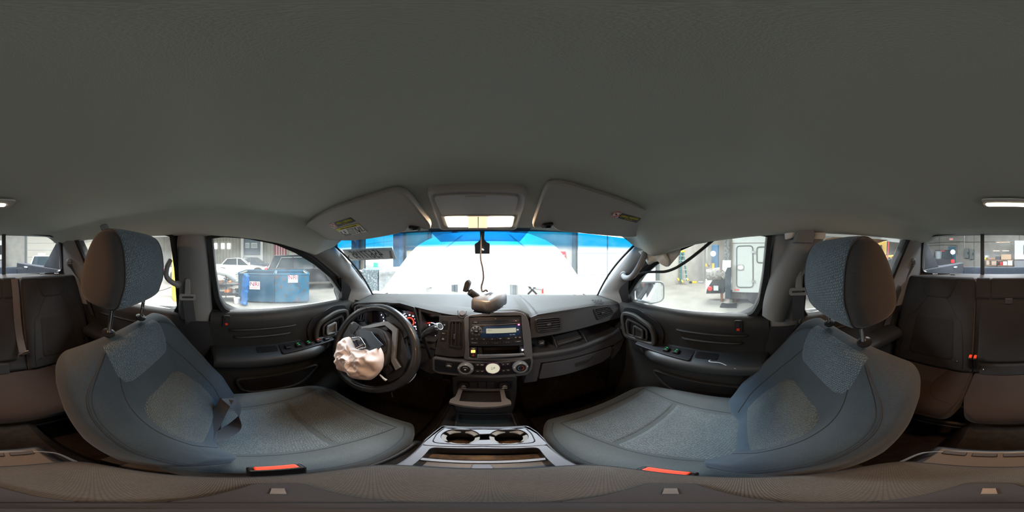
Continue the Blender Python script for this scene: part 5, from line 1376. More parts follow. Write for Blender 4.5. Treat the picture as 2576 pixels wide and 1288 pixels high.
# ================================================================ overhead
VN = V((0, -.40, -.917)).normalized(); VP = V((0, .26, .124))
def VS(px, py, l=0): return RP(px, py, VP + VN * l, VN)
M_VIS = mat('visor_cloth', (.46, .445, .42), .85, bump=.2, bscale=900, spec=.15)
def visor(pts, lab, clip, n):
    P = spl([VS(a, b) for a, b in pts], 4, True)
    th = thing('sun_visor', lab, 'sun visor', tuple(sum(P, V()) / len(P)), 'sun visors')
    mb = MB(); c = sum(P, V()) / len(P); rings = []
    for l, k in ((-.016, .97), (-.014, .99), (-.008, 1.0), (-.002, .995), (.001, .98), (.002, .95)):
        rings.append([c + (p - c) * k + VN * l for p in P])
    mb.loft(rings, True, True); obj('visor_board', mb, M_VIS, th, sharp=50)
    mb = MB(); mb.tube([p + VN * .0 for p in [c + (p - c) * .985 for p in P]], .0022, 6, True); obj('edge_piping', mb, M_VIS, th)
    mb = MB(); a = VS(clip[0] - 13, clip[1], .003); b = VS(clip[0] + 13, clip[1] - 3 * n, .003); mb.prism(rnd([a + V((0, -.008, .003)), b + V((0, -.008, .003)), b + V((0, .006, -.002)), a + V((0, .006, -.002))], .004), VN * .007); hk = obj('visor_clip', mb, M_BLACK, th, bevel=.002)
    mb = MB(); a = VS(clip[0] - 4, clip[1] + 4, .006); b = VS(clip[0] + 8, clip[1] + 3, .006); mb.prism([a + V((0, -.004, 0)), b + V((0, -.004, 0)), b + V((0, .004, 0)), a + V((0, .004, 0))], VN * .006); obj('clip_hook', mb, M_SATIN, hk, bevel=.001)
    return th
v1 = visor([(768, 577), (776, 561), (830, 530), (915, 501), (985, 481), (1008, 482), (1030, 495), (1058, 531), (1083, 564), (1080, 575), (1062, 572), (1045, 567), (1030, 570), (1012, 583), (960, 594), (900, 603), (862, 604), (822, 602), (788, 592)], 'left sun visor above the steering wheel, two warning stickers on it', (1044, 571), -1)
v2 = visor([(1340, 568), (1346, 545), (1370, 480), (1388, 464), (1420, 463), (1500, 486), (1600, 520), (1655, 541), (1676, 559), (1672, 576), (1645, 590), (1610, 592), (1582, 595), (1500, 589), (1430, 581), (1402, 576), (1388, 567), (1370, 564), (1352, 571)], 'right sun visor above the glovebox with a single warning sticker', (1376, 566), 1)
M_YEL = mat('sticker_yellow', (.75, .65, .04), .6); M_INK = mat('sticker_black', (.03, .03, .03), .6); M_STW = mat('sticker_white', (.75, .75, .73), .6)
def quad(name, px4, l, m, parent, th=.0006, label=None):
    P = [VS(a, b, l) for a, b in px4]; mb = MB(); mb.prism(P, VN * th); return obj(name, mb, m, parent, label=label)
def vtext(s_, p0, p1, pu, l, size, m, parent, sx=1):
    a, b, c = VS(*p0, l), VS(*p1, l), VS(*pu, l)
    return text('lettering', s_, m, parent, (a + b) / 2, size, (b - a), (c - (a + b) / 2), sx=sx)
def c3(x, y): return (740 + x / 4.025, 440 + y / 4.025)
s1 = quad('warning_sticker', [c3(400, 487), c3(570, 430), c3(620, 470), c3(432, 530)], .0028, M_INK, v1, label='black sticker with yellow lettering')
quad('pictogram', [c3(345, 500), c3(400, 484), c3(438, 526), c3(402, 540)], .0030, M_STW, s1)
a_, b_ = VS(*c3(392, 512), .004), None
mb = MB(); d1 = V((1, 0, 0)); d2 = V((0, .917, -.4)); mb.tube([a_ + (d1 * math.cos(t) + d2 * math.sin(t)) * .0105 for t in [2 * PI * k / 24 for k in range(24)]], .0009, 5, True); mb.tube([a_ + (d1 - d2) * .007, a_ - (d1 - d2) * .007], .0008, 5); obj('prohibition_ring', mb, M_RED, s1)
vtext('AIRBAG WARNING', c3(412, 500), c3(606, 446), c3(500, 440), .0038, .0115, M_YEL, s1, .72)
vtext('FLIP VISOR OVER', c3(450, 515), c3(600, 474), c3(515, 460), .0038, .0045, M_YEL, s1)
s2 = quad('instruction_sticker', [c3(425, 552), c3(655, 497), c3(738, 575), c3(512, 620)], .0028, M_STW, v1, label='white sticker with yellow heading and small drawings')
quad('heading_bar', [c3(422, 548), c3(652, 494), c3(668, 510), c3(436, 566)], .0032, M_YEL, s2)
quad('dark_foot', [c3(500, 606), c3(560, 592), c3(580, 606), c3(514, 621)], .0032, mat('sticker_grey', (.25, .25, .24), .6), s2)
vtext('WARNING: HIGHER ROLLOVER RISK', c3(450, 556), c3(655, 506), c3(550, 520), .0040, .0058, M_INK, s2, .85)
for k in range(5): vtext('always wear seat belt   avoid', c3(520 + k * 8, 556 + k * 12), c3(630 + k * 8, 530 + k * 12), c3(570, 500), .0036, .0042, M_INK, s2, .9)
for pts in ([(470, 575), (490, 600), (520, 598)], [(500, 568), (525, 590)], [(645, 530), (668, 575), (640, 560)], [(660, 525), (690, 570), (715, 560)]):
    mb = MB(); mb.tube([VS(*c3(*p), .004) for p in pts], .0010, 5); obj('sticker_drawing', mb, M_INK, s2)
mb = MB(); mb.tube([VS(*c3(*p), .004) for p in ((610, 540), (680, 592))], .0006, 4); obj('sticker_line', mb, M_INK, s2)
def c4(x, y): return (1300 + x / 3.903, 440 + y / 3.903)
s3 = quad('warning_sticker', [c4(1026, 375), c4(1220, 427), c4(1175, 470), c4(985, 420)], .0028, M_INK, v2, label='black sticker with yellow lettering')
quad('pictogram', [c4(962, 358), c4(1030, 373), c4(990, 419), c4(922, 404)], .0030, M_STW, s3)
a_ = VS(*c4(977, 388), .004); mb = MB(); mb.tube([a_ + (d1 * math.cos(t) + d2 * math.sin(t)) * .0105 for t in [2 * PI * k / 24 for k in range(24)]], .0009, 5, True); mb.tube([a_ + (d1 + d2) * -.007, a_ + (d1 + d2) * .007], .0008, 5); obj('prohibition_ring', mb, M_RED, s3)
mb = MB(); mb.ell(a_, (.003, .002, .002), 6); obj('pictogram_figure', mb, M_INK, s3)
vtext('AIRBAG WARNING', c4(1014, 400), c4(1200, 442), c4(1115, 385), .0038, .0115, M_YEL, s3, .72)
vtext('FLIP VISOR OVER', c4(1050, 428), c4(1140, 450), c4(1100, 415), .0038, .0042, M_YEL, s3)
# overhead console with map lights
OP = V((0, .30, .118)); ON = V((0, -.215, -.977)).normalized()
def OC(px, py, l=0): return RP(px, py, OP + ON * l, ON)
oc = thing('overhead_console', 'grey overhead console with closed bin door and two lit warm map lamps', 'ceiling light', tuple(OC(1200, 530)))
def opris(name, pts, l, th, m, parent, r=.01, bevel=.003):
    P = rnd([OC(a, b, l) for a, b in pts], r, 5); mb = MB(); mb.prism(P, ON * -th); return obj(name, mb, m, parent, bevel=bevel)
P_ = rnd([OC(*p, 0) for p in [(1078, 482), (1200, 476), (1320, 480), (1322, 500), (1298, 577), (1108, 577), (1080, 500)]], .02, 5); c_0 = sum(P_, V()) / len(P_)
mb = MB(); mb.loft([[c_0 + (p - c_0) * k + ON * l for p in P_] for l, k in ((-.03, 1.04), (-.004, 1.03), (.003, 1.0), (.0035, .97), (.001, .955))], True, True); obj('console_shell', mb, M_LPL if 'M_LPL' in globals() else mat('overhead_plastic', (.42, .40, .38), .6, bump=.1, bscale=800), oc, sharp=60)
opris('bin_door', [(1092, 494), (1200, 489), (1303, 494), (1304, 505), (1294, 541), (1111, 542), (1094, 506)], .0045, .008, mat('overhead_plastic', (.42, .40, .38), .6), oc, .012, .0015)
opris('bin_pull', [(1168, 495), (1222, 494), (1217, 502), (1175, 502)], .0055, .004, M_VIS, oc, .002, .001)
fr_o = [OC(*p, .0045) for p in [(1108, 543.5), (1298, 542.5), (1293, 562), (1284, 576), (1130, 577), (1117, 564)]]
opris('lamp_surround', [(1108, 544), (1298, 543), (1292, 566), (1280, 578), (1132, 578), (1116, 567)], .004, .01, M_VIS, oc, .01, .002)
M_LAMP = emis('map_lamp_lit', (1, .80, .58), 5.0); M_LAMPM = emis('map_lamp_dim', (1, .70, .42), .85)
for a, b in ((1113, 1178), (1226, 1293)):
    q0 = [(a + (5 if a < 1200 else 0), 546.5), (b, 546), (b - (0 if a < 1200 else 5), 572 if a < 1200 else 571), (a + (14 if a < 1200 else 0), 572)]
    opris('lamp_lens', q0, .0060, .004, M_LAMP, oc, .006, .001)
opris('lamp_lens', [(1178, 546.2), (1226, 546), (1226, 573.5), (1178, 573.5)], .0058, .004, M_LAMPM, oc, .001, 0)
for k in range(12):
    x = 1181 + k * 3.9; mb = MB(); mb.tube([OC(x, 547, .0062), OC(x, 572, .0062)], .0007, 4); obj('lens_rib', mb, M_LAMPM, oc)
mb = MB(); mb.tube([OC(1203, 546, .0065), OC(1203, 574, .0065)], .0012, 5); obj('lens_divider', mb, M_VIS, oc)
for px in (1146, 1260):
    l = bpy.data.lights.new('map_lamp', 'AREA'); l.shape = 'RECTANGLE'; l.size = .075; l.size_y = .03; l.energy = LAMP_W; l.color = (1, .66, .40)
    o = bpy.data.objects.new('map_lamp_light', l); COL.objects.link(o); p = OC(px, 560, .010); o.location = (p.x, p.y, p.z + CZ)
    o.rotation_euler = ON.to_track_quat('-Z', 'Y').to_euler(); o.parent = oc; o.location = V((p.x, p.y, p.z + CZ)) - oc.location
# rear dome lamp
rl = thing('dome_lamp', 'slim lit dome lamp on the headliner above the rear bench', 'ceiling light', (-.0, -.50, .165))
mb = MB(); mb.prism(rnd([V((-.085, -.455, .170)), V((.085, -.455, .170)), V((.085, -.545, .170)), V((-.085, -.545, .170))], .015), V((0, 0, -.006))); obj('lamp_base', mb, M_VIS, rl, bevel=.002)
mb = MB(); mb.prism(rnd([V((-.060, -.484, .166)), V((.075, -.484, .166)), V((.075, -.514, .166)), V((-.060, -.514, .166))], .012), V((0, 0, -.005))); obj('lamp_lens', mb, M_LAMP, rl, bevel=.003)
l = bpy.data.lights.new('dome_lamp', 'AREA'); l.shape = 'RECTANGLE'; l.size = .13; l.size_y = .05; l.energy = DOME_W; l.color = (1, .50, .24)
o = bpy.data.objects.new('dome_lamp_light', l); COL.objects.link(o); o.parent = rl; o.location = V((0, -.50, .150 + CZ)) - rl.location
# mirror mount plate on the glass and hanging mirror
mt = thing('mirror_mount', 'black keyhole-shaped mirror mount plate on the windshield top', 'mirror mount', (0, .60, .0))
def MP(px, py, d=0): return RP(px, py, V((0, .585 + d, .026)), V((0, -.56, -.83)))
pm = [(1207, 584), (1219, 584), (1218, 604), (1224, 611), (1232, 615), (1232, 639), (1195, 639), (1194, 616), (1202, 611), (1208, 604)]
mb = MB(); mb.prism([MP(*p) for p in pm], V((0, .004, .004))); m_ = obj('mount_plate', mb, M_SATIN, mt, bevel=.001)
mb = MB(); mb.ell(MP(1214, 626) + V((0, -.002, -.002)), (.006, .003, .003), 8, Matrix.Rotation(.5, 3, 'Y')); obj('plate_hole_glow', mb, emis('hole_glow', (.9, .95, 1), .9), m_)  # glowing bead painted in for the bright view through the hole
rm = thing('rearview_mirror', 'dark grey rear-view mirror dangling by its wire in front of the windshield', 'mirror', tuple(RH(1225, 785, .50)))
A = RH(1206, 770, .440); B = RH(1252, 748, .56); ax = (B - A).normalized()
u_ = V((ax.y, -ax.x, 0)).normalized(); w_ = u_.cross(ax).normalized()
def sec(c, hw_, hh, k=1, n=28):
    out = []
    for i in range(n):
        a = 2 * PI * i / n; cx, sx_ = math.cos(a), math.sin(a)
        out.append(c + u_ * math.copysign(abs(cx) ** .34, cx) * hw_ * k + w_ * math.copysign(abs(sx_) ** .34, sx_) * hh * k)
    return out
mb = MB(); mb.loft([sec(A, .031, .0185, .6), sec(A + ax * .004, .031, .0185, .9), sec(A + ax * .012, .032, .020), sec(A.lerp(B, .5), .036, .024), sec(B - ax * .012, .037, .022), sec(B - ax * .003, .037, .022, .85), sec(B, .037, .022, .6)]); hs_ = obj('mirror_housing', mb, mat('mirror_shell', (.10, .10, .105), .28, spec=.6), rm, sharp=50)
mb = MB(); mb.prism(rnd([A.lerp(B, .05) + w_ * -.020 + u_ * -.026, A.lerp(B, .05) + w_ * -.020 + u_ * .026, A.lerp(B, .95) + w_ * -.0245 + u_ * .030, A.lerp(B, .95) + w_ * -.0245 + u_ * -.030], .010), w_ * -.003); obj('mirror_glass', mb, M_CHROME, rm)
tp = A.lerp(B, .5) + w_ * .0250
text('embossed_lettering', 'DAY/NIGHT\nE11 015', M_SATIN, hs_, tp, .009, ax * -1, u_ * -1 if u_.dot(V((1, 0, 0))) > 0 else u_)
s0 = RH(1208, 752, .49); s1_ = RH(1180, 733, .475)
mb = MB(); mb.tube([s0, s0.lerp(s1_, .25), s0.lerp(s1_, .3), s1_.lerp(s0, .05), s1_], [.009, .009, .0105, .0105, .006], 14); obj('mirror_stalk', mb, M_SATIN, rm)
mb = MB(); mb.tube([RH(1177, 733, .475), RH(1172, 722, .475)], [.005, .007], 10); mb.prism(rnd([RH(1163, 733, .468), RH(1174, 736, .468), RH(1182, 712, .468), RH(1175, 704, .468), RH(1169, 710, .468)], .003), V((.004, .016, 0))); obj('mirror_foot', mb, M_SATIN, rm, bevel=.002)
mb = MB(); mb.tube(spl([RY(1210, 590, .50), RY(1210, 620, .495), RY(1209, 650, .49), RY(1214, 675, .49), RY(1216, 700, .49), RY(1211, 722, .485), RY(1214, 733, .48), RY(1222, 730, .48), RY(1226, 733, .485)], 8), .0026, 7)
obj('mirror_wire', mb, mat('wire_brown_black', (.03, .022, .02), .5), None, label='black wire hanging from the headliner down to the loose mirror', cat='wire')

# ================================================================ handles, hooks, belts, loose trim
def coat_hook(px, py, x, lab):
    c = RX(px, py, x); th = thing('coat_hook', lab, 'hook', tuple(c), 'coat hooks')
    n = (V((CAMX, 0, 0)) - c).normalized(); n = V((n.x, n.y * .3, -.5)).normalized()
    r_ = V((0, 1, 0)); r_ = (r_ - n * r_.dot(n)).normalized(); u = n.cross(r_)
    if u.z < 0: u = -u
    mb = MB(); mb.prism(rnd([c + r_ * .022 + u * .017, c - r_ * .022 + u * .017, c - r_ * .022 - u * .017, c + r_ * .022 - u * .017], .010), n * .010); b = obj('hook_base', mb, M_TRIM if x < 0 else M_DASHT, th, bevel=.004)
    mb = MB(); mb.tube([c + n * .012 - r_ * .012 + u * .006, c + n * .018 + r_ * .0 - u * .008, c + n * .022 + r_ * .012 - u * .010], [.003, .004, .0035], 8); obj('hook_tongue', mb, M_TRIM if x < 0 else M_DASHT, b)
coat_hook(264, 571, -.545, 'small grey coat hook on the headliner above the left rear door')
coat_hook(2215, 554, .50, 'small dark coat hook on the headliner above the right rear door')
# pillar grab handle (right), rear handle (left)
gh = thing('grab_handle', 'grey grab handle on the right windshield pillar', 'handle', tuple(RX(1590, 700, .585)))
pts = [RX(1622, 640, .60), RX(1618, 650, .575), RX(1609, 668, .560), RX(1598, 686, .558), RX(1586, 698, .565), RX(1573, 699, .585), RX(1568, 693, .60)]
mb = MB(); mb.tube(spl(pts, 6), [.0125] * 37, 12); obj('grip', mb, M_TRIM, gh)
for p, q in ((pts[0], pts[1]), (pts[-1], pts[-2])):
    mb = MB(); mb.tube([p + V((.015, .01, 0)), p], [.019, .015], 12); obj('mount', mb, M_TRIM, gh)
gh = thing('grab_handle', 'grey grab handle behind the driver headrest on the left pillar', 'handle', tuple(RX(432, 710, -.64)))
pts = [RX(428, 655, -.645), RX(421, 670, -.62), RX(418, 690, -.60), RX(423, 702, -.60), RX(436, 712, -.61), RX(446, 716, -.64)]
mb = MB(); mb.tube(spl(pts, 6), .011, 12); obj('grip', mb, M_TRIM, gh)
mb = MB(); mb.tube([pts[-1], pts[-1] + V((-.02, 0, 0))], .016, 12); obj('mount', mb, M_TRIM, gh)
def ribbon(name, pts, wd, w, parent, m=None, label=None, cat=None, th=.0012):
    """pts: centre line, wd: width directions"""
    P = spl(pts, 8); W = spl(wd, 8) if len(wd) > 1 else [V(wd[0])] * len(P)
    rows = [[p - q.normalized() * w / 2, p, p + q.normalized() * w / 2] for p, q in zip(P, W)]
    n = (rows[1][1] - rows[0][1]).cross(rows[0][2] - rows[0][0]).normalized()
    mb = MB(); mb.sheet(rows, th, n, [(k * .05, i * .02) for k in range(len(rows)) for i in range(3)]); return obj(name, mb, m or M_BELT, parent, label=label, cat=cat, sharp=60)
# driver belt
def front_belt(s):
    L_ = -1 if s < 0 else 1
    if s < 0:
        dr = DP(472, 741, -.035); lab = 'driver shoulder belt hanging from its grey ring on the left pillar'
        track = [(461, 663), (471, 663), (474, 705), (462, 705)]
        low = DP(487, 860, -.085); hi = DP(470, 700, -.03)
    else:
        dr = V((.612, -.200, -.125)); lab = 'front passenger belt hanging from its grey ring on the right pillar'
        track = None; low = V((.672, -.215, -.40)); hi = V((.612, -.20, -.06))
    th = thing('seat_belt', lab, 'seat belt', tuple(dr - V((0, 0, .25))), 'front seat belts')
    n = V((-s, .25, 0)).normalized(); r_ = V((0, 0, 1)).cross(n).normalized(); u = V((0, 0, 1))
    if s < 0:
        mb = MB(); mb.prism(rnd([dr + r_ * .016 + u * .125 - n * .012, dr - r_ * .012 + u * .125 - n * .012, dr - r_ * .012 + u * .01 - n * .012, dr + r_ * .016 + u * .01 - n * .012], .006), n * .004); obj('height_track', mb, mat('track_grey', (.22, .22, .215), .5), th, bevel=.001)
    mb = MB(); mb.prism(rnd([dr + r_ * .011 + u * .075, dr - r_ * .011 + u * .075, dr - r_ * .013 + u * .0, dr + r_ * .013 + u * .0], .009), n * .014); obj('height_slider', mb, M_TRIM, th, bevel=.004)
    o_ = rnd([dr + r_ * .036 + u * .006, dr + r_ * .036 - u * .024, dr - r_ * .036 - u * .024, dr - r_ * .036 + u * .006], .011, 4)
    i_ = rnd([dr + r_ * .024 - u * .006, dr + r_ * .024 - u * .013, dr - r_ * .024 - u * .013, dr - r_ * .024 - u * .006], .003, 3)
    mb = MB(); mb.ring([p + n * .008 for p in o_], [p + n * .008 for p in i_], n * .007, 90); obj('belt_ring', mb, M_TRIM, th, bevel=.002)
    a = dr - u * .012 + n * .010
    ribbon('webbing', [a, a.lerp(low, .5), low], [r_, r_], .046, th)
    ribbon('webbing', [a - n * .004, low + V((s * .03, -.01, -.02))], [r_, V((0, 1, 0))], .046, th)
    return th
front_belt(-1); front_belt(1)
lb = thing('lap_belt', 'black lap belt looped over the driver seat with its metal tongue', 'seat belt', tuple(RZ(540, 1110, -.72)))
a1 = [RZ(571, 1004, -.575), RZ(556, 1030, -.62), RZ(540, 1056, -.655), RZ(522, 1085, -.685), RZ(508, 1112, -.702)]
ribbon('webbing', a1, [V((.5, 1, .2)), V((.6, 1, .3)), V((.4, 1, .1)), V((.3, 1, .2)), V((.2, 1, .2))], .046, lb, label='grey-lit webbing strip')
a2 = [RZ(575, 1002, -.57), RZ(592, 1020, -.600), RZ(603, 1042, -.640), RZ(596, 1066, -.672), RZ(570, 1088, -.695), RZ(540, 1103, -.705), RZ(515, 1112, -.706)]
ribbon('webbing', a2, [V((.4, -1, .3)), V((.7, -.7, .5)), V((1, -.2, .6)), V((.9, .5, .3)), V((.4, 1, .1)), V((.2, 1, .0)), V((0, 1, 0))], .046, lb)
mb = MB(); c = RZ(508, 1122, -.700); mb.box(c, (.05, .03, .004), Matrix.Rotation(.4, 3, 'Z')); mb.box(c + V((.03, .01, 0)), (.03, .016, .003), Matrix.Rotation(.4, 3, 'Z')); obj('belt_tongue', mb, M_STEEL, lb, bevel=.001)
# rear belts
for (px, py, x, y, low, lab) in ((174, 657, -.60, -.98, V((-.66, -.80, -.40)), 'left rear shoulder belt running down beside the bench'), (2297, 655, .60, -.98, V((.67, -.76, -.45)), 'right rear shoulder belt running down beside the bench')):
    c = RY(px, py, y); s = -1 if x < 0 else 1
    th = thing('seat_belt', lab, 'seat belt', tuple(low), 'rear shoulder belts')
    mb = MB(); mb.ell(c, (.020, .020, .018), 10); obj('guide_knob', mb, M_TRIM, th)
    mb = MB(); P = [c + V((s * .010 + .030 * math.cos(a), .004, -.012 + .026 * math.sin(a))) for a in [PI * .85 + PI * 1.3 * k / 10 for k in range(11)]]; mb.tube(P, .006, 8); obj('guide_hook', mb, M_TRIM, th)
    ribbon('webbing', [c + V((0, .01, -.02)), c + V((s * .02, .03, -.07)), c.lerp(low, .5) + V((s * .02, 0, 0)), low], [V((1, .3, 0)), V((.8, .6, 0)), V((.3, 1, 0)), V((.2, 1, 0))], .046, th)
cbt = thing('centre_seat_belt', 'centre rear belt strap with grey metal tongue left of the folding panel', 'seat belt', (-.21, -.80, -.60))
t_ = [RY(36, 702, -.925), RY(40, 740, -.905), RY(44, 800, -.875), RY(50, 850, -.845), RY(58, 886, -.80)]
ribbon('webbing', t_, [V((1, 0, 0))], .040, cbt, mat('belt_brownish', (.055, .048, .048), .6, bump=.5, bscale=1500))
mb = MB(); c = RY(61, 889, -.79); mb.box(c, (.055, .004, .022), Matrix.Rotation(.35, 3, 'Y')); mb.box(c + V((.018, 0, -.012)), (.03, .004, .010)); obj('belt_tongue', mb, M_STEEL, cbt, bevel=.001)
# right pillar cover knocked loose
lt = thing('loose_pillar_cover', 'light grey middle pillar cover knocked loose behind the passenger door window', 'pillar cover', (.62, -.15, -.32))
Lp = [(1990, 604), (1982, 622), (1960, 668), (1941, 718), (1929, 765), (1926, 800)]; Rp = [(2072, 602), (2062, 620), (2041, 655), (2014, 705), (1988, 760), (1975, 808)]
Ls = spl([RX(a, b, .595 + .045 * k / 5) for k, (a, b) in enumerate(Lp)], 5); Rs = spl([RX(a, b, .575 + .085 * k / 5) for k, (a, b) in enumerate(Rp)], 5)
rows = []
for a, b in zip(Ls, Rs):
    r = [a + V((.03, .01, 0))] + [a.lerp(b, t / 8) + V((-1, .1, 0)).normalized() * (.026 * math.sin(PI * t / 8) ** .7) for t in range(9)] + [b + V((.035, -.01, 0))]
    rows.append(r)
mb = MB(); mb.sheet(rows); obj('cover_shell', mb, M_TRIM, lt, sharp=60)
q = [RX(2012, 572, .545), RX(2045, 572, .545), RX(2052, 590, .55), RX(2046, 612, .56), RX(1998, 610, .56), RX(2004, 590, .55)]
mb = MB(); mb.prism(rnd(q, .005), V((.03, 0, 0))); obj('cover_cap', mb, M_TRIM, lt, bevel=.006)
# crumpled white airbag fabric behind the sagging headliner
M_CURT = mat('curtain_fabric', (.70, .73, .71), .8, bump=.3, bscale=300)
def crumple(name, pts, n, x0, label, cat='airbag', amp=.012, m=None):
    P = rs(rnd([RX(a, b, x0) for a, b in pts], .004, 2), 60); c = sum(P, V()) / 60; rows = []
    for k in range(13):
        t = k / 12; rows.append([c.lerp(p, t) + V((-1, 0, 0)) * (amp * math.sqrt(max(0, 1 - t * t)) + MN.noise(c.lerp(p, t) * 45) * amp * .8 * (1 - t ** 4)) for p in P])
    mb = MB(); mb.loft(rows[1:], True, False); mb.add([rows[0][0]] + rows[1], [(0, i + 1, (i + 1) % 60 + 1) for i in range(60)]); mb.prism([p + V((.003, 0, 0)) for p in P], V((.004, 0, 0)))
    return obj(name, mb, m or M_CURT, None, label=label, cat=cat, sharp=180)
crumple('curtain_airbag', [(1605, 632), (1630, 626), (1672, 632), (1682, 655), (1676, 673), (1668, 662), (1655, 657), (1642, 660), (1631, 667), (1622, 652)], 1, .605, 'torn white airbag cloth at the top of the right windshield pillar')
crumple('loose_liner_board', [(1655, 640), (1690, 618), (1718, 612), (1708, 640), (1682, 670), (1676, 672), (1666, 655)], 1, .625, 'pale board hanging from the roof rail beside the torn airbag cloth', 'board', .004, mat('liner_board', (.55, .58, .58), .7))
crumple('curtain_airbag', [(2075, 602), (2095, 597), (2150, 597), (2235, 604), (2200, 614), (2155, 622), (2100, 622)], 1, .600, 'beige folded airbag curtain along the top of right rear door window', 'airbag', .010, mat('curtain_beige', (.62, .55, .45), .85))
crumple('curtain_airbag', [(1974, 583), (1990, 578), (2008, 580), (2004, 592), (1990, 600), (1976, 603)], 1, .575, 'small white airbag fold left of the loose pillar cap', 'airbag', .006)
crumple('foam_block', [(2046, 580), (2078, 578), (2076, 598), (2068, 606), (2046, 610)], 1, .580, 'pale foam block right of the loose pillar cap', 'foam', .004)
mb = MB(); mb.tube(spl([RX(1606, 690, .64), RX(1625, 685, .63), RX(1650, 684, .62), RX(1674, 683, .615), RX(1700, 674, .61), (RX(1730, 655, .605)), RX(1765, 628, .60), RX(1796, 602, .60)], 8), .0095, 10, flat=.6)
obj('loose_weather_strip', mb, M_RUB, None, label='black rubber door strip hanging loose across the passenger window', cat='rubber strip')

# ================================================================ outside parts of this truck
M_HOODW = mat('hood_white', (.86, .87, .88), .4, coat=.3)
hd_ = thing('truck_hood', 'white hood of this truck standing raised outside the windshield', 'hood', (0, 1.3, -.35))
def hoodpt(t, u):
    x = u * lerp_tab([(0, .765), (.5, .762), (.72, .74), (.86, .66), (1, .50)], t)
    y = 1.30 - .33 * u * u * (1 - t) + .62 * t - .06 * u * u * t
    z = -.222 - .105 * abs(u) ** 2.2 * (1 - t) + .50 * t - .02 * u * u * t
    return V((x, y, z))
mb = MB(); mb.sheet([[hoodpt(t / 20, -1 + 2 * i / 30) for i in range(31)] for t in range(21)], .012, (0, .64, .77)); obj('hood_panel', mb, M_HOODW, hd_, sharp=60)
for s in (-1, 1):
    mb = MB(); mb.tube([hoodpt(.02, s * .80) + V((0, -.006, -.006)), hoodpt(.5, s * .66) + V((0, -.006, -.006)), hoodpt(.98, s * .50) + V((0, -.006, -.006))], .009, 8, flat=.5); obj('hood_rib', mb, mat('hood_rib_white', (.62, .64, .66), .5), hd_)
    mb = MB(); mb.bb((s * .80, 1.0, -.75), (s * .92, 2.1, -.36)); obj('fender', mb, M_PAINTW, hd_, bevel=.04)
# own bed, seen through the back window
M_BED = mat('bed_plastic', (.035, .042, .055), .65, var=.25, vscale=60)
bd = thing('truck_bed', 'dark composite bed of this truck behind the back window', 'truck bed', (0, -2.1, -1.0))
for s in (-1, 1):
    mb = MB(); mb.bb((s * .66, -2.75, -.60), (s * .76, -1.22, -.115)); obj('bed_side', mb, M_BED, bd, bevel=.015)
    mb = MB(); mb.prism([V((s * .67, -1.21, -.12)), V((s * .67, -1.62, -.12)), V((s * .65, -1.21, .18))], V((s * .08, 0, 0))); obj('side_buttress', mb, M_BED, bd, bevel=.01)
    mb = MB(); mb.bb((s * .655, -2.2, -.16), (s * .63, -2.12, -.145)); obj('tie_down', mb, M_WHITE, bd)
mb = MB(); mb.bb((-.74, -2.83, -.7), (.74, -2.76, -.19)); obj('tailgate', mb, M_BED, bd, bevel=.015)
mb = MB(); mb.bb((-.6, -2.76, -.62), (.6, -1.22, -.58)); obj('bed_floor', mb, M_BED, bd)
# door mirrors
def door_mirror(px4, hd0, housing, lab, broken=False):
    P = [RH(a, b, hd0) for a, b in px4]; c = sum(P, V()) / len(P); n = (O - c); n.z *= .3; n.normalize()
    th = thing('door_mirror', lab, 'mirror', tuple(c - V((0, 0, .1))), 'door mirrors')
    H = rnd([c + (p - c) * 1.0 for p in P], .02, 4); mb = MB(); mb.loft([H, [c + (p - c) * 1.04 - n * .01 for p in H], [c + (p - c) * 1.0 - n * .06 for p in H], [c + (p - c) * .7 - n * .11 for p in H]]); obj('mirror_housing', mb, housing, th, sharp=60)
    n2 = ((O - c).normalized() * 1.0 + V((-.10 * (1 if c.x > 0 else -1), -1.0, -.22)).normalized()).normalized()
    G_ = []
    for p in H:
        p = c + (p - c) * .90; d = (p - O).normalized(); cc_ = c + n * .035; t = (cc_ - O).dot(n2) / d.dot(n2); G_.append(O + d * t)
    # glass turned to show the flank of the truck
    mb = MB(); mb.prism(G_, n * .002); g = obj('mirror_glass', mb, M_MIRG, th)
    mb = MB(); mb.tube([c - V((0, 0, .06)) - n * .05, V((.74 * (1 if c.x > 0 else -1), c.y + .05, -.27))], .02, 8); obj('mirror_arm', mb, housing, th)
    return th, c, n
M_MIRG = mat('mirror_glass', (.80, .86, .88), .03, metal=1)
door_mirror([(1598, 709), (1663, 708), (1671, 716), (1671, 752), (1660, 761), (1636, 765), (1600, 752)], .98, mat('mirror_housing_grey', (.30, .34, .35), .5), 'right door mirror in speckled housing outside the passenger window')
th, c, n = door_mirror([(838, 728), (866, 702), (870, 768), (852, 765)], 1.0, mat('mirror_housing_black', (.02, .02, .022), .4), 'broken left door mirror with pale shards outside driver window')
for k, pp in enumerate(([(836, 726), (850, 708), (858, 700), (856, 716)], [(851, 740), (862, 744), (860, 756)], [(848, 762), (860, 760), (861, 767)])):
    mb = MB(); mb.prism([RH(a, b, .97) for a, b in pp], n * -.004); obj('mirror_shard', mb, mat('shard_pale', (.75, .78, .80), .2), th)
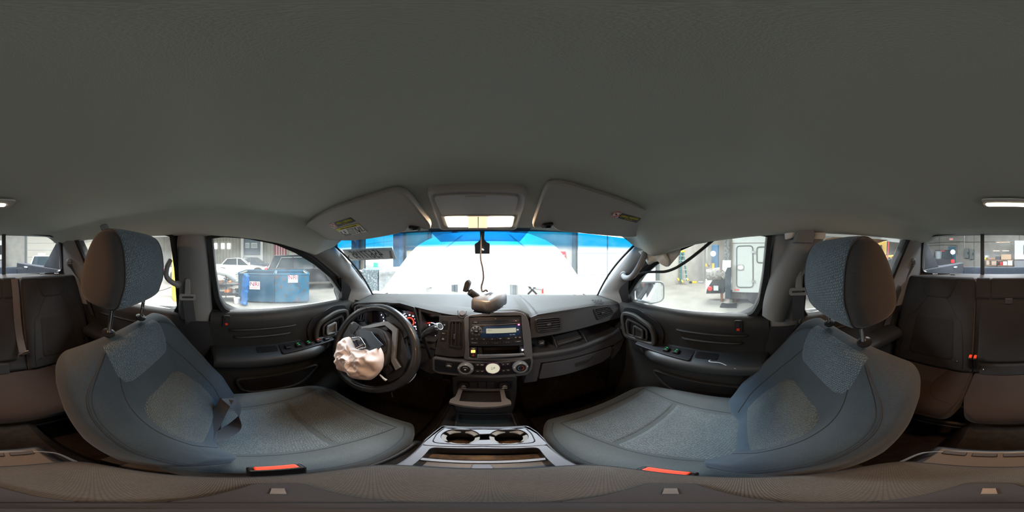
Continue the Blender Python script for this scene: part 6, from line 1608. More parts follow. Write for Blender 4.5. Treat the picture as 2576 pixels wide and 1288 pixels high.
# windshield sticker, read from outside
WSP = wsgrid(.10, -.75); WSN = (wsgrid(.10, -.45) - WSP).cross(wsgrid(.35, -.75) - WSP).normalized()
if WSN.y < 0: WSN = -WSN
def WS(px, py, l=.012): return RP(px, py, WSP + WSN * l, WSN)
q = [WS(861, 628), WS(986, 623), WS(997, 651), WS(876, 656)]
mb = MB(); mb.prism(q, WSN * .0008)
st_ = thing('windshield_label', 'white stock number label outside the top left of the windshield, seen reversed', 'label', tuple(sum(q, V()) / 4))
obj('label_paper', mb, mat('label_paper', (.80, .82, .80), .7), st_)
q2 = [q[0].lerp(q[3], .93), q[1].lerp(q[2], .95), q[1].lerp(q[2], 1.35), q[0].lerp(q[3], 1.3)]
mid = (q[0] + q[1] + q[2] + q[3]) / 4; left = (q[0] + q[3]) / 2; right = (q[1] + q[2]) / 2; xd = (left - right); up = ((q[0] + q[1]) - (q[2] + q[3]))
hgt = ((q[0] - q[3]).length + (q[1] - q[2]).length) / 2
text('number', '45677195', M_INK, st_, mid + xd * .02 - WSN * .001, hgt * .95, xd, up, ext=.0003, sx=(xd.length * .72) / (hgt * .95 * .556 * 8 * 1.02) if True else 1)
text('number', 'X', M_INK, st_, mid + xd * .445 - up * .10 - WSN * .001, hgt * .5, xd, up, ext=.0003)
for k in range(9):
    mb = MB(); c = mid - xd * (.44) + up * (.20 - .065 * k) * .5 - WSN * .0012; mb.tube([c - xd * .018, c + xd * .018], .0006 if k % 2 else .0012, 4); obj('bar_code_line', mb, M_INK, st_)
# ================================================================ the repair hall around the truck
E1 = V((.943, -.333, 0)); E2 = V((.333, .943, 0)); FZ = -1.62
def BF(a, b, z=0): return E1 * a + E2 * b + V((0, 0, z))
A0, A1, B0, B1, HZ = -27, 22, -17.5, 6.34, 5.3
M_CONC = mat('hall_floor_concrete', (0.242, 0.225, 0.193), .45, var=.16, vscale=1.2, spec=.4)
M_WALL = mat('hall_wall_concrete', (0.383, 0.368, 0.325), .85, var=.12, vscale=1.5)
M_JOINT = mat('wall_joint', (.10, .10, .095), .8)
M_SIDING = mat('hall_siding', (0.593, 0.574, 0.497), .7, var=.06, vscale=2)
M_DOORW = mat('overhead_door_white', (0.691, 0.691, 0.656), .5)
M_DAY = emis('daylit_glazing', (.86, .95, 1.0), 1.7)
mb = MB(); mb.sheet([[BF(a, b, FZ) for a in (A0, 0, A1)] for b in (B0, 0, B1)])
obj('floor_hall', mb, M_CONC, kind='structure', label='worn pale concrete floor of the repair hall')
mb = MB(); mb.sheet([[BF(a, b, HZ) for a in (A0, A1)] for b in (B0, B1)]); obj('ceiling_hall', mb, mat('hall_ceiling', (.55, .56, .56), .8), kind='structure', label='high ceiling of the repair hall')
def wall(name, a, b, m, lab):
    mb = MB(); n = (V(b) - V(a)).cross(V((0, 0, 1))).normalized()
    mb.sheet([[V(a), V(b)], [V(a) + V((0, 0, HZ - FZ)), V(b) + V((0, 0, HZ - FZ))]]); return obj(name, mb, m, kind='structure', label=lab)
wf = wall('wall_front', BF(A0, B1, FZ), BF(A1, B1, FZ), M_WALL, 'concrete front wall of the repair hall')
wb = wall('wall_rear', BF(A0, B0, FZ), BF(A1, B0, FZ), M_WALL, 'concrete rear wall of the repair hall')
wl_ = wall('wall_left', BF(A0, B0, FZ), BF(A0, B1, FZ), M_SIDING, 'pale ribbed far wall of the repair hall')
wr = wall('wall_right', BF(A1, B0, FZ), BF(A1, B1, FZ), M_WALL, 'concrete right wall of the repair hall')
for w_, b, n in ((wf, B1 - .01, -1), (wb, B0 + .01, 1)):
    for k in range(9):
        a = A0 + 3 + k * 5.6; mb = MB(); p = BF(a, b, FZ); mb.sheet([[p, p + E1 * .04], [p + V((0, 0, 6.9)), p + E1 * .04 + V((0, 0, 6.9))]], .01, E2 * n); obj('panel_joint', mb, M_JOINT, w_)
for k in range(40):
    b = B0 + .6 * k + .2; mb = MB(); p = BF(A0 + .02, b, FZ); mb.sheet([[p, p + E2 * .05], [p + V((0, 0, 6.9)), p + E2 * .05 + V((0, 0, 6.9))]], .02, E1); obj('siding_rib', mb, mat('siding_rib', (.35, .34, .30), .7), wl_)
def WF(px, py, off=0): return RP(px, py, BF(0, B1 - off), E2)
def WB(px, py, off=0): return RP(px, py, BF(0, B0 + off), E2)
def WLF(px, py, off=0): return RP(px, py, BF(A0 + off, 0), E1)
M_TRK = mat('door_track', (.12, .14, .15), .5)
def overhead_door(n, p0, p1, inn, rows, mats, lab, cols=3, z1=3.2):
    """p0,p1: floor corners; inn: direction into the hall"""
    p0 = V((p0.x, p0.y, FZ)); p1 = V((p1.x, p1.y, FZ)); d = (p1 - p0); H = (z1 - FZ)
    th = thing('door_%d' % n, lab, None, tuple((p0 + p1) / 2), kind='structure')
    for k in range(rows):
        z0 = H * k / rows; z2 = H * (k + 1) / rows - .03
        m = mats[min(k, len(mats) - 1)]
        for c in range(cols):
            a = p0 + d * (c / cols) + V((0, 0, z0)); b = p0 + d * ((c + 1) / cols) + V((0, 0, z0))
            g = d.normalized() * .035
            mb = MB(); mb.prism([a + g, b - g, b - g + V((0, 0, z2 - z0)), a + g + V((0, 0, z2 - z0))], inn * .05); obj('door_section', mb, m, th)
    mb = MB(); mb.prism([p0, p1, p1 + V((0, 0, H)), p0 + V((0, 0, H))], inn * .02); obj('door_backing', mb, mat('door_seam', (.30, .34, .37), .6), th)
    for p, s in ((p0, -1), (p1, 1)):
        mb = MB(); q = p + d.normalized() * s * .08; mb.prism([q, q + d.normalized() * .13 * s, q + d.normalized() * .13 * s + V((0, 0, H)), q + V((0, 0, H))], inn * .10); obj('door_track', mb, M_TRK, th)
    return th
overhead_door(5, WF(1452, 700, .02), WF(1648, 700, .02), -E2, 6, [M_DAY, M_DAY, M_DAY], 'tall bright overhead door right of the red sign', 3, 3.6)
overhead_door(6, WF(1087, 700, .02), WF(1143, 700, .02), -E2, 5, [M_DOORW, M_DAY], 'overhead door glimpsed under the left of the raised hood', 1)
overhead_door(7, WF(1149, 700, .02), WF(1285, 700, .02), -E2, 5, [M_DOORW, M_DAY], 'overhead door glimpsed under the middle of the raised hood', 2)
overhead_door(8, WF(921, 700, .02), WF(996, 700, .02), -E2, 6, [M_DOORW, M_DAY, M_DAY, M_DAY], 'glazed overhead door left of the blue steel column', 3, 3.6)
overhead_door(9, WF(850, 700, .02), WF(887, 700, .02), -E2, 6, [M_DOORW, M_DAY, M_DAY], 'far glazed overhead door behind the windshield label', 2, 3.6)
overhead_door(10, WB(68, 660, .02), WB(150, 660, .02), E2, 8, [mat('cream_door', (0.561, 0.527, 0.443), .6)], 'cream sectional door seen through the left of the back window', 1, 4.4)
overhead_door(11, WB(205, 660, .02), WB(300, 660, .02), E2, 8, [mat('cream_door', (0.561, 0.527, 0.443), .6)], 'white sectional door seen through the left rear door window', 1, 4.4)
# steel columns
M_BLUEST = mat('blue_steel', (.06, .13, .20), .5, var=.2)
for px0, px1, lab in ((997, 1014, 'blue steel column beside the glazed overhead door'), (890, 903, 'dark steel column between the two glazed doors')):
    a, b = WF(px0, 700, .3), WF(px1, 700, .3); mb = MB(); mb.prism([V((a.x, a.y, FZ)), V((b.x, b.y, FZ)), V((b.x, b.y, HZ)), V((a.x, a.y, HZ))], -E2 * .25); obj('steel_column', mb, M_BLUEST, None, label=lab, cat='column', bevel=.02)
# personnel door frame behind hood
a, b = WF(1022, 622, .03), WF(1052, 622, .03)
th = thing('door_12', 'blue-framed service door left of the raised hood', None, (a.x, a.y, FZ), kind='structure')
mb = MB(); o_ = [V((a.x, a.y, FZ)), V((b.x, b.y, FZ)), V((b.x, b.y, b.z)), V((a.x, a.y, a.z))]; c = sum(o_, V()) / 4
mb.ring(o_, [c.lerp(p, .84) for p in o_], -E2 * .08, 60); obj('door_frame', mb, M_BLUEST, th); mb = MB(); mb.prism([c.lerp(p, .86) for p in o_], -E2 * .04); obj('door_leaf', mb, mat('beige_leaf', (.5, .46, .38), .6), th)
# red signs on the front wall
def wsign(name, pts, m, lab, cat='sign', off=.03):
    P = [WF(a, b, off) for a, b in pts]; mb = MB(); mb.prism(P, -E2 * .02); th = thing(name, lab, cat, tuple(sum(P, V()) / len(P))); obj('sign_plate', mb, m, th); return th
M_SIGNR = mat('sign_red', (.75, .04, .05), .5)
s_ = wsign('fire_blanket_sign', [(1394, 632), (1423, 633), (1423, 656), (1394, 655)], M_SIGNR, 'red fire blanket sign with white lettering on the concrete wall')
text('lettering', 'Car', M_WHITE, s_, WF(1404, 638, .055), .16, E1, (0, 0, 1)); text('lettering', 'BLANKET', M_WHITE, s_, WF(1406, 644, .055), .115, E1, (0, 0, 1))
P = [WF(a, b, .055) for a, b in ((1397, 655), (1397, 652.5), (1404, 651), (1408, 653), (1413, 650), (1415, 646), (1417, 650), (1419, 645), (1421, 650), (1422, 655))]; mb = MB(); mb.prism(P, -E2 * .004); obj('flame_mark', mb, M_WHITE, s_)
s_ = wsign('arrow_sign', [(1382, 613), (1389, 613), (1389, 634), (1382, 634)], M_WHITE, 'narrow white sign with a red downward arrow on the concrete wall')
P = [WF(a, b, .055) for a, b in ((1384, 614), (1387, 614), (1387, 629), (1388.4, 629), (1385.5, 633), (1382.8, 629), (1384, 629))]; mb = MB(); mb.prism(P, -E2 * .004); obj('arrow_mark', mb, M_SIGNR, s_)
# ---------- generic pieces standing on the floor
def floor_at(px, hd): p = RH(px, 700, hd); return V((p.x, p.y, FZ))
def frame_at(px, hd, yaw=None):
    p = floor_at(px, hd); f = V((p.x - O.x, p.y - O.y, 0)).normalized() if yaw is None else V((math.sin(math.radians(yaw)), math.cos(math.radians(yaw)), 0))
    r = V((f.y, -f.x, 0)); return p, r, f
# blue scrap bins
M_BIN1 = mat('bin_blue', (.003, .050, .095), .55, col2=(.004, .070, .13), vscale=5); M_BIN2 = mat('bin_blue_rusty', (.004, .10, .18), .55, col2=(.10, .05, .035), vscale=7, thr=(.52, .68))
M_RIMB = mat('bin_rim', (.45, .38, .28), .7)
g0, g1, g2 = RZ(600, 759, FZ), RZ(691, 763.5, FZ), RZ(777, 762, FZ)
def bin_(g0, g1, m, lab, topz, pl):
    th = thing('scrap_bin', lab, 'bin', tuple((g0 + g1) / 2), 'blue scrap bins')
    r = (g1 - g0); w_ = r.length; r.normalize(); f = V((-r.y, r.x, 0)); 
    if f.dot((g0 - O)) < 0: f = -f
    g0 = g0 + r * .01; w_ -= .02; D_ = 1.15; H = topz - FZ; up = V((0, 0, 1))
    R_ = Matrix((r, f, up)).transposed()
    def pan(c, s, n_): mb = MB(); mb.box(c, s, R_); obj(n_, mb, m, th, bevel=.006)
    base = g0 + up * .06
    pan(base + r * w_ / 2 + up * H / 2 - up * .03, (w_, .04, H - .06), 'front_panel'); pan(base + r * w_ / 2 + f * D_ + up * H / 2, (w_, .04, H), 'rear_panel')
    pan(base + f * D_ / 2 + up * H / 2, (.04, D_, H), 'side_panel'); pan(base + r * w_ + f * D_ / 2 + up * H / 2, (.04, D_, H), 'side_panel'); pan(base + r * w_ / 2 + f * D_ / 2, (w_, D_, .04), 'bottom_panel')
    for c, s in ((g0 + r * w_ / 2 + up * H, (w_ + .05, .07, .05)), (g0 + r * w_ / 2 + f * D_ + up * H, (w_ + .05, .07, .05)), (g0 + f * D_ / 2 + up * H, (.07, D_, .05)), (g0 + r * w_ + f * D_ / 2 + up * H, (.07, D_, .05))):
        mb = MB(); mb.box(c, s, R_); obj('rim_bar', mb, M_RIMB if s[1] > .1 else m, th, bevel=.004)
    mb = MB(); mb.box(g0 + r * w_ / 2 + f * .6 + up * .03, (w_ * .9, 1.0, .06), R_); obj('skid_base', mb, M_BLACK, th)
    pc = g0 + r * w_ * pl[0] + up * H * pl[1] - f * .025; PW, PH = w_ * .29, H * .27
    mb = MB(); mb.box(pc, (PW, .01, PH), R_); pa = obj('paper_sign', mb, M_WHITE, th)
    text('lettering', 'NRI', mat('nri_red', (.34, .0, .02), .6), pa, pc - f * .008 + up * PH * .15, PH * .80, r, up, ext=.002, sx=.92)
    text('lettering', 'INDUSTRIAL SERVICES\nSCRAP METAL', mat('fine_print_red', (.6, .25, .25), .6), pa, pc - f * .008 - up * PH * .33, PH * .12, r, up, ext=.002)
    return th, r, f, up
bin_(g0, g1, M_BIN1, 'left dark blue scrap bin, clean sign low on its front', -.615, (.46, .62))
_, r_, f_, u_2 = bin_(g1, g2, M_BIN2, 'right blue scrap bin with rust scratches, torn sign near its rim', -.61, (.53, .86))
P = rnd([RZ(606, 766, FZ) + V((0, 0, .02)) - V((0, 0, 0))], 0) if False else None
w0 = RZ(617, 765, FZ); rr = [w0 + V((0, 0, z)) + (g0 - g1).normalized() * dx + (O - w0).normalized() * .12 for z, dx in ((.02, .05), (.25, .02), (.55, 0), (.85, -.02), (1.02, -.03))]
mb = MB(); mb.tube(spl(rr, 5), [.13, .12, .10, .10, .11, .10, .11, .10, .10, .09, .10, .09, .10, .09, .10, .10, .09, .10, .09, .08, .07], 9); 
for v_ in range(len(mb.v)): mb.v[v_] += V((MN.noise(mb.v[v_] * 9), MN.noise(mb.v[v_] * 9 + V((3, 0, 0))), 0)) * .06
obj('plastic_sheet', mb, mat('blue_film', (0.0065, 0.111, 0.325), .3, spec=.6), None, label='crumpled bright blue plastic sheet hanging against the left bin', cat='plastic sheet')
b0 = RZ(596, 763, FZ); mb = MB(); mb.lathe(b0, (0, 0, 1), [(.085, 0), (.11, .20), (.115, .2), (.105, .2), (.08, .02), (.001, .02)], 20); obj('bucket', mb, M_WHITE, None, label='small white bucket on the floor left of the blue bins', cat='bucket')
# wheeled cart full of orange parts
p, r, f = frame_at(572, 5.9); th = thing('wheeled_cart', 'low black cart with rubber wheels and orange parts left of the bins', 'cart', tuple(p))
for q in (-.42, .42):
    for s in (-.2, .25):
        c = p + r * q + f * s + V((0, 0, .14)); mb = MB(); mb.lathe(c - r * .0 - f * .04, f, [(.05, 0), (.13, .0), (.14, .02), (.14, .06), (.13, .08), (.05, .08)], 22); wh = obj('wheel', mb, M_RUB, th); mb = MB(); mb.lathe(c - f * .05, f, [(.06, 0), (.06, .02), (.001, .02)], 14); obj('hub', mb, M_WHITE, wh)
for z in (.24, .62):
    for s in (-.26, .30): mb = MB(); mb.tube([p + r * -.5 + f * s + V((0, 0, z)), p + r * .5 + f * s + V((0, 0, z))], .015, 6); obj('frame_bar', mb, M_SATIN, th)
    mb = MB(); mb.box(p + V((0, 0, z - .01)), (1.0, .56, .02), Matrix((r, f, V((0, 0, 1)))).transposed()); obj('shelf', mb, M_SATIN, th)
for q in (-.48, -.05, .48): mb = MB(); mb.tube([p + r * q - f * .26 + V((0, 0, .14)), p + r * q - f * .26 + V((0, 0, .95))], .014, 6); obj('upright', mb, M_SATIN, th)
rnd_ = random.Random(5)
for k in range(9):
    c = p + r * rnd_.uniform(-.4, .4) + f * rnd_.uniform(-.2, .1) + V((0, 0, .36 if k < 6 else .70)); mb = MB(); s = rnd_.uniform(.07, .13); mb.box(c, (s * 1.6, s, s * 1.1), Matrix.Rotation(rnd_.uniform(0, 3), 3, 'Z')); obj('machine_part', mb, (mat('part_orange', (.8, .22, .05), .5), mat('part_brown', (.2, .12, .08), .6), M_STEEL)[k % 3], th, bevel=.02)
# ---------- vehicles
M_CGL = mat('car_glass', (.02, .03, .035), .12, spec=.3); M_TIRE = mat('tyre', (.02, .02, .021), .8, bump=.5, bscale=60); M_WHEEL = mat('wheel_silver', (.5, .51, .53), .3, metal=.8)
def vehicle(name, lab, kind, pos, yaw, paint, L=4.6, W=1.8, H=1.42, gnd=.20):
    th = thing(name, lab, 'car' if kind != 'pickup' else 'pickup truck', tuple(pos))
    f = V((math.sin(math.radians(yaw)), math.cos(math.radians(yaw)), 0)); r = V((f.y, -f.x, 0)); up = V((0, 0, 1)); R_ = Matrix((r, f, up)).transposed()
    def Q(x, y, z): return V(pos) + r * x + f * y + up * z
    h = L / 2; wr = .33 if kind == 'sedan' else .38; belt = H * (.63 if kind == 'sedan' else .60)
    wy = (h - .85, -h + (.95 if kind != 'pickup' else 1.15))
    def arch(yc):
        return [(yc + (wr + .07) * math.cos(a), gnd + .02 + max(0, (wr + .07) * math.sin(a) + (wr - gnd))) for a in [PI * k / 10 for k in range(11)]]
    if kind == 'sedan': topl = [(h, gnd + .12), (h + .02, .55), (h - .25, .72), (.75, belt), (-1.35, belt + .05), (-h + .05, belt + .02), (-h, .55), (-h + .05, gnd)]
    elif kind == 'suv': topl = [(h, gnd + .1), (h + .02, .65), (h - .3, .90), (1.0, belt + .02), (-h + .05, belt + .05), (-h, .60), (-h + .05, gnd)]
    else: topl = [(h, gnd + .1), (h + .02, .8), (h - .1, 1.08), (1.1, 1.16), (-h, 1.16), (-h, gnd + .2)]
    prof = [p for p in arch(wy[1])[::-1]] + [p for p in arch(wy[0])[::-1]] + topl
    mb = MB(); rings = []
    for x, k in ((-W / 2, .94), (-W / 2 + .02, .98), (-W / 2 + .08, 1), (W / 2 - .08, 1), (W / 2 - .02, .98), (W / 2, .94)):
        rings.append([Q(x, y, .6 + (z - .6) * (k if z > .6 else 1)) for y, z in prof])
    mb.loft(rings); obj('body', mb, paint, th, sharp=35)
    if kind == 'sedan': cb = [(.80, belt - .02), (-1.45, belt - .02), (-1.0, H - .04), (-.35, H), (.15, H - .03)]
    elif kind == 'suv': cb = [(1.05, belt - .02), (-h + .12, belt - .02), (-h + .42, H - .05), (-.3, H), (.35, H - .04)]
    else: cb = [(1.15, 1.10), (-.55, 1.10), (-.50, H - .05), (.1, H), (.45, H - .04)]
    def cab(kx, kz0): return [Q(x_ * kx, y, z) for y, z in cb for x_ in (1,)]
    mb = MB(); rings = []
    for q in (-1, -.999, .999, 1):
        rings.append([Q(q * (W / 2 - .10 - (.17 if z > belt + .1 else 0)), y, z) for y, z in cb])
    mb.loft([rings[0], rings[-1]]); gl = obj('cabin_glass', mb, M_CGL, th, sharp=30)
    hi = [p for p in cb if p[1] > belt + .1]
    mb = MB(); P = [Q(q * (W / 2 - .26), y, z + .008) for q in (-1, 1) for y, z in (hi if q < 0 else hi[::-1])]; mb.prism(P, up * .03) ; obj('roof', mb, paint, th, bevel=.02)
    for q in (-1, 1):
        X0, X1 = q * (W / 2 - .085), q * (W / 2 - .255)
        for (ya, yb) in ((cb[0][0], cb[-1][0]), (cb[1][0], cb[2][0]), (-.15, -.18)) + (((-1.2, -1.15),) if kind == 'suv' else ()):
            za = cb[0][1]; zb = H - .03; mb = MB(); mb.tube([Q(X0, ya, za), Q(X1, yb, zb)], .035, 6); obj('pillar', mb, paint, th)
        if kind == 'suv': mb = MB(); mb.tube([Q(q * (W / 2 - .07), 1.0, belt + .03), Q(q * (W / 2 - .07), -h + .5, belt + .05), Q(q * (W / 2 - .22), -h + .75, H - .12), Q(q * (W / 2 - .24), .2, H - .07)], .014, 5); obj('chrome_trim', mb, M_CHROME, th)
        mb = MB(); mb.ell(Q(q * (W / 2 + .08), .75, belt + .10), (.10, .06, .07), 6, R_); obj('wing_mirror', mb, paint, th)
        for y in wy:
            mb = MB(); mb.lathe(Q(q * (W / 2 - .20), y, wr), r * q, [(.1, 0), (wr, .0), (wr, .18), (wr * .9, .21), (wr * .65, .20), (.1, .18)], 28); wh = obj('wheel', mb, M_TIRE, th)
            mb = MB(); mb.lathe(Q(q * (W / 2 - .02), y, wr), r * q, [(wr * .66, 0), (wr * .64, .02), (wr * .55, -.02), (.06, .01), (.001, .02)], 24); rm_ = obj('rim', mb, M_WHEEL, wh)
            for k in range(5):
                a = 2 * PI * k / 5; mb = MB(); mb.tube([Q(q * (W / 2 + .005), y, wr), Q(q * (W / 2 + .005), y + math.cos(a) * wr * .6, wr + math.sin(a) * wr * .6)], .03, 5); obj('spoke', mb, M_WHEEL, wh)
        zl = .80 if kind == 'sedan' else .98
        mb = MB(); mb.box(Q(q * (W / 2 - .14), -h + .04, zl), (.30, .14, .16 if kind != 'pickup' else .30), R_); obj('tail_lamp', mb, mat('lamp_red', (.75, .03, .03), .25), th, bevel=.03)
        mb = MB(); mb.box(Q(q * (W / 2 - .22), h - .10, .66 if kind == 'sedan' else .82), (.36, .22, .12), R_); obj('head_lamp', mb, mat('lamp_clear', (.7, .75, .8), .1, metal=.4), th, bevel=.03)
    mb = MB(); mb.box(Q(0, h + .0, .45), (W * .6, .06, .16), R_); obj('grille', mb, M_BLACK, th, bevel=.02)
    if kind == 'pickup':
        mb = MB(); mb.box(Q(0, -h - .06, .55), (W * .95, .14, .18), R_); obj('bumper', mb, M_CHROME, th, bevel=.03)
        mb = MB(); mb.box(Q(0, -h + 1.0, 1.165), (W - .24, 1.7, .01), R_); obj('bed_liner', mb, M_BLACK, th)
        mb = MB(); mb.box(Q(0, -.60, H - .10), (.35, .04, .05), R_); obj('stop_lamp', mb, mat('lamp_red', (.75, .03, .03), .25), th)
    return th, Q
M_CW = mat('car_white', (0.656, 0.656, 0.64), .25, coat=.8); M_CB = mat('car_black', (.010, .012, .016), .25, coat=.35); M_CD = mat('car_dark_blue', (.03, .04, .07), .2, coat=.8); M_CS = mat('car_silver', (.45, .46, .47), .3, metal=.5)
p = floor_at(604, 13.5); vehicle('sedan', 'white sedan parked beyond the left blue bin', 'sedan', p, 8, M_CW)
p = floor_at(790, 8.6); vehicle('estate_car', 'black sport utility car parked behind the right blue bin', 'suv', p, 18, M_CB, 4.9, 1.95, 1.66)
p = floor_at(640, 17.5); vehicle('sedan', 'dark wrecked car behind the front of the white sedan', 'sedan', p, 30, M_CD, 4.6, 1.8, 1.45)
p = floor_at(500, 9.4); vehicle('hatchback', 'white car with damaged nose at the left edge of driver window', 'sedan', p, 25, M_CW, 4.2, 1.75, 1.4)
th = thing('parts_cabinet', 'dusty grey steel cabinet standing ahead to the left of the raised hood', 'cabinet', tuple(floor_at(960, 5.6)))
for nm, q, m_ in (('cabinet_body', ((952, 677), (1003, 674), (1003, 745), (952, 745)), mat('cabinet_dusty', (0.294, 0.315, 0.315), .6, var=.25, vscale=8)), ('dark_crate', ((910, 676), (950, 678), (950, 745), (910, 745)), mat('crate_dark', (.09, .12, .13), .6, col2=(.4, .45, .46), vscale=22, thr=(.5, .75)))):
    mb = MB(); P = [RH(a_, b_, 5.6) for a_, b_ in q]; P[2].z = P[3].z = FZ; mb.prism(P, V((-.35, .9, 0))); obj(nm, mb, m_, th, bevel=.04)
mb = MB(); mb.tube([RH(955, 684, 5.55), RH(1000, 681, 5.55)], .02, 6); obj('cabinet_lip', mb, M_DOORW, th)
p = floor_at(112, 10.5); vehicle('crossover', 'white car facing the back window from beside the cream door', 'suv', p, 25, M_CW, 4.6, 1.85, 1.62)
p = floor_at(2372, 15.9) + V((0, 0, .2)); vehicle('pickup', 'dark pickup truck with grey bin in its bed behind the back window', 'pickup', p, 160, M_CB, 4.7, 1.95, 2.0)
p = floor_at(2150, 6.6); vehicle('pickup', 'white pickup truck behind the passenger headrest, one wheel showing', 'pickup', p, 75, M_CW, 5.4, 1.95, 1.9)
# white bumper scrap and bodywork near the cart
p, r, f = frame_at(552, 6.9); th = thing('loose_bumper', 'white car bumper with dark grille on the rack above the cart', 'bumper', tuple(p))
mb = MB(); mb.tube(spl([p + r * -.9 + V((0, 0, .95)), p + r * -.3 + V((0, 0, 1.02)) - f * .15, p + r * .3 + V((0, 0, .90)) - f * .15, p + r * .62 + V((0, 0, .60))], 6), [.16] * 19, 10); obj('bumper_skin', mb, M_CW, th)
mb = MB(); mb.tube([p + r * .15 + V((0, 0, .62)) - f * .25, p + r * .55 + V((0, 0, .45)) - f * .25], .10, 8); obj('bumper_grille', mb, M_BLACK, th)
for q in (-.5, .3): mb = MB(); mb.tube([p + r * q + V((0, 0, 0)), p + r * q + V((0, 0, .9))], .02, 6); obj('rack_leg', mb, M_SATIN, th)
# far-left office block, flag, lit windows
def boxAt(name, pts, off, th_, m, lab, cat, parent=None, n=None, W_=WLF):
    P = [W_(a, b, off) for a, b in pts]; mb = MB(); mb.prism(P, (E1 if W_ is WLF else (E2 if W_ is WB else -E2)) * -th_ if False else (-(E1) * th_ if W_ is WLF else (-E2 * th_ if W_ is WB else E2 * th_)))
    return obj(name, mb, m, parent, label=lab, cat=cat)
of = thing('office_block', 'blue-grey upper office with two windows across the hall', 'office', tuple(WLF(633, 644, 2)))
boxAt('wall', [(614, 596), (654, 596), (654, 641), (614, 641)], 2.2, 2.0, mat('office_blue', (0.154, 0.21, 0.252), .7), None, None, of)
for a, b in ((617, 627), (632, 647)):
    w1 = boxAt('window', [(a, 611), (b, 611), (b, 624), (a, 624)], 2.26, .05, M_WHITE, None, None, of); boxAt('pane', [(a + 1, 612.5), (b - 1, 612.5), (b - 1, 622.5), (a + 1, 622.5)], 2.30, .04, mat('office_pane', (.40, .45, .47), .3), None, None, w1)
boxAt('ground_front', [(613, 642), (655, 642), (655, 662), (613, 662)], 2.1, 1.9, M_DOORW, None, None, of)
for a, lab in ((609, 'white steel column left of the office block'), (658, 'white steel column right of the office block')):
    boxAt('steel_column', [(a - 3, 590), (a + 3, 590), (a + 3, 682), (a - 3, 682)], 3.0, .3, M_DOORW, lab, 'column')
fl_ = thing('flag', 'red and white striped flag hanging on the far wall', 'flag', tuple(WLF(706, 642, .1)))
for k in range(9):
    x = 691 + k * 3.2; boxAt('stripe', [(x, 613), (x + 3.2, 613.4), (x + 3.2, 643), (x, 642.6)], .3, .05, (M_SIGNR2 if 'M_SIGNR2' in globals() else mat('flag_red', (.62, .08, .14), .7)) if k % 2 == 0 else M_DOORW, None, None, fl_)
for k, x in enumerate((542, 560, 575)):
    boxAt('wall_window', [(x - 4, 612), (x + 4, 612), (x + 4, 626), (x - 4, 626)], .15, .1, M_DAY, ('leftmost', 'middle', 'rightmost')[k] + ' of three small bright windows high on the far wall', 'window')
boxAt('banner', [(728, 637), (770, 639), (770, 650), (728, 649)], 1.0, .3, M_DOORW, 'long white panel on the far wall right of the flag', 'panel')
# ---------- right side: box truck, lift post, ladder, cabinet
M_BODYW = mat('service_body_white', (0.403, 0.418, 0.382), .35, coat=.4)
bt = thing('box_truck', 'white service box truck with round-cornered side door outside the passenger window', 'truck', (5.6, -.2, FZ))
NX_ = V((-1, .06, 0)).normalized(); BP = V((5.2, 0, 0))
def BT(px, py, l=0): return RP(px, py, BP + NX_ * l, NX_)
P = [BT(1842, 735), BT(2010, 735), BT(2010, 560), BT(1842, 560)]
mb = MB(); mb.prism(P, -NX_ * 2.2); obj('box_body', mb, M_BODYW, bt, bevel=.02)
dd = rnd([BT(1852, 618, .02), BT(1895, 617, .02), BT(1896, 724, .02), BT(1852, 724, .02)], .12, 6)
mb = MB(); mb.ring(dd, inset(dd, .035), -NX_ * .02, 90); dr_ = obj('door', mb, M_GSEAL if 'M_GSEAL' in globals() else mat('door_gasket', (.08, .085, .08), .6), bt)
mb = MB(); mb.prism([p - NX_ * .003 for p in dd], -NX_ * .02); obj('door_leaf', mb, M_BODYW, dr_)
mb = MB(); mb.prism(rnd([BT(1855, 666, .04), BT(1871, 666, .04), BT(1871, 680, .04), BT(1855, 680, .04)], .04), -NX_ * .02); ln = obj('latch_plate', mb, M_STEEL, dr_); mb = MB(); mb.ell(BT(1863, 673, .05), (.03, .09, .07), 8); obj('latch_knob', mb, M_WHITE, ln)
for py in (634, 708): mb = MB(); mb.prism([BT(1892, py - 3, .05), BT(1899, py - 3, .05), BT(1899, py + 3, .05), BT(1892, py + 3, .05)], -NX_ * .03); obj('hinge', mb, M_STEEL, dr_)
d2_ = rnd([BT(1903, 620, .02), BT(1960, 620, .02), BT(1960, 662, .02), BT(1903, 662, .02)], .10, 6)
mb = MB(); mb.ring(d2_, inset(d2_, .03), -NX_ * .02, 80); obj('hatch', mb, mat('door_gasket', (.08, .085, .08), .6), bt)
mb = MB(); mb.prism([BT(1842, 606, .03), BT(2010, 606, .03), BT(2010, 611, .03), BT(1842, 611, .03)], -NX_ * .03); obj('top_rail', mb, M_BODYW, bt)
mb = MB(); mb.prism([BT(1848, 727, .02), BT(1859, 727, .02), BT(1859, 731, .02), BT(1848, 731, .02)], -NX_ * .01); obj('side_marker', mb, mat('marker_red', (.7, .1, .1), .4), bt)
p = floor_at(1905, 5.9); mb = MB(); mb.lathe(V((5.3, p.y, FZ + .42)), (1, 0, 0), [(.1, 0), (.42, 0), (.42, .25), (.1, .25)], 24); obj('wheel', mb, M_TIRE, bt)
mb = MB(); mb.bb((5.35, -2.5, -1.45), (7.2, .55, -1.12)); obj('chassis', mb, mat('chassis_dark', (.07, .065, .06), .8, var=.4, vscale=20), bt, bevel=.03)
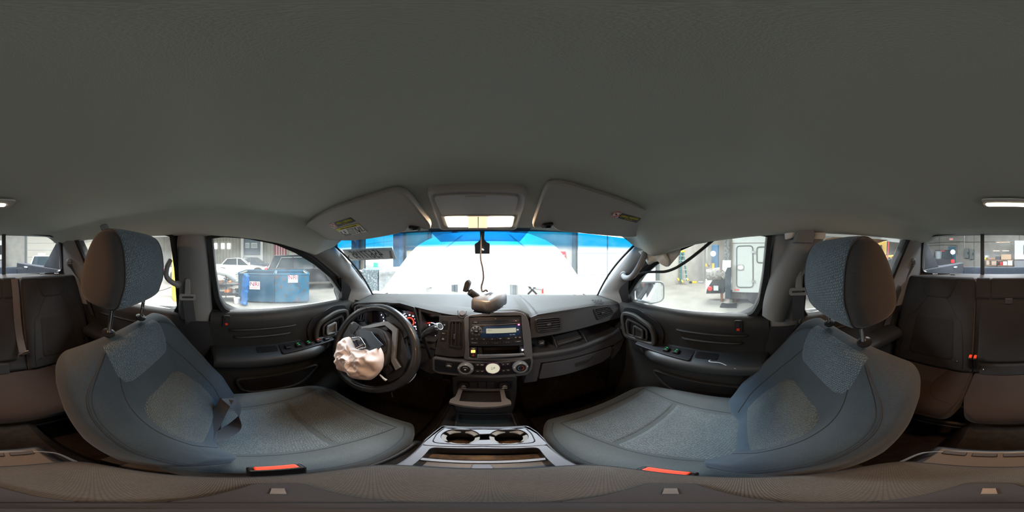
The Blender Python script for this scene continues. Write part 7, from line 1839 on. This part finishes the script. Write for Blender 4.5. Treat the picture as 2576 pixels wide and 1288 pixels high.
# rear of the lifted work truck to the left of the post
M_RUST = mat('rusty_metal', (0.098, 0.07, 0.0525), .8, col2=(.32, .30, .26), vscale=12)
rt = thing('truck_rear_frame', 'grimy rear frame with tank, red lamp and number plate beside the lift post', 'truck', (5.3, .9, FZ))
def RT(px, py, h=5.6): return RH(px, py, h)
mb = MB(); mb.tube([RT(1778, 692), RT(1812, 688)], [.20, .22], 18); obj('tank', mb, M_RUST, rt)
mb = MB(); mb.prism([RT(1776, 701), RT(1822, 700), RT(1822, 738), RT(1776, 739)], V((.5, 0, 0))); obj('mud_guard', mb, mat('guard_black', (.05, .055, .055), .7), rt, bevel=.02)
mb = MB(); mb.prism([RT(1775, 702, 5.5), RT(1794, 702, 5.5), RT(1778, 727, 5.5), RT(1776, 739, 5.5)], V((.03, 0, 0))); obj('white_flap', mb, M_WHITE, rt)
mb = MB(); mb.lathe(RT(1786, 725.5, 5.48), (-1, 0, 0), [(.085, 0), (.085, .03), (.06, .05), (.001, .055)], 20); obj('tail_lamp', mb, mat('lamp_red', (.75, .03, .03), .25), rt)
mb = MB(); mb.prism([RT(1795, 719, 5.48), RT(1807, 719, 5.48), RT(1807, 731, 5.48), RT(1795, 731, 5.48)], V((.02, 0, 0))); npl = obj('number_plate', mb, mat('plate_grey', (.5, .52, .48), .5), rt)
for k in range(5):
    rv = random.Random(k); a = RT(1788 + k * 8, 695 + rv.uniform(-5, 5), 5.5 + rv.uniform(-.1, .2)); mb = MB(); mb.box(a, (.16, .22, .16), Matrix.Rotation(rv.uniform(0, 2), 3, 'X')); obj('frame_bracket', mb, M_RUST, rt, bevel=.02)
for px in (1815, 1850): mb = MB(); mb.prism([RT(px - 3, 735), RT(px + 4, 735), RT(px + 1, 768), RT(px - 2, 768)], V((.10, 0, 0))); obj('stand_leg', mb, mat('rust_brown', (.20, .09, .05), .8), rt)
lp2 = thing('lift_post', 'dark lift post with white carriage beside the white box truck', 'lift', tuple(floor_at(1831, 5.0)))
mb = MB(); mb.prism([RH(1824, 672, 5.0), RH(1838, 672, 5.0), RH(1838, 752, 5.0), RH(1824, 752, 5.0)], V((.18, 0, 0))); obj('post', mb, mat('post_dark', (.025, .035, .045), .6, col2=(.16, .17, .18), vscale=20, thr=(.58, .8)), lp2, bevel=.01)
mb = MB(); mb.prism([RH(1822, 600, 5.05), RH(1836, 596, 5.05), RH(1836, 655, 5.05), RH(1822, 655, 5.05)], V((.18, 0, 0))); obj('upper_post', mb, mat('post_grey', (.06, .06, .055), .6, col2=(.2, .2, .19), vscale=15), lp2, bevel=.01)
mb = MB(); mb.prism([RH(1818, 655, 5.0), RH(1838, 655, 5.0), RH(1838, 672, 5.0), RH(1826, 686, 5.0), RH(1817, 678, 5.0)], V((.2, 0, 0))); obj('carriage', mb, M_WHITE, lp2, bevel=.01)
c = floor_at(1833, 5.05); mb = MB(); mb.prism([c + V((x, y, .0)) for x, y in ((-.15, -.25), (.25, -.25), (.2, -.1), (.2, .1), (.25, .25), (-.15, .25))], V((0, 0, .05))); obj('base_plate', mb, M_SATIN, lp2)
# step ladder
ld_ = thing('step_ladder', 'green step ladder with yellow feet and cap against the concrete wall', 'ladder', tuple(floor_at(1716, 9.4)))
M_LAD = mat('ladder_green', (0.035, 0.154, 0.154), .5); M_LY = mat('ladder_yellow', (0.637, 0.45, 0.0225), .5); M_AL = mat('ladder_alu', (.7, .72, .72), .3, metal=.6)
for (t, b) in (((1712, 634), (1714, 712)), ((1719, 634), (1728, 706))): mb = MB(); mb.tube([RH(*t, 9.3), RH(*b, 9.1)], .045, 6); obj('rail', mb, M_LAD, ld_)
for (t, b) in (((1712, 634), (1704, 706)), ((1719, 634), (1708, 704))): mb = MB(); mb.tube([RH(*t, 9.35), RH(*b, 9.9)], .035, 6); obj('rear_rail', mb, M_LAD, ld_)
for k in range(6):
    y = 644 + k * 11.4; mb = MB(); mb.box((RH(1711.5 + k * .3, y, 9.22) + RH(1721 + k * 1.1, y, 9.22)) / 2, (.10, .40 + k * .035, .035), Matrix.Rotation(math.radians(0), 3, 'Z') @ Matrix.Rotation(-.35, 3, 'Z')); obj('step', mb, M_AL, ld_)
mb = MB(); mb.prism([RH(1710, 630, 9.3), RH(1721, 630, 9.3), RH(1721, 635, 9.3), RH(1710, 635, 9.3)], V((.2, 0, 0))); obj('top_cap', mb, M_LY, ld_)
for px, py in ((1715, 709), (1728, 704), (1705, 704)): mb = MB(); mb.tube([RH(px, py - 4, 9.1), RH(px + 3, py + 2, 9.0)], .05, 6); obj('foot', mb, M_LY, ld_)
# wall-side clutter right
cb_ = thing('service_cabinet', 'tall blue equipment cabinet with yellow label by the hose coil', 'cabinet', tuple(floor_at(1798, 10.2)))
mb = MB(); mb.prism([RH(1790, 616, 10.2), RH(1806, 616, 10.2), RH(1806, 705, 10.2), RH(1790, 705, 10.2)], V((.4, 0, 0))); obj('cabinet_body', mb, mat('cabinet_blue', (.04, .12, .22), .5), cb_, bevel=.02)
mb = MB(); mb.prism([RH(1791, 662, 10.1), RH(1797, 662, 10.1), RH(1797, 676, 10.1), RH(1791, 676, 10.1)], V((.05, 0, 0))); obj('yellow_label', mb, M_LY, cb_)
hc_ = thing('hose_coil', 'grey hose coiled on the wall left of the blue cabinet', 'hose', tuple(RH(1784, 660, 10.0)))
for k in range(5):
    c = RH(1783, 641, 9.9 + k * .03); mb = MB(); mb.tube([c + E1 * math.cos(a) * (.20 + .02 * k) + V((0, 0, math.sin(a) * (.62 + .03 * k))) for a in [2 * PI * j / 24 for j in range(24)]], .018, 5, True); obj('hose_turn', mb, mat('hose_grey', (.30, .32, .30), .6), hc_)
mb = MB(); mb.prism([RH(1774, 663, 9.9), RH(1781, 663, 9.9), RH(1781, 671, 9.9), RH(1774, 671, 9.9)], V((.2, 0, 0))); obj('junction_box', mb, M_LY, None, label='small yellow box on the concrete wall below the hose coil', cat='box', bevel=.02)
def glow(px, py, hd, r0, lab, nm='lamp_or_reflection'):
    c = RH(px, py, hd); th = thing(nm, lab, 'work lamp', tuple(c)); n = (O - c).normalized()
    mb = MB(); mb.lathe(c, n, [(r0 * .5, -.15), (r0 * 1.1, -.02), (r0 * 1.15, 0), (r0, 0), (r0 * .9, -.01)], 24); obj('lamp_shell', mb, M_STEEL, th)
    mb = MB(); mb.lathe(c, n, [(r0, -.01), (r0 * .8, .02), (.001, .03)], 24); obj('lamp_face', mb, emis('lamp_or_reflection_lit', (.85, .93, 1), 6), th)
glow(1794, 638, 9.8, .16, 'bright round work lamp in front of the blue cabinet')
glow(2397, 634, 13.0, .18, 'glowing disc for a round bright reflection seen through the back window')  # glowing disc painted in for a bright reflection in the back window
th = thing('lamp_reflection', 'glowing bar for a lamp reflection above the white car behind the back window', 'work lamp', tuple(RH(105, 639, 10.8))); mb = MB(); mb.prism([RH(97, 637, 10.8), RH(114, 637, 10.8), RH(114, 641, 10.8), RH(97, 641, 10.8)], V((0, -.05, 0))); obj('lamp_face', mb, emis('lamp_or_reflection_lit', (.85, .93, 1), 6), th)  # glowing bar stands in for a lamp's reflection in the glass
for k, (a, b, m_) in enumerate(((1734, 1741, M_SATIN), (1741, 1753, M_LY), (1757, 1770, M_STEEL))):
    p0 = RH((a + b) / 2, 702 - k, 9.6); mb = MB(); mb.box(V((p0.x, p0.y, FZ + .06)), (.12, (b - a) * .024, .12)); obj('floor_item', mb, m_, None, label=('black tool case on the floor right of the ladder', 'yellow case on the floor beside a black one', 'short grey pipe on the floor near the wall')[k], cat=('case', 'case', 'pipe')[k], bevel=.02)
# green sheet behind label, tool stand under hood
p = WF(945, 672, 1.2); mb = MB(); mb.box(p, (.5, .04, .55), Matrix((E1, E2, V((0, 0, 1)))).transposed()); mb.box(V((p.x, p.y, (p.z + FZ) / 2)), (.05, .05, p.z - FZ)); obj('green_sign', mb, mat('sign_green', (.05, .55, .40), .6), None, label='green board on a post before the glazed overhead door', cat='sign', bevel=.01)
tc_ = thing('tool_stand', 'red and black folding tool stand under the right of the raised hood', 'stand', tuple(WF(1345, 741, 1.0)))
for a, b, m_ in (((1328, 718), (1350, 740), M_BLACK), ((1350, 718), (1328, 740), M_BLACK), ((1365, 716), (1365, 738), M_SIGNR), ((1330, 726), (1365, 728), M_STEEL)): mb = MB(); mb.tube([WF(*a, 1.0), WF(*b, 1.0)], .03, 6); obj('stand_bar', mb, m_, tc_)
# ---------- rear wall furniture seen through the back window
s_ = thing('exit_sign', 'small lit red exit sign high on the rear wall', 'sign', tuple(WB(2393, 605, .2)))
mb = MB(); mb.prism([WB(2389, 599, .1), WB(2398, 599, .1), WB(2398, 605, .1), WB(2389, 605, .1)], E2 * .08); obj('sign_plate', mb, M_WHITE, s_); text('lettering', 'EXIT', emis('exit_red', (1, .1, .08), 1.2), s_, WB(2393.5, 602, .2), .22, -E1, (0, 0, 1))
def conduit(pts, lab): mb = MB(); mb.tube([WB(a, b, .1) for a, b in pts], .035, 6); obj('conduit', mb, M_STEEL, None, label=lab, cat='pipe')
conduit([(2335, 612), (2360, 610), (2420, 608), (2440, 609), (2550, 607)], 'long horizontal conduit along the rear wall')
conduit([(2333, 618), (2380, 616), (2407, 617), (2408, 640)], 'lower conduit bending down beside the blue door')
conduit([(2426, 588), (2427, 646)], 'vertical conduit left of the grey electrical panels')
for k, (a, b, c, d) in enumerate(((2428, 2438, 625, 649), (2441, 2450, 627, 652))):
    th = thing('electrical_panel', ('left', 'right')[k] + ' grey electrical panel on the rear wall', 'electrical panel', tuple(WB((a + b) / 2, d, .2))); mb = MB(); mb.prism([WB(a, c, .1), WB(b, c, .1), WB(b, d, .1), WB(a, d, .1)], E2 * .2); obj('panel_box', mb, mat('panel_grey', (0.231, 0.259, 0.252), .5), th, bevel=.02); mb = MB(); mb.box(WB((a + b) / 2 + 2, (c + d) / 2, .33), (.08, .06, .3)); obj('panel_handle', mb, M_SATIN, th)
a, b = WB(2386, 620, .05), WB(2404, 620, .05); th = thing('door_13', 'blue service door in the rear wall behind the dark pickup', None, (a.x, a.y, FZ), kind='structure'); mb = MB(); mb.prism([V((a.x, a.y, FZ)), V((b.x, b.y, FZ)), b, a], E2 * .06); obj('door_leaf', mb, mat('door_blue', (.09, .22, .30), .5), th)
mb = MB(); c = RY(2418, 665, -12.0); mb.lathe(V((c.x, c.y, -1.2)), E1, [(.5, 0), (.62, .02), (.62, .2), (.5, .2)], 24); obj('red_reel', mb, mat('reel_red', (.55, .06, .06), .5), None, label='red round hose reel on the floor right of the dark pickup', cat='reel')
wbn = thing('workbench', 'long wooden workbench with steel legs by the rear wall', 'workbench', tuple(WB(2512, 690, 1.2)))
def WQ(px, py, off=1.5): return WB(px, py, off)
mb = MB(); a, b = WQ(2474, 653), WQ(2549, 654); mb.prism([a, b, b + E2 * -.0 + V((0, 0, -.08)), a + V((0, 0, -.08))], -E2 * .8); obj('bench_top', mb, mat('bench_wood', (.38, .22, .12), .7), wbn)
mb = MB(); a2, b2 = WQ(2478, 667), WQ(2549, 668); mb.prism([a2, b2, b2 + V((0, 0, -.06)), a2 + V((0, 0, -.06))], -E2 * .8); obj('bench_shelf', mb, mat('bench_wood', (.38, .22, .12), .7), wbn)
for px in (2477, 2508, 2548): q = WQ(px, 656); mb = MB(); mb.tube([q, V((q.x, q.y, FZ))], .05, 6); obj('leg', mb, M_SATIN, wbn)
items = [(2481, 2488, 655, 666, (.62, .48, .35), 'small tan box'), (2494, 2507, 655, 665, (.60, .45, .32), 'wide tan box'), (2515, 2522, 657, 665, (.65, .06, .07), 'red box'), (2523, 2533, 655, 665, (.80, .80, .80), 'white box'), (2535, 2548, 656, 669, (.82, .80, .74), 'large pale box')]
for (x0, x1, y0, y1, cc_, nm) in items:
    mb = MB(); a, b = WQ(x0, y1), WQ(x1, y1); h_ = (WQ(x0, y0).z - a.z); z_ = b2.z + .01; mb.prism([V((a.x, a.y, z_)), V((b.x, b.y, z_)), V((b.x, b.y, z_ + h_)), V((a.x, a.y, z_ + h_))], -E2 * .5); obj('storage_box', mb, mat('box_' + nm.replace(' ', '_'), cc_, .7), None, label=nm + ' on the lower shelf of the far workbench', cat='box', group='boxes on the workbench', bevel=.02)
for (x0, x1, y0, y1, cc_, nm) in ((2518, 2543, 639, 652, (.62, .42, .26), 'big cardboard box'), (2504, 2516, 644, 652, (.08, .08, .08), 'black machine'), (2485, 2503, 648, 652, (.5, .3, .2), 'flat brown stack'), (2475, 2480, 648, 653, (.85, .75, .05), 'yellow jug'), (2477, 2484, 642, 648, (.75, .75, .72), 'white jug')):
    mb = MB(); a, b = WQ(x0, y1), WQ(x1, y1); h_ = max(.1, WQ(x0, y0).z - a.z); z_ = WQ(2512, 653).z + .005 + (.18 if nm == 'white jug' else 0); mb.prism([V((a.x, a.y, z_)), V((b.x, b.y, z_)), V((b.x, b.y, z_ + h_)), V((a.x, a.y, z_ + h_))], -E2 * .5); obj('bench_item', mb, mat('item_' + nm.replace(' ', '_'), cc_, .6), None, label=nm + ' standing on top of the far workbench', cat=nm.split()[-1], bevel=.03)
cbn = thing('wall_cabinet', 'large white cabinet right of the workbench by the rear wall', 'cabinet', tuple(WB(2566, 655, .8)))
mb = MB(); mb.prism([WB(2552, 605, 1.4), WB(2586, 605, 1.4), WB(2586, 653, 1.4), WB(2552, 653, 1.4)], -E2 * 1.0); obj('cabinet_body', mb, M_DOORW, cbn, bevel=.03)
mb = MB(); mb.prism([WB(2575, 617, 1.5), WB(2586, 617, 1.5), WB(2586, 640, 1.5), WB(2575, 640, 1.5)], -E2 * .05); obj('cabinet_window', mb, M_SATIN, cbn)
mb = MB(); a, b = WB(2552, 655, 1.6), WB(2586, 655, 1.6); mb.prism([V((a.x, a.y, FZ)), V((b.x, b.y, FZ)), b, a], -E2 * .9); obj('cabinet_base', mb, mat('base_grey', (.22, .23, .24), .6, var=.3, vscale=20), cbn)
mb = MB(); a = WB(2588, 640, 1.8); mb.tube([V((a.x, a.y, FZ)), V((a.x, a.y, a.z))], .09, 10); obj('bollard', mb, M_LY, None, label='yellow bollard beside the white cabinet', cat='bollard')
# grey bin in the dark pickup's bed
c = RH(2361, 651, 14.6); mb = MB(); mb.lathe(V((c.x, c.y, c.z)), (0, 0, 1), [(.26, 0), (.30, .62), (.33, .62), (.33, .66), (.001, .68)], 20); obj('rubbish_bin', mb, mat('bin_grey', (.20, .22, .23), .6), None, label='grey rubbish bin standing in the dark pickup bed', cat='bin')
# yellow machine with big tyre, far right rear
ym = thing('yellow_machine', 'yellow loader with cab window and one big tyre behind the white pickup', 'loader', tuple(floor_at(2245, 9.5)))
def YM(px, py, h=9.5): return RH(px, py, h)
mb = MB(); mb.prism([YM(2196, 612), YM(2232, 606), YM(2230, 640), YM(2222, 648), YM(2196, 644)], V((1.2, -.6, 0))); obj('cab', mb, mat('machine_yellow', (0.52, 0.325, 0.052), .5), ym, bevel=.03)
mb = MB(); mb.prism([YM(2206, 618, 9.35), YM(2219, 616, 9.35), YM(2218, 634, 9.35), YM(2206, 638, 9.35)], V((.1, -.05, 0))); obj('cab_window', mb, M_CGL, ym)
mb = MB(); mb.prism([YM(2218, 646), YM(2275, 640), YM(2275, 668), YM(2218, 662)], V((1.0, -.5, 0))); obj('chassis', mb, mat('machine_yellow', (0.52, 0.325, 0.052), .5), ym, bevel=.03)
c = YM(2246, 672, 9.0); mb = MB(); mb.lathe(V((c.x, c.y, FZ + .75)), (-.8, .6, 0), [(.3, -.2), (.72, -.2), (.76, -.1), (.76, .1), (.72, .2), (.3, .2)], 30); ty = obj('tyre', mb, M_TIRE, ym)
for k in range(24):
    a = 2 * PI * k / 24; u = V((.6, .8, 0)); cc2 = V((c.x, c.y, FZ + .75)) + u * math.cos(a) * .77 + V((0, 0, math.sin(a) * .77)); mb = MB(); mb.box(cc2, (.1, .1, .07), Matrix.Rotation(a, 3, 'Y')); obj('tread_lug', mb, M_TIRE, ty)
mb = MB(); mb.tube([YM(2236, 606), YM(2232, 660)], .03, 6); obj('red_rod', mb, M_SIGNR, ym)
# yellow lift column seen past the driver headrest
lc = thing('lift_column', 'yellow lift column between the driver headrest and the left pillar', 'lift', tuple(floor_at(437, 6.2)))
mb = MB(); a, b = floor_at(432, 6.2), floor_at(442, 6.2); mb.prism([a, b, b + V((0, 0, 3.6)), a + V((0, 0, 3.6))], V((-.25, -.1, 0))); obj('column', mb, M_LY, lc, bevel=.02)
mb = MB(); mb.prism([a + V((0, 0, 0)), b, b + V((0, 0, .08)), a + V((0, 0, .08))], V((.5, .3, 0))); obj('base_plate', mb, M_LY, lc)
for k in range(3): q = WB(240 + k * 3.4, 615 + k, .6); q2 = WB(238 + k * 3.2, 660, .6); mb = MB(); mb.tube([q, V((q2.x, q2.y, FZ))], .04, 5); obj('leaning_pipe', mb, M_STEEL, None, label=('leftmost', 'middle', 'rightmost')[k] + ' of three thin steel pipes leaning by the white sectional door', cat='pipe', group='pipes leaning by the sectional door')
mb = MB(); mb.tube(spl([RZ(375, 738, FZ + .01), RZ(395, 733, FZ + .01), RZ(415, 728, FZ + .01), RZ(430, 722, FZ + .01)], 6), .012, 5); obj('power_cable', mb, M_BLACK, None, label='black cord lying on the hall floor behind driver headrest', cat='cord')
# ceiling lamps of the hall
for (lx, ly, wh_) in ((-6, 1, 'beside the driver door'), (-14, 1, 'above the white sedan'), (-6, -7, 'left behind the truck'), (-14, -7, 'farthest towards the rear left corner'), (7, 1, 'above the white box truck'), (7, -7, 'behind the box truck'), (0, -8.5, 'behind the truck bed'), (0, 4.6, 'ahead of the raised hood, its light boosted and blued for the seats')):
    th = thing('high_bay_lamp', 'square high bay lamp on the hall ceiling, ' + wh_, 'ceiling light', (lx, ly, 5.05), 'high bay lamps')
    mb = MB(); mb.bb((lx - 1.25, ly - 1.25, 5.05), (lx + 1.25, ly + 1.25, 5.15)); obj('lamp_housing', mb, M_DOORW, th)
